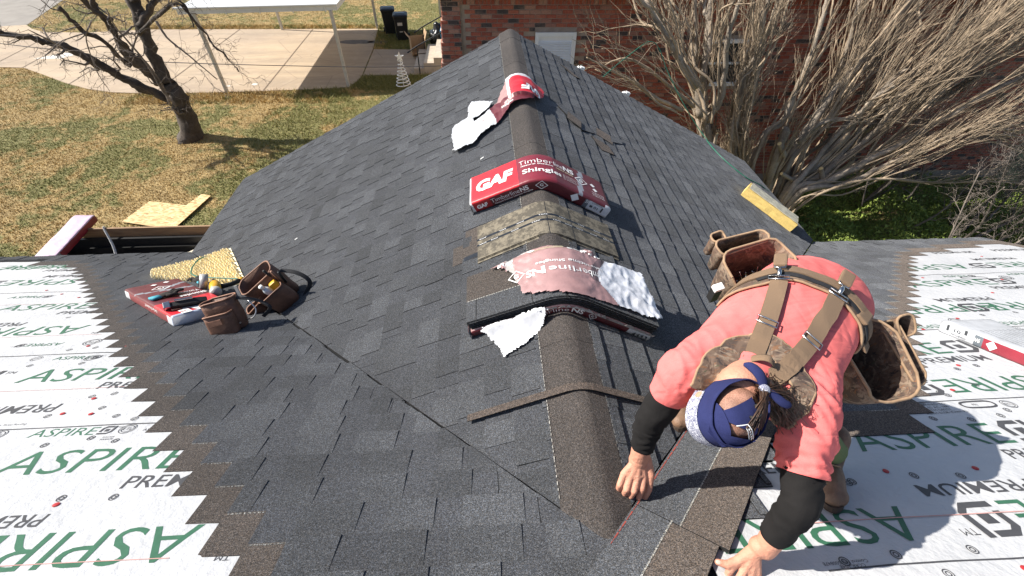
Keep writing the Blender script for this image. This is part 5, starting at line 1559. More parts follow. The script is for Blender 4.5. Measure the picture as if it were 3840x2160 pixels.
# ---- bundle lying flat on the main slope
NB = Vector((-2.735, 2.075))                      # (x,u) of its near corner
eL, eS = Vector((-.765, .644)), Vector((.644, .765))
def FLb(d, h, y):
    """d along the bundle, y across it"""
    q = NB + eL * d + eS * y
    return onA(q.x, q.y, h + .012)
BL2 = empty('shingle_bundle', onA(-3.0, 2.6, 0), 'red and maroon wrapped shingle bundle lying flat under gloves and tools', 'shingle bundle', 'wrapped shingle bundles')
def colbl(d, y, j):
    if d < .012: return (.50, .56, .66)
    if j in (0, 1): return WHITE if d < .12 or d > 1.06 else (.24, .06, .06)
    if d < .40: return RED
    if .86 < d + y * .35 < .90 or (.86 < d - (y - .2) * .5 < .90 and y > .2): return LGREY
    return MAROON
bundle_body('wrapper', BL2, FLb, .0, 1.17, .0, .41, .0, .085, colbl, M_FILM, 50, .003, 9)
bt_ = lambda a, b: FLb(a, .0888, b)
fold_text(BL2, 'Shingles', lambda a, b: FLb(b, .0888, a), .40, .50, .055, M_INKW, .19, .02, rot=True)
fold_text(BL2, 'TimberlineNS', lambda a, b: FLb(b, .0888, a), .38, .60, .05, M_INKW, .30, .0, rot=True)
fold_text(BL2, 'GAF', lambda a, b: FLb(b, .0888, a), .35, .15, .15, M_INKW, .28, .05, rot=True)
diamond(BL2, bt_, .90, .20, .075, M_INKW); diamond(BL2, bt_, 1.06, .19, .026, M_INKW, True); diamond(BL2, bt_, 1.08, .29, .026, M_INKW, True)
fold_text(BL2, 'TimberlineNS', lambda a, b: FLb(a, b, -.003), .62, .065, .026, M_INKW, .3, rot=True)

# ---- convoluted foam pad across the valley
M_FOAM = simple('yellow_foam', (.86, .74, .47), .9, .08, 60, bump=.25)
fp = empty('foam_pad', (-3.3, 3.2, -1.55), 'pale yellow foam pad with rows of finger spikes behind the bundle', 'foam pad')
C00, C10, C11, C01 = onA(-3.80, 3.42, .02), Vector((-2.70, 2.77, -1.345)), Vector((-3.33, 3.70, -1.665)), onA(-3.92, 3.62, .03)
def fpos(s, t): return (C00 * (1 - s) + C10 * s) * (1 - t) + (C01 * (1 - s) + C11 * s) * t + Vector((0, 0, -.05 * math.sin(math.pi * s) * (1 - t * .5) + .02))
V = [fpos(i / 12, j / 8) + Vector((0, 0, dz)) for dz in (0, -.03) for j in range(9) for i in range(13)]
F_ = [(j * 13 + i, j * 13 + i + 1, j * 13 + i + 14, j * 13 + i + 13) for j in range(8) for i in range(12)]
F_ += [(117 + a, 117 + d, 117 + c, 117 + b) for a, b, c, d in F_]
edge = [i for i in range(13)] + [j * 13 + 12 for j in range(1, 9)] + [104 + i for i in range(11, -1, -1)] + [j * 13 for j in range(7, 0, -1)]
F_ += [(edge[k], edge[(k + 1) % len(edge)], 117 + edge[(k + 1) % len(edge)], 117 + edge[k])[::-1] for k in range(len(edge))]
mk('pad', V, F_, M_FOAM, fp)
m = MB(); rr = random.Random(8)
for j in range(13):
    for i in range(27):
        s, t = (i + (.5 if j % 2 else 0) + .25) / 27.6, (j + .4) / 13
        p = fpos(s, t); q = p + Vector((rr.uniform(-.012, .004), rr.uniform(-.01, .01), .042 + rr.uniform(-.004, .010)))
        m.tube([p, p.lerp(q, .55), p.lerp(q, .85), q], [.0155, .013, .010, .004], 6, False)
o = m.build('foam_spikes', M_FOAM, fp, True); o['kind'] = 'stuff'

# ---- work gloves
M_GLOVE = simple('black_knit_glove', (.022, .018, .016), .9, .4, 80, bump=.6); M_TEAL = simple('teal_cuff', (.05, .30, .38), .7, .12, 40)
def glove(x, u, ang, label):
    e = empty('work_glove', onA(x, u, .1), label, 'glove', 'gloves on the bundle')
    c, s = math.cos(ang), math.sin(ang)
    P = lambda a, b, h: onA(x + a * c - b * s, u + a * s + b * c, .100 + h)
    m = MB()
    m.tube([P(0, 0, .012), P(.05, 0, .018), P(.10, .004, .018)], [.036, .044, .042], 10, True, flat=.38, up=FR_A[3])
    for k, (b, L) in enumerate(((-.034, .075), (-.011, .09), (.012, .085), (.033, .066))):
        w = rr.uniform(-.012, .012)
        m.tube([P(.09, b, .016), P(.09 + L * .5, b * 1.2 + w * .5, .022 + rr.uniform(0, .012)), P(.09 + L, b * 1.3 + w, .012 + rr.uniform(0, .02))], [.0125, .012, .009], 8)
    m.tube([P(.04, -.03, .015), P(.075, -.062, .022), P(.11, -.07, .014)], [.015, .013, .010], 8)
    m.build('fingers', M_GLOVE, e, True)
    m = MB(); m.tube([P(-.065, 0, .010), P(-.03, 0, .012), P(.006, 0, .013)], [.040, .038, .037], 10, True, flat=.36, up=FR_A[3]); m.build('cuff', M_TEAL, e, True)
glove(-3.115, 2.52, 1.0, 'black knit work glove with teal cuff nearest the red end of the bundle')
glove(-3.02, 2.93, 2.45, 'black knit work glove with teal cuff lying farther up on the bundle')

# ---- tape measure in holder / utility knife case lying on the bundle edge
tm = empty('hammer_tacker', onA(-2.75, 2.3, .1), 'black and grey steel hammer tacker lying on the red end of the bundle', 'stapler')
P = lambda a, b, h: onA(-2.83 + a * .62 + b * -.45, 2.21 + a * .45 + b * .62, .102 + h)
m = MB(); m.tube([P(0, 0, .03), P(.10, 0, .032), P(.22, 0, .03), P(.32, 0, .028)], [.030, .036, .036, .028], 4, True, up=FR_A[3]); o = m.build('body', M_RUB, tm, bevel=.006)
m = MB(); m.tube([P(-.05, 0, .032), P(.01, 0, .032)], [.036, .040], 4, True, up=FR_A[3]); m.build('head', M_STEEL, tm, bevel=.006)
m = MB(); m.tube([P(.05, -.004, .068), P(.20, -.004, .066)], .010, 6); m.build('trigger_bar', M_STEEL, tm)

# ---- coil nailer
na = empty('coil_nailer', (-2.85, 2.65, -1.3), 'yellow and black roofing coil nailer with a grey coil drum', 'nail gun')
O_ = onA(-2.86, 2.86, .06)
ax = (onA(-2.70, 2.62, .05) - onA(-2.95, 3.05, .10)).normalized(); sd = FR_A[3].cross(ax).normalized(); up = ax.cross(sd) * -1
if up.dot(FR_A[3]) < 0: up = -up
N = lambda a, b, c: O_ + ax * a + sd * b + up * c
m = MB(); m.tube([N(.0, .0, .05), N(.04, 0, .055), N(.14, 0, .055), N(.19, 0, .05)], [.034, .046, .046, .036], 12); m.build('motor_body', M_YEL, na, True)
m = MB(); m.tube([N(.18, 0, .05), N(.22, 0, .05), N(.245, 0, .05)], [.046, .048, .036], 12); m.build('end_cap', M_GREYPL, na, True)
m = MB(); m.tube([N(.07, .03, .04), N(.02, .12, .03), N(-.05, .20, .03)], [.024, .020, .022], 10); m.build('grip', M_RUB, na, True)
m = MB(); m.tube([N(-.045, .195, .03), N(-.065, .225, .03)], [.026, .026], 12); m.build('grip_collar', M_YEL, na, True)
m = MB(); m.tube([N(-.02, -.05, .07), N(-.02, -.11, .085)], [.072, .070], 20); m.build('coil_drum', M_GREYPL, na, True)
m = MB(); m.tube([N(-.02, -.111, .086), N(-.02, -.116, .087)], [.05, .045], 16); m.build('drum_cap', M_RUB, na, True)
m = MB(); m.tube([N(0, 0, .05), N(-.06, 0, .05), N(-.13, -.01, .045)], [.028, .022, .012], 8); m.build('nose', M_BLACKMETAL, na, True)
# green air hose from the nailer over the eave
M_HOSE = simple('green_air_hose', (.02, .14, .09), .45, .1, 20)
hp = spline([N(-.065, .23, .03), onA(-3.22, 3.2, .09), onA(-3.42, 3.45, .10), onA(-3.50, 3.75, .14), onA(-3.50, 4.0, .10), onA(-3.58, 4.25, .06), onA(-3.58, 4.45, .05), onA(-3.6, 4.66, .04), onA(-3.62, 4.72, -.25)], 6)
tag(mk('air_hose', *tube(hp, .0065, 8), M_HOSE, None, True), 'green air hose looping up from the coil nailer to the eave', 'air hose', 'green air hoses')

# ---- leather tool belt: two pouches
tp = empty('tool_pouch', onA(-2.35, 2.05, 0), 'brown leather tool pouch standing upright beside the red bundle', 'tool pouch', 'leather tool pouches')
M1 = frameM(onA(-2.375, 2.10, .006), (1, .10, -.02), (.0, .86, .10), (-.25, .35, 1.0))
zz = Vector((-.22, .42, .95)).normalized(); xx = Vector((1, .1, 0)); yy = zz.cross(xx).normalized(); xx = yy.cross(zz)
M1 = frameM(onA(-2.285, 2.02, .006), xx, yy, zz)
pouch_shell('bag', tp, M1, .23, .13, .24, M_LEATH, M_LRIM, seed=1, taper=(.95, .75))
pouch_shell('front_pocket', tp, M1, .19, .08, .155, M_LEATH, M_LRIM, off=(.0, -.085, .0), seed=4, taper=(.95, .8), tilt=.15)
m = MB(); m.box((-.06, -.142, .09), (.03, -.136, .13), M1); m.build('leather_patch', M_LRIM, tp)
for x in (-.11, .11): m = MB(); m.tube([M1 @ Vector((x, -.07, .05)), M1 @ Vector((x, -.077, .05))], .006, 8); m.build('rivet', M_STEEL, tp)
m = MB(); m.tube(spline([M1 @ Vector((.12, .0, .22)), M1 @ Vector((.22, .04, .16)), M1 @ Vector((.30, .03, .08)), M1 @ Vector((.24, .0, .03))], 5), .016, 6, flat=.25); m.build('belt_strap', M_BLKW, tp)
m = MB(); m.tube(spline([M1 @ Vector((.13, -.03, .05)), M1 @ Vector((.20, -.05, .06)), M1 @ Vector((.23, -.03, .11)), M1 @ Vector((.19, .0, .18))], 6), .005, 6); m.build('wire_loop', M_STEEL, tp, True)
m = MB(); m.box((.13, .02, .20), (.15, .035, .30), M1); m.build('square_handle', M_GREYPL, tp)

tp2 = empty('tool_pouch', (-2.1, 2.4, -1.1), 'brown leather tool pouch tipped over with its mouths open, beside the valley', 'tool pouch', 'leather tool pouches')
zz = Vector((-.50, -.10, .86)).normalized(); xx = Vector((.75, .40, .48)); yy = zz.cross(xx).normalized(); xx = yy.cross(zz)
M2 = frameM(Vector((-2.06, 2.24, -1.02)), xx, yy, zz)
pouch_shell('bag', tp2, M2, .30, .15, .30, M_LEATH, M_LRIM, seed=7, taper=(.9, .7), tilt=-.25)
pouch_shell('side_pocket', tp2, M2, .22, .13, .19, M_LEATH, M_LRIM, off=(.02, -.12, .0), seed=9, taper=(.9, .75), tilt=.1)
pouch_shell('small_pocket', tp2, M2, .12, .08, .14, M_LEATH, M_LRIM, off=(-.19, -.05, .02), seed=12, taper=(.9, .8))
M_CLR = simple('clear_bottle', (.55, .6, .65), .12, .05, 20)
m = MB(); m.tube([M2 @ Vector((.02, -.12, .12)), M2 @ Vector((.02, -.125, .22)), M2 @ Vector((.02, -.13, .25))], [.030, .030, .014], 12); m.build('bottle', M_CLR, tp2, True)
m = MB(); m.tube([M2 @ Vector((.02, -.13, .25)), M2 @ Vector((.02, -.132, .28))], .016, 12); m.build('bottle_cap', M_WHT, tp2, True)
m = MB(); m.box((.06, -.15, .17), (.12, -.10, .24), M2); m.build('tape_measure', M_YEL, tp2, bevel=.014)
for k in range(3):
    m = MB(); m.tube([M2 @ Vector((.09 + .03 * k, -.04 - .03 * k, .15)), M2 @ Vector((.12 + .04 * k, -.08 - .03 * k, .33 - .03 * k))], [.012, .010], 8); m.build('tool_handle', (M_RUB, M_LRIM, M_BLACKMETAL)[k], tp2, True)
m = MB(); m.tube(spline([M2 @ Vector((-.22, -.10, .02)), M2 @ Vector((-.30, -.08, .0)), M2 @ Vector((-.34, .0, .0)), M2 @ Vector((-.24, .04, .02))], 5), .006, 6); m.build('buckle', M_STEEL, tp2, True)
m = MB(); m.tube(spline([M2 @ Vector((.16, .02, .2)), M2 @ Vector((.24, -.04, .12)), M2 @ Vector((.26, -.10, .02)), M2 @ Vector((.15, -.16, -.02))], 6), .022, 6, flat=.25); m.build('belt_strap', M_BLKW, tp2)

# ---- bundle on the right membrane
B3 = empty('shingle_bundle', onA(2.85, 1.0, 0), 'pale shingle bundle lying on the right-hand membrane, cut off by the frame', 'shingle bundle', 'wrapped shingle bundles')
def FR3(d, h, y): return onA(2.70 + y, 1.505 - d, h + .010)
def col3(d, y, j):
    if d < .01: return WHITE
    if j in (0, 1): return WHITE if d < .22 else ((.13, .15, .17) if d < .27 else (.26, .03, .045))
    return (.44, .45, .47)
bundle_body('wrapper', B3, FR3, .0, 1.0, .0, .34, .0, .085, col3, M_FILMW, 40, .002, 14)
f3 = lambda a, b: FR3(a, b, -.004)
fold_text(B3, 'SW', lambda a, b: f3(a, b), .262, .055, .026, M_INKW, .034, .02, rot=True)
fold_text(B3, '01', f3, .14, .058, .022, M_INKD, .04, rot=True); fold_text(B3, 'CHARCOAL', f3, .18, .025, .012, M_INKD, .10, rot=True)
fold_poly(B3, [(.05, .03), (.065, .03), (.065, .07), (.05, .07)], f3, M_INKD, 'barcode'); fold_poly(B3, [(.165, .045), (.18, .045), (.18, .075), (.165, .075)], f3, M_INKD, 'barcode')
diamond(B3, f3, .33, .042, .032, M_INKW, True); diamond(B3, f3, .62, .042, .03, M_INKW)
for k in range(9): fold_text(B3, 'ASTM D3462 Type I wind resistance installation instructions nail', lambda a, b: FR3(a, .0885, b), .75, .06 + .03 * k, .010, M_INKK, .55, rot=True)

# ---- yellow foam block on the right eave
fb = empty('foam_block', (3.3, 4.1, -1.65), 'yellow foam cushion block with a torn grey skin at the right eave', 'foam block')
p0, p1 = Vector((2.80, 4.16)), Vector((3.35, 3.74))
e1 = (p1 - p0); L1 = e1.length * 1.0; e1.normalize(); e2 = Vector((-e1.y, e1.x))
Q = lambda a, b, h: onC((p0 + e1 * a + e2 * b).x, (p0 + e1 * a + e2 * b).y, .018 + h)
def blk_(a0, a1, b0, b1, h0, h1, name, mat, amp):
    V, F_ = [], []
    bm = bmesh.new(); bmesh.ops.create_cube(bm, size=1); bmesh.ops.subdivide_edges(bm, edges=bm.edges[:], cuts=10, use_grid_fill=True)
    for v in bm.verts:
        a, b, h = a0 + (v.co.x + .5) * (a1 - a0), b0 + (v.co.y + .5) * (b1 - b0), h0 + (v.co.z + .5) * (h1 - h0)
        k = mnoise.noise(Vector((a * 30, b * 30, h * 30))) * amp
        v.co = Q(a + k, b + k, h + k)
    me = bpy.data.meshes.new(name); bm.to_mesh(me); bm.free(); me.materials.append(mat)
    o = bpy.data.objects.new(name, me); col.objects.link(o); setparent(o, fb); return o
M_FOAM2 = simple('yellow_cushion_foam', (.66, .48, .16), .9, .1, 60, bump=.3); M_SKIN = simple('torn_grey_skin', (.46, .43, .33), .8, .25, 18, bump=.5)
blk_(.0, L1, .0, .36, .0, .115, 'foam_core', M_FOAM2, .006); blk_(.02, L1 - .01, .015, .345, .118, .125, 'skin', M_SKIN, .007)
# green hose along the right side
hp = spline([(3.22, 6.1, -1.64), onC(3.06, 5.85, .02), onC(3.10, 5.40, .02), onC(3.35, 5.05, .02), onC(3.7, 5.0, .02), Vector((3.95, 5.0, -2.1)), Vector((4.0, 5.0, -3.0))], 6)
tag(mk('air_hose', *tube(hp, .0075, 8), M_HOSE, None, True), 'green air hose running down the right slope near the foam block', 'air hose', 'green air hoses')
hp = spline([(1.32, 6.0, -.6), (1.53, 6.3, -.58), (1.79, 6.6, -.53), (2.14, 6.8, -.38), (2.32, 6.8, -.46), (2.49, 6.7, -.74), (2.79, 6.5, -1.16), (3.09, 6.3, -1.51), (3.22, 6.1, -1.64)], 6)
tag(mk('air_hose', *tube(hp, .006, 8), M_HOSE, None, True), 'green air hose arching through the bare shrub branches', 'air hose', 'green air hoses')
# white flashing corners at the far rake
for (x, y, lab) in ((.98, 5.99, 'small white flashing corner nearest the ridge at the far rake'), (1.70, 6.02, 'small white flashing corner lower down at the far rake')):
    m = MB(); p = Vector((x, y, -x / 2 + .0)); m.box((-.10, 0, -.05), (.0, .06, .03), Matrix.Translation(p) @ Matrix.Rotation(-.5, 4, 'Y')); m.box((.002, 0, -.14), (.06, .06, .03), Matrix.Translation(p) @ Matrix.Rotation(.35, 4, 'Y'))
    tag(m.build('flashing_corner', M_WHT, None), lab, 'flashing')

# ---- trailer and the things beyond the left eave
M_WOODB = None
t = NT('trailer_board_wood'); g_ = t.noise(3.0, 5, .6, t.mapped(t.pos(), (1.0, 14, 14)))
t.color(t.mix(t.ramp(g_, [(.35, 0), (.65, 1)]), (.36, .22, .115), (.22, .125, .065))).rough(.75).bump(g_, .3, .01); M_WOODB = t.m
tr = empty('utility_trailer', (-6.3, 5.6, GZ), 'black utility trailer with a wooden side board parked below the left eave', 'trailer')
MB().box((-7.85, 6.52, -3.66), (-4.4, 6.56, -3.37)).build('side_board', M_WOODB, tr, bevel=.006)
MB().box((-8.3, 4.6, -4.0), (-4.4, 6.43, -3.93)).build('floor', M_BLACKPL, tr)
MB().box((-8.3, 6.44, -4.3), (-4.4, 6.50, -3.55)).build('side_panel', M_BLACKPL, tr)
MB().box((-8.36, 4.6, -4.3), (-8.30, 6.5, -3.60)).build('front_panel', M_BLACKPL, tr)
MB().box((-7.75, 6.38, -3.74), (-4.4, 6.435, -3.71)).build('side_rail', M_BLACKMETAL, tr)
for x in (-7.7, -6.2, -4.8): MB().box((x, 6.565, -4.3), (x + .06, 6.60, -3.42)).build('stake', M_BLACKMETAL, tr)
m = MB(); m.tube([(-7.2, 6.66, -4.02), (-7.2, 6.70, -4.02), (-7.2, 6.92, -4.02), (-7.2, 6.96, -4.02)], [.33, .40, .40, .33], 28); w = m.build('wheel', M_RUB, tr, True)
for k in range(4): m = MB(); m.tube([(-7.2 + .402 * math.cos(a * math.pi / 16), 6.72 + .06 * k, -4.02 + .402 * math.sin(a * math.pi / 16)) for a in range(33)], .006, 4, False); m.build('tread_rib', M_RUB, w)
m = MB(); m.tube(spline([(-7.38, 6.585, -3.52), (-7.37, 6.54, -3.355), (-7.35, 6.50, -3.39), (-7.18, 6.25, -3.6), (-7.05, 5.95, -3.8)], 5), .03, 6, flat=.15); m.build('strap', M_WHT, tr)
tg = empty('tarp_bundle', (-5.6, 6.1, -4.06), 'pale crumpled sack lying in the black trailer', 'sack')
bm = bmesh.new(); bmesh.ops.create_icosphere(bm, subdivisions=4, radius=1)
for v in bm.verts:
    k = 1 + .25 * mnoise.noise(v.co * 2.3) + .12 * mnoise.noise(v.co * 6); v.co = Vector((v.co.x * .55 * k - 5.5, v.co.y * .25 * k + 6.12, max(-.4, v.co.z) * .20 * k - 3.84))
me = bpy.data.meshes.new('sack_body'); bm.to_mesh(me); bm.free(); me.materials.append(simple('pale_sack', (.50, .45, .36), .8, .15, 8, bump=.3)); me.polygons.foreach_set('use_smooth', [True] * len(me.polygons))
o = bpy.data.objects.new('sack_body', me); col.objects.link(o); setparent(o, tg)
# wrapped bundle with a pinkish wrapper on the trailer's front end
PB = empty('wrapped_bundle', (-8.0, 6.1, -3.52), 'pinkish white wrapped shingle bundle on the end of the trailer', 'shingle bundle')
def FP(d, h, y):
    q = Vector((-7.70 - y * .98 + d * .05, 5.40 + d * 1.42 + y * .02))
    return Vector((q.x, q.y, -3.49 + h + d * .10))
bundle_body('wrapper', PB, FP, 0, 1.0, 0, .36, 0, .13, (lambda d, y, j: ((.22, .02, .03) if d > .3 else (.30, .28, .28)) if j < 2 else (.56, .42, .52)), M_FILM, 30, .006, 30)
# chipboard offcut on the lawn
t = NT('chipboard'); vcol = t.voro(13, t.mapped(t.pos(), (1, 2.6, 1), (0, 0, .6)), 'F1', 'Color')
sp_ = t.new('ShaderNodeSeparateColor'); t.link(vcol, sp_.inputs[0])
t.color(t.ramp(sp_.outputs[0], [(.0, (.34, .19, .07)), (.2, (.52, .34, .15)), (.6, (.64, .46, .22)), (1.0, (.74, .57, .31))])).rough(.8); M_OSB = t.m
pts = [(-8.61, 8.44), (-8.55, 9.22), (-7.62, 9.03), (-7.42, 9.47), (-7.19, 9.42), (-7.34, 8.10), (-7.5, 8.0)]
pts = [(-8.75, 8.40), (-8.55, 9.22), (-7.60, 9.02), (-7.44, 9.50), (-7.19, 9.42), (-7.45, 8.05)]
v, f = prism([(x, y, GZ + .05) for x, y in pts][::-1], .012)
tag(mk('chipboard_sheet', v, f, M_OSB), 'L-shaped chipboard offcut lying on the lawn behind the trailer', 'chipboard')
# little litter on the roof
M_LIT = simple('litter_white', (.7, .7, .68), .7, .05, 20)
for i, (p, lab) in enumerate((((-.665, 3.375), 'scrap of white film left of the empty wrapper'), ((-.408, 2.958), 'tiny white flake on the left slope above the wrapped bundle'), ((-2.274, 3.139), 'tiny white flake high on the left slope near the foam pad'))):
    a = onB(p[0], p[1], .017)
    m = MB(); m.add([a, a + Vector((.026, .007, .014)), a + Vector((.028, .017, .017)), a + Vector((.003, .008, .005))], [(0, 1, 2, 3)]); m.add([q + Vector((0, 0, .003)) for q in [a, a + Vector((.026, .007, .014)), a + Vector((.028, .017, .017)), a + Vector((.003, .008, .005))]], [(0, 1, 2, 3)])
    tag(m.build('litter_flake', M_LIT), lab, 'litter', 'white litter flakes on the roof')
# landmarks of the worker, metres
HEAD = Vector((0.2845,0.1193,0.6122))
NECKT = Vector((0.3180,0.2137,0.6246))
C7 = Vector((0.3981,0.2814,0.5992))
MID = Vector((0.5299,0.4013,0.6305))
WAIST = Vector((0.6691,0.5277,0.6545))
HIP = Vector((0.8191,0.6473,0.6155))
SHR = Vector((0.2214,0.3306,0.5221))
ELR = Vector((0.1629,0.3001,0.2450))
WRR = Vector((0.1448,0.2451,0.0743))
SHL = Vector((0.5372,0.1830,0.5101))
ELL = Vector((0.4724,-0.0255,0.3658))
WRL = Vector((0.4407,-0.0768,0.1409))
HAND_R_PALM = [(0.1566,0.2593,0.0966), (0.1347,0.2252,0.0648), (0.1162,0.1954,0.0220)]
HAND_R = [
    [(0.1646,0.2020,0.0350), (0.1543,0.1681,0.0085), (0.1482,0.1542,-0.0344), (0.1522,0.1555,-0.0699)],
    [(0.1371,0.1930,0.0324), (0.1247,0.1614,0.0053), (0.1198,0.1584,-0.0365), (0.1292,0.1764,-0.0604)],
    [(0.1130,0.1990,0.0325), (0.0981,0.1687,0.0050), (0.0959,0.1666,-0.0371), (0.1094,0.1858,-0.0566)],
    [(0.0922,0.2128,0.0349), (0.0758,0.1855,0.0090), (0.0762,0.1816,-0.0306), (0.0909,0.1982,-0.0454)],
]
THUMB_R = [(0.1786,0.2453,0.0698), (0.1904,0.2055,0.0348), (0.1843,0.1721,-0.0137), (0.1710,0.1504,-0.0693)]
HAND_L_PALM = [(0.4262,-0.0730,0.1436), (0.3870,-0.0952,0.1112), (0.3540,-0.1224,0.0671)]
HAND_L = [
    [(0.3677,-0.0941,0.0966), (0.3362,-0.1163,0.0762), (0.3309,-0.1389,0.0344), (0.3484,-0.1600,-0.0069)],
    [(0.3794,-0.1170,0.0843), (0.3543,-0.1459,0.0618), (0.3547,-0.1667,0.0081), (0.3726,-0.1851,-0.0305)],
    [(0.3994,-0.1298,0.0729), (0.3824,-0.1584,0.0470), (0.3816,-0.1800,-0.0034), (0.3990,-0.1956,-0.0392)],
    [(0.4220,-0.1359,0.0627), (0.4143,-0.1609,0.0326), (0.4135,-0.1797,-0.0078), (0.4299,-0.1904,-0.0388)],
]
THUMB_L = [(0.4028,-0.0802,0.1204), (0.3634,-0.0968,0.0936), (0.3310,-0.1032,0.0890), (0.3046,-0.0942,0.0877)]
STRAP_A = [(0.5861,0.5758,0.6543), (0.5121,0.4671,0.6387), (0.4371,0.3675,0.6321), (0.3712,0.2792,0.6235)]
STRAP_B = [(0.7239,0.4940,0.6245), (0.6266,0.3934,0.6153), (0.5340,0.3040,0.6178), (0.4436,0.2449,0.6084), (0.3914,0.2263,0.6001)]
YOKE = [(0.2261,0.2425,0.5331), (0.2472,0.2770,0.5695), (0.3037,0.3149,0.6120), (0.3712,0.3356,0.6379), (0.4275,0.3287,0.6493), (0.4736,0.2899,0.6276), (0.4915,0.2344,0.5871), (0.4778,0.1869,0.5381), (0.4413,0.1407,0.4887)]
BELT = [(0.4423,0.6079,0.4911), (0.4894,0.6207,0.5644), (0.5506,0.6175,0.6227), (0.6291,0.6141,0.6535), (0.6963,0.5693,0.6558), (0.7585,0.5173,0.6363), (0.8047,0.4460,0.5961), (0.8276,0.3841,0.5353), (0.8590,0.3574,0.4537)]
POUCH_R_C = Vector((0.5542,0.7109,0.5749)); POUCH_L_C = Vector((0.8990,0.3496,0.5199))
KNOT = Vector((0.3400,0.1677,0.6510)); PONY = [(0.3575,0.1828,0.6390), (0.3973,0.1806,0.5970), (0.4213,0.1612,0.5507), (0.4387,0.1386,0.5006)]
# ================================================================== the roofer
def skin_mat():
    t = NT('skin'); n = t.noise(18, 4, .6); n2 = t.noise(120, 3, .7); n3 = t.noise(45, 4, .7)
    c = t.mix(t.ramp(n, [(.3, 0), (.7, 1)]), (.52, .235, .155), (.60, .30, .205))
    c = t.mix(t.ramp(n3, [(.55, 0), (.8, .35)]), c, (.34, .12, .08))
    t.color(c).rough(.58).set(Specular_IOR_Level=.3).bump(t.math('ADD', n2, t.math('MULTIPLY', n3, 1.8)), .6, .004); return t.m
def cloth_mat(name, c, wscale=700, rough=.85, var=.12, bump=.35, folds=False):
    t = NT(name); n = t.noise(7, 4, .6); w = t.noise(wscale, 2); f_ = t.noise(14, 3, .6, t.mapped(t.pos(), (1, 1, 1), (.3, .2, .7)))
    k = t.mix(t.ramp(n, [(.3, 0), (.7, 1)]), tuple(x * (1 - var) for x in c), tuple(min(1, x * (1 + var)) for x in c))
    t.color(t.mix(1.0, k, t.ramp(w, [(.3, .82), (.7, 1.15)]), 'MULTIPLY')).rough(rough).set(Specular_IOR_Level=.2)
    if folds:
        fa = t.noise(4.5, 2, .45, t.mapped(t.pos(), (1.2, 4.2, 2.0), (.2, .1, .75)), .8); fb_ = t.noise(3.2, 1, .4, t.mapped(t.pos(), (5, 1.2, 2.0), (0, .3, .4)), .6)
        rd = t.math('ABSOLUTE', t.math('SUBTRACT', fa, .5)); rb_ = t.math('ABSOLUTE', t.math('SUBTRACT', fb_, .5))
        t.bump(t.math('ADD', t.math('MULTIPLY', rd, 1.6), t.math('MULTIPLY', rb_, .8)), .30, .03); return t.m
    t.bump(t.math('ADD', t.math('MULTIPLY', w, .15), f_), bump, .012); return t.m
M_SKIN2 = skin_mat()
M_PINK = cloth_mat('coral_knit', (.74, .165, .155), 900, folds=True)
M_BLACKC = cloth_mat('black_knit', (.013, .012, .012), 600, .9, .2, .3)
M_OLIVE = cloth_mat('olive_canvas', (.15, .19, .085), 500)
M_BOOT = leather('boot_leather', (.17, .10, .062)); M_SOLE = simple('boot_sole', (.06, .04, .028), .8, .2, 20)
t = NT('woven_webbing')
wv = t.new('ShaderNodeTexWave'); wv.inputs['Scale'].default_value = 190; wv.inputs['Distortion'].default_value = .6; t.link(t.pos(), wv.inputs[0])
n_ = t.noise(30, 3)
t.color(t.mix(t.ramp(wv.outputs['Fac'], [(.2, 0), (.8, 1)]), (.165, .105, .062), (.25, .165, .10))).rough(.85).bump(wv.outputs['Fac'], .5, .002); M_WEB = t.m
M_TANB = simple('tan_binding', (.31, .205, .125), .85, .15, 40, bump=.3)
t = NT('camouflage')
v1 = t.noise(9, 3, .6, None, 1.0); v2 = t.noise(13, 4, .7, t.mapped(t.pos(), (1, 1, 1), (0, 0, 0), (3, 1, 2)), 2.5); v3 = t.noise(38, 3, .6, t.mapped(t.pos(), (1, 3, 1), (.5, .4, .9)), 1.0)
c = t.ramp(v1, [(.40, (.085, .055, .040)), (.50, (.145, .095, .066)), (.60, (.060, .040, .032))])
c = t.mix(t.ramp(v2, [(.53, 0), (.57, 1)]), c, (.215, .155, .11))
c = t.mix(t.ramp(v2, [(.36, 1), (.40, 0)]), c, (.035, .028, .026))
c = t.mix(t.ramp(v3, [(.60, 0), (.63, .9)]), c, (.18, .085, .04))
c = t.mix(t.ramp(v3, [(.33, .9), (.36, 0)]), c, (.075, .08, .042))
t.color(c).rough(.85).bump(v2, .25, .004); M_CAMO = t.m
M_NAVY = cloth_mat('navy_cotton', (.024, .030, .105), 800, .9, .2, .3)
t = NT('paisley_print')
q1 = t.voro(70, None, 'F1'); q2 = t.noise(60, 2, .5, None, 3.0)
rg = t.math('SINE', t.math('MULTIPLY', q1, 62.0)); mk_ = t.math('MAXIMUM', t.ramp(rg, [(.45, 0), (.6, 1)]), t.ramp(q2, [(.55, 0), (.60, 1)]))
t.color(t.mix(mk_, (.028, .034, .11), (.62, .63, .68))).rough(.9); M_PAIS = t.m
t = NT('brown_hair'); hn = t.noise(60, 3, .6)
t.color(t.mix(t.ramp(hn, [(.3, 0), (.7, 1)]), (.030, .016, .010), (.10, .05, .027))).rough(.45); M_HAIR = t.m
t = NT('buzzed_scalp'); hn = t.noise(420, 2, .7); hm = t.noise(14, 3)
t.color(t.mix(t.ramp(t.math('ADD', t.math('MULTIPLY', hn, .5), t.math('MULTIPLY', hm, .5)), [(.42, 0), (.58, 1)]), (.20, .095, .06), (.46, .24, .17))).rough(.55).bump(hn, .5, .002); M_SCALP = t.m
M_CHROME = simple('dull_chrome', (.5, .5, .5), .25, .1, 40, 1.0)

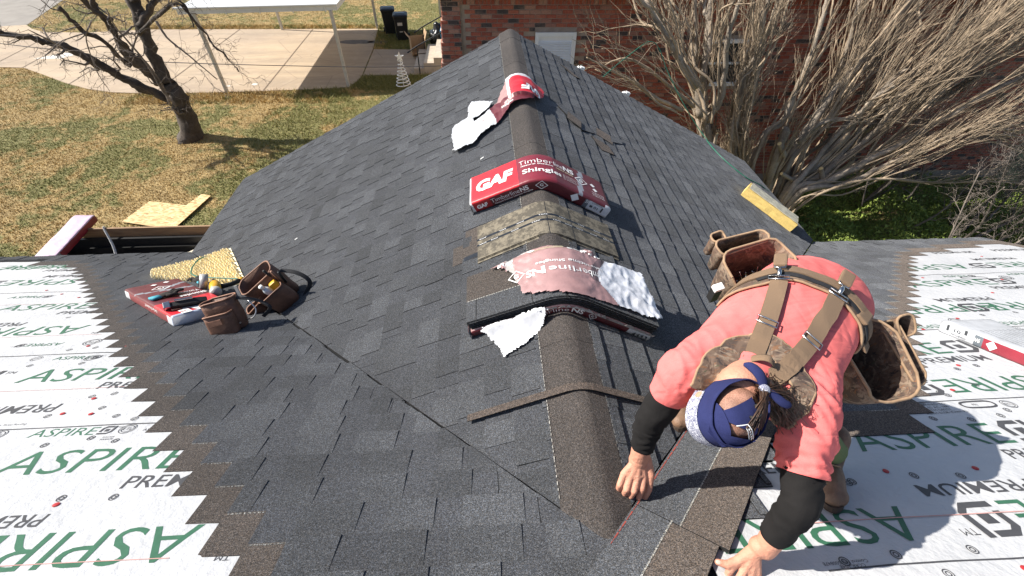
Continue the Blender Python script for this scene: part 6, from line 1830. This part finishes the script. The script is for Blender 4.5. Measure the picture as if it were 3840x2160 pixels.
def capsule(mb, p, q, r0, r1, n=14):
    p, q = Vector(p), Vector(q); d = (q - p).normalized(); P, Rr = [], []
    for k in range(5):
        a = math.pi / 2 * (1 - k / 5); P.append(p - d * r0 * math.sin(a)); Rr.append(max(r0 * math.cos(a), 1e-4))
    P.append(p); Rr.append(r0); P.append(q); Rr.append(r1)
    for k in range(1, 6):
        a = math.pi / 2 * k / 5; P.append(q + d * r1 * math.sin(a)); Rr.append(max(r1 * math.cos(a), 1e-4))
    mb.tube(P, Rr, n)
def chain(mb, pts, rs, n=14):
    for i in range(len(pts) - 1): capsule(mb, pts[i], pts[i + 1], rs[i], rs[i + 1], n)
def ball(mb, c, r, n=16):
    """ellipsoid; r = three (axis vector * radius)"""
    c = Vector(c); V, F = [], []
    ax = [Vector(a) for a in r]
    for i in range(1, n // 2):
        for k in range(n):
            th, ph = math.pi * i / (n // 2), 2 * math.pi * k / n
            V.append(c + ax[0] * math.sin(th) * math.cos(ph) + ax[1] * math.sin(th) * math.sin(ph) + ax[2] * math.cos(th))
    m = n // 2 - 1
    for i in range(m - 1):
        for k in range(n): F.append((i * n + k, (i + 1) * n + k, (i + 1) * n + (k + 1) % n, i * n + (k + 1) % n))
    a = len(V); V += [c + ax[2], c - ax[2]]
    for k in range(n): F.append((a, k, (k + 1) % n)); F.append((a + 1, (m - 1) * n + (k + 1) % n, (m - 1) * n + k))
    mb.add(V, F)
def fuse(mb, voxel, smooth=4, fac=.5):
    """join overlapping shapes into one continuous skin"""
    me = bpy.data.meshes.new('tmp'); me.from_pydata(mb.v, [], mb.f); me.update()
    ob = bpy.data.objects.new('tmp', me); col.objects.link(ob)
    r = ob.modifiers.new('r', 'REMESH'); r.mode = 'VOXEL'; r.voxel_size = voxel
    s = ob.modifiers.new('s', 'SMOOTH'); s.iterations = smooth; s.factor = fac
    dg = bpy.context.evaluated_depsgraph_get(); dg.update()
    out = bpy.data.meshes.new_from_object(ob.evaluated_get(dg))
    bpy.data.objects.remove(ob); bpy.data.meshes.remove(me)
    return out
def place(name, me, mat, parent):
    me.materials.clear(); me.materials.append(mat)
    me.polygons.foreach_set('use_smooth', [True] * len(me.polygons))
    o = bpy.data.objects.new(name, me); col.objects.link(o); setparent(o, parent); return o
def cut(me, co, no, fill=False):
    bm = bmesh.new(); bm.from_mesh(me)
    r = bmesh.ops.bisect_plane(bm, geom=bm.verts[:] + bm.edges[:] + bm.faces[:], plane_co=co, plane_no=no, clear_outer=True)
    bm.to_mesh(me); bm.free()
def cut_local(me, co, no, rad_, keep_below=True):
    """remove only the part near co that lies beyond the plane (used for cuffs)"""
    co, no = Vector(co), Vector(no).normalized()
    bm = bmesh.new(); bm.from_mesh(me)
    bmesh.ops.bisect_plane(bm, geom=bm.verts[:] + bm.edges[:] + bm.faces[:], plane_co=co, plane_no=no)
    dl = [v for v in bm.verts if (v.co - co).dot(no) > 1e-5 and (v.co - co).length < rad_]
    bmesh.ops.delete(bm, geom=dl, context='VERTS'); bm.to_mesh(me); bm.free()

worker = empty('person', (.75, .45, -.2), 'roofer in a coral shirt, suspenders and navy bandana bending over the valley', 'person')
nb_ = Vector((-.07, -.16, .985)); ta = Vector((.72, .67, .16)).normalized(); tw_ = Vector((.915, -.40, 0)).normalized()
torso_c = [C7 - nb_ * .085, C7.lerp(MID, .35) - nb_ * .110, MID - nb_ * .118 + tw_ * .01, WAIST - nb_ * .110 + tw_ * .022, HIP - nb_ * .118 + tw_ * .02, HIP + ta * .10 - nb_ * .155 + tw_ * .015]
torso_r = [.150, .196, .203, .186, .184, .155]
HIPR, HIPL = Vector((.70, .70, .40)), Vector((.84, .54, .40))
KNR, KNL = Vector((.54, .56, .08)), Vector((.745, .33, .19))
ANR, ANL = Vector((.60, .68, -.20)), Vector((.925, .26, .02))
TOER, TOEL = Vector((.50, .55, -.235)), Vector((.858, .118, -.035))

# head frame: crown towards the sky and camera, face down to the roof
hc = Vector((.064, -.584, .839)).normalized(); hf = Vector((-.527, -.73, -.436)); hf = (hf - hc * hf.dot(hc)).normalized(); hs_ = hc.cross(hf).normalized()
HS = .92
HC = HEAD - hc * .088 * HS
def Hd(s, f, c): return HC + (hs_ * s + hf * f + hc * c) * HS

# ---- body: one continuous skin from head to ankles
mb = MB()
def torso(mb, k, fl=.56, shrink=0.0):
    P, Rr = [], []
    pts = spline(torso_c, 4); m = len(pts)
    for i, p in enumerate(pts):
        u = i / (m - 1) * (len(torso_r) - 1); j = min(int(u), len(torso_r) - 2)
        Rr.append((torso_r[j] + (torso_r[j + 1] - torso_r[j]) * (u - j)) * k - shrink)
    mb.tube(pts, Rr, 22, True, flat=fl, up=nb_)
torso(mb, .86)
chain(mb, [C7 - nb_ * .07, NECKT - nb_ * .05, HC - hc * .02], [.07, .062, .06])
ball(mb, HC, [hs_ * .074 * HS, hf * .092 * HS, hc * .096 * HS])
ball(mb, Hd(0, .032, -.075), [hs_ * .055, hf * .05, hc * .07])        # face and jaw
ball(mb, Hd(0, .088, -.055), [hs_ * .012, hf * .016, hc * .022])      # nose
for sd in (-1, 1): ball(mb, Hd(sd * .080, -.005, -.035), [hs_ * .010, hf * .018, hc * .030]); ball(mb, Hd(sd * .03, .085, -.03), [hs_ * .014, hf * .01, hc * .008])
chain(mb, [SHR - nb_ * .02, ELR, ELR.lerp(WRR, .55), WRR], [.055, .040, .037, .031]); chain(mb, [SHL - nb_ * .02, ELL, ELL.lerp(WRL, .5), WRL], [.055, .041, .038, .034])
chain(mb, [C7 - nb_ * .08, SHR - nb_ * .02], [.08, .066]); chain(mb, [C7 - nb_ * .08, SHL - nb_ * .02], [.08, .066])
for a, b, c in ((HIPR, KNR, ANR), (HIPL, KNL, ANL)): chain(mb, [a, b, c], [.088, .062, .042])
body = fuse(mb, .008, 3)
# hands in finer detail, grown into the wrists
def hand(palm, fingers, thumb, wrist, side):
    m = MB(); palm = [Vector(p) for p in palm]
    chain(m, [wrist, palm[0]], [.033, .032])
    kn = [Vector(f[0]) for f in fingers]
    for i, f in enumerate(fingers):
        base = palm[0].lerp(palm[1], .4)
        chain(m, [base, kn[i]], [.019, .0135], 10)
        chain(m, f, [.0130, .0120, .0106, .0086], 10)
    for i in range(3): chain(m, [kn[i].lerp(base, .12), kn[i + 1].lerp(base, .12)], [.0135, .0135], 10)
    chain(m, [palm[0].lerp(wrist, .2)] + thumb, [.022, .019, .0155, .0135, .0100], 10)
    out = fuse(m, .0031, 3, .45)
    # knuckle creases and tendons
    return out
hR = hand(HAND_R_PALM, HAND_R, THUMB_R, WRR, 1); hL = hand(HAND_L_PALM, HAND_L, THUMB_L, WRL, -1)
bm = bmesh.new(); bm.from_mesh(body); bm.from_mesh(hR); bm.from_mesh(hL); bm.to_mesh(body); bm.free()
bodyo = place('body', body, M_SKIN2, worker)
M_NAIL = simple('fingernail', (.62, .42, .34), .35, .05, 30)
def nail(a, b, away, w=.0068, L=.010):
    a, b = Vector(a), Vector(b); d = (b - a).normalized(); n = Vector(away); n = (n - d * n.dot(d)).normalized(); s = d.cross(n)
    m = MB(); ball(m, b + n * .0078 - d * .001, [s * w, d * L, n * .0022], 10); m.build('fingernail', M_NAIL, bodyo, True)
tocam = Vector((-.052, -.71, .703))
nail(THUMB_R[2], THUMB_R[3], tocam); nail(THUMB_L[2], THUMB_L[3], tocam + Vector((0, .3, .6)))

# ---- shirt
mb = MB(); torso(mb, 1.0)
slR, slL = SHR.lerp(ELR, .44), SHL.lerp(ELL, .70)
dR, dL = (ELR - SHR).normalized(), (ELL - SHL).normalized()
chain(mb, [C7 - nb_ * .095, SHR - nb_ * .005, slR + dR * .05], [.082, .070, .060]); chain(mb, [C7.lerp(MID, .6) - nb_ * .12, SHR - nb_ * .03], [.11, .078])
chain(mb, [C7 - nb_ * .095, SHL - nb_ * .0, slL + dL * .05], [.086, .080, .058]); chain(mb, [C7.lerp(MID, .6) - nb_ * .12, SHL - nb_ * .03], [.11, .082])
chain(mb, [C7.lerp(MID, .9) - nb_ * .12, SHL.lerp(ELL, .25)], [.12, .066])
chain(mb, [SHR - nb_ * .01, C7.lerp(MID, .8) - tw_ * .10 - nb_ * .105], [.071, .090]); chain(mb, [SHL - nb_ * .01, MID + tw_ * .125 - nb_ * .12], [.080, .085])
shirt = fuse(mb, .0075, 7, .5)
cut_local(shirt, slR, dR, .16); cut_local(shirt, slL, dL, .16)
bm = bmesh.new(); bm.from_mesh(shirt); bm.normal_update()
for v in bm.verts:
    p = v.co; nr = v.normal
    dl_ = min(1, max(0, 1 - abs((p - SHL.lerp(ELL, .3)).length - .05) / .22)); ar = min(1, max(0, 1 - (p - SHR).length / .20))
    a, w = p.dot(ta), p.dot(tw_)
    k = .0022 * (1 - 2.2 * abs(mnoise.noise(Vector((a * 7 + w * 5, w * 13 - a * 3, p.z * 9)))))
    # drag lines running from the armpits along the side and the sleeve
    k += (.016 * dl_) * (abs(mnoise.noise(Vector((a * 26 + w * 9, w * 7 - p.z * 5, p.z * 5)))) * -2 + .6)
    k += (.009 * ar) * (abs(mnoise.noise(Vector((a * 8, w * 22 + a * 14, p.z * 16)))) * -2 + .6)
    sl_ = (p - SHL).dot(dL)
    if sl_ > .06: k += .0045 * math.sin(sl_ * 210 + 5 * mnoise.noise(p * 9)) * min(1, (sl_ - .06) / .08) * (.4 + .6 * abs(mnoise.noise(p * 6)) * 2)
    v.co = p + nr * k
bm.to_mesh(shirt); bm.free()
shirto = place('shirt', shirt, M_PINK, worker)
from mathutils.bvhtree import BVHTree
shirt.calc_loop_triangles()
bvh = BVHTree.FromPolygons([v.co.copy() for v in shirt.vertices], [tuple(p.vertices) for p in shirt.polygons])
def snap(p, off):
    l, n, i, d = bvh.find_nearest(Vector(p)); 
    return l + n * off, n
m = MB(); pn = [C7 - nb_ * .075 + ta * -.01, C7 - nb_ * .06 - ta * .055]
m.tube([pn[0], pn[1]], [.092, .082], 20, False); m.build('collar', M_PINK, shirto, True)

# ---- long black undershirt sleeves
def sleeve(pts, rs, seed):
    s = spline(pts, 9); m = len(s); V, F = [], []
    P, Rr = [], []
    for i, p in enumerate(s):
        u = i / (m - 1) * (len(rs) - 1); j = min(int(u), len(rs) - 2)
        Rr.append(rs[j] + (rs[j + 1] - rs[j]) * (u - j)); P.append(p)
    v, f = tube(P, Rr, 24, False)
    out = []
    for i, q in enumerate(v):
        c = P[i // 24]; d = q - c; an = (i % 24) / 24 * 6.283; sN = (i // 24) / m
        k = .0044 * math.sin(sN * 30 + 3.0 * math.sin(an + seed) + 8 * mnoise.noise(Vector((sN * 6, math.cos(an), math.sin(an) + seed)))) * (1 - sN * .55)
        out.append(q + d.normalized() * k)
    # turned-in cuff
    n0 = len(out) - 24
    out += [P[-1] + (out[n0 + k] - P[-1]) * .86 for k in range(24)]
    f += [(n0 + k, n0 + (k + 1) % 24, n0 + 24 + (k + 1) % 24, n0 + 24 + k) for k in range(24)]
    return mk('undershirt_sleeve', out, f, M_BLACKC, worker, True)
cR, cL = ELR.lerp(WRR, .62), ELL.lerp(WRL, .70)
sleeve([SHR.lerp(ELR, .15), SHR.lerp(ELR, .6), ELR, ELR.lerp(WRR, .3), cR], [.056, .055, .050, .046, .041], 1)
sleeve([SHL.lerp(ELL, .4), SHL.lerp(ELL, .75), ELL, ELL.lerp(WRL, .35), cL], [.052, .052, .049, .047, .042], 4)

# ---- trousers and boots
mb = MB()
chain(mb, [HIP - nb_ * .18, HIPR, KNR, ANR.lerp(KNR, .08)], [.13, .105, .080, .070]); chain(mb, [HIP - nb_ * .18, HIPL, KNL, ANL.lerp(KNL, .08)], [.12, .095, .066, .055])
capsule(mb, HIPR, HIPL, .11, .11)
tr_ = fuse(mb, .009, 4)
bm = bmesh.new(); bm.from_mesh(tr_); bm.normal_update()
for v in bm.verts: v.co += v.normal * (.006 * mnoise.noise(Vector((v.co.x * 16, v.co.y * 16, v.co.z * 30))))
bm.to_mesh(tr_); bm.free(); place('trousers', tr_, M_OLIVE, worker)
def boot(ank, toe, lname):
    d = (toe - ank); nrm = FR_A[3]; d = d - nrm * d.dot(nrm); L = d.length; d.normalize(); s = nrm.cross(d)
    hgt = lambda p: (p - Vector((0, 0, 0))).dot(nrm)
    g0 = .012 if lname == 'L' else .02
    def G_(a, b, h): p = ank + d * a + s * b; return p + nrm * (g0 + h - hgt(p))
    m = MB(); chain(m, [G_(-.02, 0, .045), G_(.06, 0, .05), G_(L, 0, .042), G_(L + .035, .0, .036)], [.042, .046, .046, .036]); chain(m, [G_(-.02, .0, .05), G_(-.03, 0, .17)], [.045, .052]); chain(m, [G_(L, -.012, .04), G_(L + .02, .014, .036)], [.042, .038])
    up_ = fuse(m, .006, 3); o = place('boot', up_, M_BOOT, worker)
    v, f = [], []
    out = []
    for k in range(24):
        an = 2 * math.pi * k / 24; x = math.cos(an); y = math.sin(an)
        a = (L / 2 + .005) + x * (L / 2 + .075); w = .050 * (1 + .12 * x) * y
        out.append((a, w))
    v = [G_(a, w, .001) for a, w in out] + [G_(a, w, .024) for a, w in out]
    f = [tuple(range(23, -1, -1)), tuple(range(24, 48))] + [(k, (k + 1) % 24, 24 + (k + 1) % 24, 24 + k) for k in range(24)]
    mk('sole', v, f, M_SOLE, o)
    for k in range(4):
        mk('lace', *tube([G_(.015 + k * .022, -.024, .105 - k * .012), G_(.03 + k * .022, .0, .112 - k * .013), G_(.022 + k * .022, .024, .105 - k * .012)], .0035, 5), M_TANB, o)
boot(ANL, TOEL, 'L'); boot(ANR, TOER, 'R')

# ---- belt, suspenders and yoke laid on the shirt
def ribbon(name, pts, w, off, th, mat, parent, n=6, m=5, bind=None, taper=None):
    s = spline(pts, n); V, F = [], []; K = len(s); L1, L2 = [], []
    cen = [snap(p, 0) for p in s]
    for i in range(K):
        t_ = (cen[min(i + 1, K - 1)][0] - cen[max(i - 1, 0)][0]).normalized(); nn = cen[i][1]; sd = nn.cross(t_).normalized()
        ww = w * (taper(i / (K - 1)) if taper else 1)
        row = []
        for j in range(m):
            q = cen[i][0] + sd * ww * (j / (m - 1) - .5)
            l, n2 = snap(q, 0); l = l * .75 + q * .25
            row.append((l + nn * off, nn))
        V += [a for a, b in row] + [a + b * th for a, b in row]
        L1.append(row[0][0] + nn * th * .5); L2.append(row[-1][0] + nn * th * .5)
    W = 2 * m
    for i in range(K - 1):
        for j in range(m - 1):
            a = i * W + m + j; F.append((a, a + 1, a + W + 1, a + W)); b = i * W + j; F.append((b, b + W, b + W + 1, b + 1))
        F.append((i * W, i * W + m, (i + 1) * W + m, (i + 1) * W)); F.append((i * W + m - 1, (i + 1) * W + m - 1, (i + 1) * W + 2 * m - 1, i * W + 2 * m - 1))
    for b in (0, (K - 1) * W): F.append(tuple(b + j for j in range(m)) + tuple(b + 2 * m - 1 - j for j in range(m)))
    o = mk(name, V, F, mat, parent, False)
    if bind:
        for Ls in (L1, L2): mk('binding', *tube(Ls, .0045, 6), bind, o, True)
    return o, cen
belt = empty('tool_belt', (.7, .6, .6), 'camouflage tool belt with suspenders and two pouches worn by the roofer', 'tool belt')
ribbon('belt_pad', BELT, .085, .003, .008, M_CAMO, belt, 6, 7, M_TANB)
BELT2 = [Vector(p) + ta * .012 for p in BELT]
ribbon('belt_webbing', BELT2, .040, .013, .005, M_WEB, belt, 6, 5)
BELT3 = [Vector(p) - ta * .022 for p in BELT[2:]]
ribbon('belt_liner', BELT3, .020, .0125, .003, M_BLKW, belt, 6, 3)
yo, _ = ribbon('yoke', YOKE, .066, .004, .008, M_CAMO, belt, 6, 7, M_TANB, lambda k: .75 + .35 * math.sin(math.pi * k))
sa, ca = ribbon('suspender', STRAP_A, .052, .013, .003, M_WEB, belt, 7, 5); sb, cb = ribbon('suspender', STRAP_B, .052, .013, .003, M_WEB, belt, 7, 5)
def rect_loop(c, t_, nn, w, h, r, name, parent, mat=M_CHROME):
    sd = nn.cross(t_).normalized(); pts = [c + sd * (w / 2 * sx) + t_ * (h / 2 * sy) for sx, sy in ((-1, -1), (1, -1), (1, 1), (-1, 1), (-1, -1), (1, -1))]
    mk(name, *tube(pts, r, 8), mat, parent, True)
for st_, ce in ((sa, ca), (sb, cb)):
    for fr in (.0, .55 if st_ is sa else .42):
        i = int(fr * (len(ce) - 1)); c, nn = ce[i]; t_ = (ce[min(i + 1, len(ce) - 1)][0] - ce[max(0, i - 1)][0]).normalized()
        rect_loop(c + nn * .019, t_, nn, .060, .022 if fr else .016, .0028, 'slider_buckle', st_)
    c, nn = ce[0]; t_ = (ce[1][0] - ce[0][0]).normalized()
    m = MB(); m.tube([c + nn * .020 - t_ * .006, c + nn * .022 - t_ * .028, c + nn * .024 - t_ * .046], [.006, .008, .0055], 8); m.build('snap_hook', M_CHROME, st_, True)
    rect_loop(c + nn * .024 - t_ * .058, t_, nn, .032, .022, .003, 'ring', st_)
    m = MB(); q = c + nn * .026 - t_ * .085; sd = nn.cross(t_)
    Mq = frameM(q, sd, t_, nn); m.box((-.021, -.036, -.012), (.021, .030, .004), Mq); m.build('belt_loop', M_WEB, belt, bevel=.006)
for i, fr in enumerate((.80, .94)):
    k = int(fr * (len(BELT) - 1)); p, nn = snap(BELT[k], .02); t_ = (Vector(BELT[k]) - Vector(BELT[k - 1])).normalized()
    m = MB(); m.box((-.020, -.040, -.014), (.020, .040, .0), frameM(p, t_, nn.cross(t_), nn)); m.build('belt_loop', M_WEB, belt, bevel=.006)
# grab loop standing up from the yoke
p1, n1 = snap((.372, .292, .64), .017); p2, n2 = snap((.425, .262, .62), .017)
lp = spline([p1, p1.lerp(p2, .35) + n1 * .022, p1.lerp(p2, .7) + n2 * .030, p2 + n2 * .012], 5)
m = MB(); m.tube(lp, .013, 8, flat=.18, up=n1); m.build('grab_loop', M_WEB, yo, True)

# ---- pouches on the belt
def camo_pouch(c, X, Z, w, d, h, seed):
    X, Z = Vector(X).normalized(), Vector(Z).normalized(); Y = Z.cross(X).normalized(); X = Y.cross(Z)
    Mq = frameM(Vector(c) - Z * h, X, Y, Z)
    o = pouch_shell('pouch', belt, Mq, w, d, h, M_CAMO, M_TANB, seed=seed, taper=(.8, .6), rimr=.0050, wav=.035)
    pouch_shell('front_pocket', belt, Mq, w * .82, d * .38, h * .72, M_CAMO, M_TANB, off=(.0, -d * .66, .05), seed=seed + 3, taper=(.85, .6), rimr=.0045, wav=.035, tilt=-.2)
    pouch_shell('tool_slot', belt, Mq, w * .24, d * .30, h * .5, M_CAMO, M_TANB, off=(w * .28, -d * .98, .09), seed=seed + 5, taper=(.85, .6), rimr=.0045, wav=.03)
    return Mq
MR = camo_pouch((.622, .742, .575), (-.96, -.22, -.12), (-.10, -.34, .93), .235, .16, .22, 2)
ML = camo_pouch((.905, .365, .465), (-.25, .86, .42), (-.02, -.47, .88), .27, .19, .24, 21)
m = MB(); rr = random.Random(6)
for k in range(40):
    a = Vector((rr.uniform(-.05, .10), rr.uniform(.02, .07), .165)); m.tube([MR @ a, MR @ (a + Vector((rr.uniform(-.02, .02), rr.uniform(-.02, .02), .03)))], .0018, 4)
m.build('nails', M_CHROME, belt)
m = MB(); m.tube([MR @ Vector((.185, .05, .14)), MR @ Vector((.20, .05, .235))], .020, 4); m.build('utility_knife', M_RUB, belt); m = MB(); m.box((.178, .035, .232), (.214, .062, .252), MR); m.build('tape_tab', M_WHT, belt, bevel=.004)
m = MB(); m.tube([ML @ Vector((-.06, -.11, .12)), ML @ Vector((.04, -.10, .15))], .014, 8); m.build('red_marker', M_CAPR, belt, True)

# ---- hair, bandana
V, F = [], []
nA, nC = 28, 12
def dome(k, fmax, name, mat, test, lift, par):
    V, F, idx = [], [], {}
    for i in range(nC + 1):
        for j in range(nA):
            th = math.pi * .62 * i / nC; ph = 2 * math.pi * j / nA
            V.append(HC + hs_ * HS * (.074 + lift) * math.sin(th) * math.cos(ph) + hf * HS * (.092 + lift) * math.sin(th) * math.sin(ph) + hc * HS * (.096 + lift) * math.cos(th) + Vector((0, 0, 0)) * 0)
    for i in range(nC):
        for j in range(nA):
            a, b = i * nA + j, i * nA + (j + 1) % nA
            ce = (V[a] + V[b] + V[a + nA] + V[b + nA]) / 4 - HC
            if test(ce.dot(hs_) / HS, ce.dot(hf) / HS, ce.dot(hc) / HS): F.append((a, b, b + nA, a + nA))
    return mk(name, V, F, mat, par, True)
dome(1, 1, 'scalp', M_SCALP, lambda s, f, c: True, .0016, worker)
hair = dome(1, 1, 'hair', M_HAIR, lambda s, f, c: s > .018 + .02 * math.sin(f * 40) and c > -.03, .005, worker)
m = MB(); rr = random.Random(12)
PN = [Vector(p) for p in PONY]
for k in range(90):                                     # strands lying over the head and running into the tail
    a = Hd(rr.uniform(.0, .075), rr.uniform(-.05, .06), 0); d = (a - HC); 
    e = (d.dot(hs_) / .081) ** 2 + (d.dot(hf) / .10) ** 2
    if e > .95: continue
    st_ = a + hc * (.106 * math.sqrt(max(0, 1 - e)))
    m.tube(spline([st_, st_.lerp(KNOT, .5) + hc * .010, KNOT + Vector((rr.gauss(0, .006), rr.gauss(0, .006), rr.gauss(0, .004)))], 3), [.0016, .0016, .0016, .0014, .0014, .0012, .0012][:7], 3, False)
for k in range(600):                                     # curly tail
    o1 = Vector((rr.gauss(0, .010), rr.gauss(0, .010), rr.gauss(0, .009))); w_ = rr.uniform(.6, 1.5); ph = rr.uniform(0, 6.28); L_s = rr.uniform(.35, .85)
    pts = [KNOT + o1 * .3]
    for j in range(1, 8):
        u = j / 7 * L_s * 3; i = min(int(u), 2); p = PN[i].lerp(PN[i + 1], u - i)
        pts.append(p + o1 * w_ * (1 + j * .10) + Vector((math.cos(ph + j * 1.3), math.sin(ph + j * 1.3), math.sin(ph * 2 + j))) * .0055)
    m.tube(pts, [.0010] * len(pts), 3, False)
m.build('hair_strands', M_HAIR, hair, True)
m = MB()
for u in range(9):
    q = PN[min(int(u / 3), 2)].lerp(PN[min(int(u / 3) + 1, 3)], u / 3 - min(int(u / 3), 2)); k = .023 - .0014 * u
    ball(m, q + Vector((.006 * math.sin(u * 2.1), .006 * math.cos(u * 1.7), 0)), [Vector((k, 0, 0)), Vector((0, k, 0)), Vector((0, 0, k * .8))], 12)
place('pony_tail', fuse(m, .005, 2), M_HAIR, hair)
m = MB(); m.tube([Hd(.012 + .011 * math.cos(k * .9), -.012 + .02 * math.sin(k * .45) , .108 + .003 * math.sin(k)) for k in range(16)], .0042, 6); m.build('hair_tie', M_RUB, hair, True)
bd = empty('bandana', HC, 'navy paisley bandana tied round the roofer\'s head', 'bandana')
def bpt(th, c, k): return Hd(math.cos(th) * (.076 + k), math.sin(th) * (.094 + k), c)
nT = 56; prof = [(-.052, .0105), (-.040, .0125), (-.015, .0125), (.012, .0120), (.034, .0115), (.042, .0095), (.036, .0075), (.012, .007), (-.015, .0065), (-.050, .006)]
V, F = [], []
for i in range(nT):
    th = 2 * math.pi * i / nT
    fr = math.sin(th)                                    # +1 at the forehead
    for c, k in prof:
        wv_ = .003 * mnoise.noise(Vector((math.cos(th) * 4, math.sin(th) * 4, c * 40)))
        sc = 1 + .35 * max(0, fr); fl_ = max(0, fr) ** .7 * .013 * max(0, min(1, (.03 - c) / .08)) - .0035; V.append(bpt(th, (c * sc) + .019 * (1 - fr), k + wv_ + fl_))
npf = len(prof)
for i in range(nT):
    for j in range(npf):
        F.append((i * npf + j, i * npf + (j + 1) % npf, ((i + 1) % nT) * npf + (j + 1) % npf, ((i + 1) % nT) * npf + j))
mk('band', V, F, M_NAVY, bd, True)
V, F = [], []                                            # printed border over the brow
for i in range(30):
    th = math.pi * (.14 + .92 * i / 29)
    for j in range(5):
        c = -.070 + .060 * j / 4; fr = math.sin(th); sc = 1
        k = .0118 + .0012 * (j / 4)
        fl_ = max(0, fr) ** .7 * .013 * max(0, min(1, (.03 - c) / .08)) - .0035; V.append(bpt(th, c * (1 + .2 * max(0, fr)), k + .0022 + fl_))
F = [(i * 5 + j, i * 5 + j + 1, i * 5 + j + 6, i * 5 + j + 5) for i in range(29) for j in range(4)]
mk('paisley_border', V, F, M_PAIS, bd, True)
def flap(pts, lift, mat, name, n=8):
    """triangle of cloth over the front of the head (head coordinates s,f)"""
    A_, B_, C_ = [Vector(p) for p in pts]; V, F = [], []; id_ = {}
    for i in range(n + 1):
        for j in range(n + 1 - i):
            q = A_ + (B_ - A_) * (i / n) + (C_ - A_) * (j / n)
            e = min(.97, (q.x / .086) ** 2 + (q.y / .102) ** 2)
            h = max(.098 * math.sqrt(1 - e), .030) + lift + .004 * mnoise.noise(Vector((q.x * 30, q.y * 30, lift)))
            id_[(i, j)] = len(V); V.append(Hd(q.x, q.y, h))
    for i in range(n):
        for j in range(n - i):
            F.append((id_[(i, j)], id_[(i + 1, j)], id_[(i, j + 1)]))
            if (i + 1, j + 1) in id_: F.append((id_[(i + 1, j)], id_[(i + 1, j + 1)], id_[(i, j + 1)]))
    return mk(name, V, F, mat, bd, True)
flap([(-.008, -.050), (-.076, .048), (.074, .040)], .006, M_NAVY, 'folded_flap')
flap([(-.078, .005), (-.055, .088), (.015, .100)], .010, M_NAVY, 'folded_flap')
flap([(.0, .112), (.088, .045), (-.06, .092)], .012, M_NAVY, 'folded_flap')
def hprint(p, q, w, name='white_print'):
    p, q = Vector(p), Vector(q); d = (q - p).normalized(); s = Vector((-d.y, d.x)) * w / 2; V = []
    n = 6
    for i in range(n + 1):
        for sg in (-1, 1):
            c = p.lerp(q, i / n) + s * sg; e = min(.97, (c.x / .086) ** 2 + (c.y / .102) ** 2); V.append(Hd(c.x, c.y, max(.098 * math.sqrt(1 - e), .030) + .0185 + .004 * mnoise.noise(Vector((c.x * 30, c.y * 30, .006)))))
    mk(name, V, [(2 * i, 2 * i + 1, 2 * i + 3, 2 * i + 2) for i in range(n)], M_INKW, bd)
hprint((-.022, .048), (.000, .030), .0025); hprint((.000, .030), (.050, .052), .0025); hprint((.002, .042), (.036, .060), .002)
for k in range(5): hprint((.008 + k * .008, .0385 + k * .0036), (.012 + k * .008, .0425 + k * .0036), .0035)
m = MB(); ball(m, KNOT, [hs_ * .016, hf * .012, hc * .012], 12); kn = m.build('knot', M_PAIS, bd, True)
m = MB(); m.tube(spline([KNOT, KNOT + Vector((-.008, .030, .02)), KNOT + Vector((-.020, .055, .022)), KNOT + Vector((-.032, .070, .014))], 4), [.008, .011, .013, .013, .014, .014, .013, .013, .012, .011, .009, .007, .004], 8, flat=.4, up=tocam); m.build('tail', M_NAVY, kn, True)
m = MB(); m.tube(spline([KNOT, KNOT + Vector((.020, -.014, -.008)), KNOT + Vector((.042, -.034, -.018)), KNOT + Vector((.062, -.040, -.024))], 4), [.008, .010, .011, .011, .011, .011, .012, .012, .012, .011, .011, .009, .005], 8, flat=.4, up=tocam); m.build('tail', M_NAVY, kn, True)
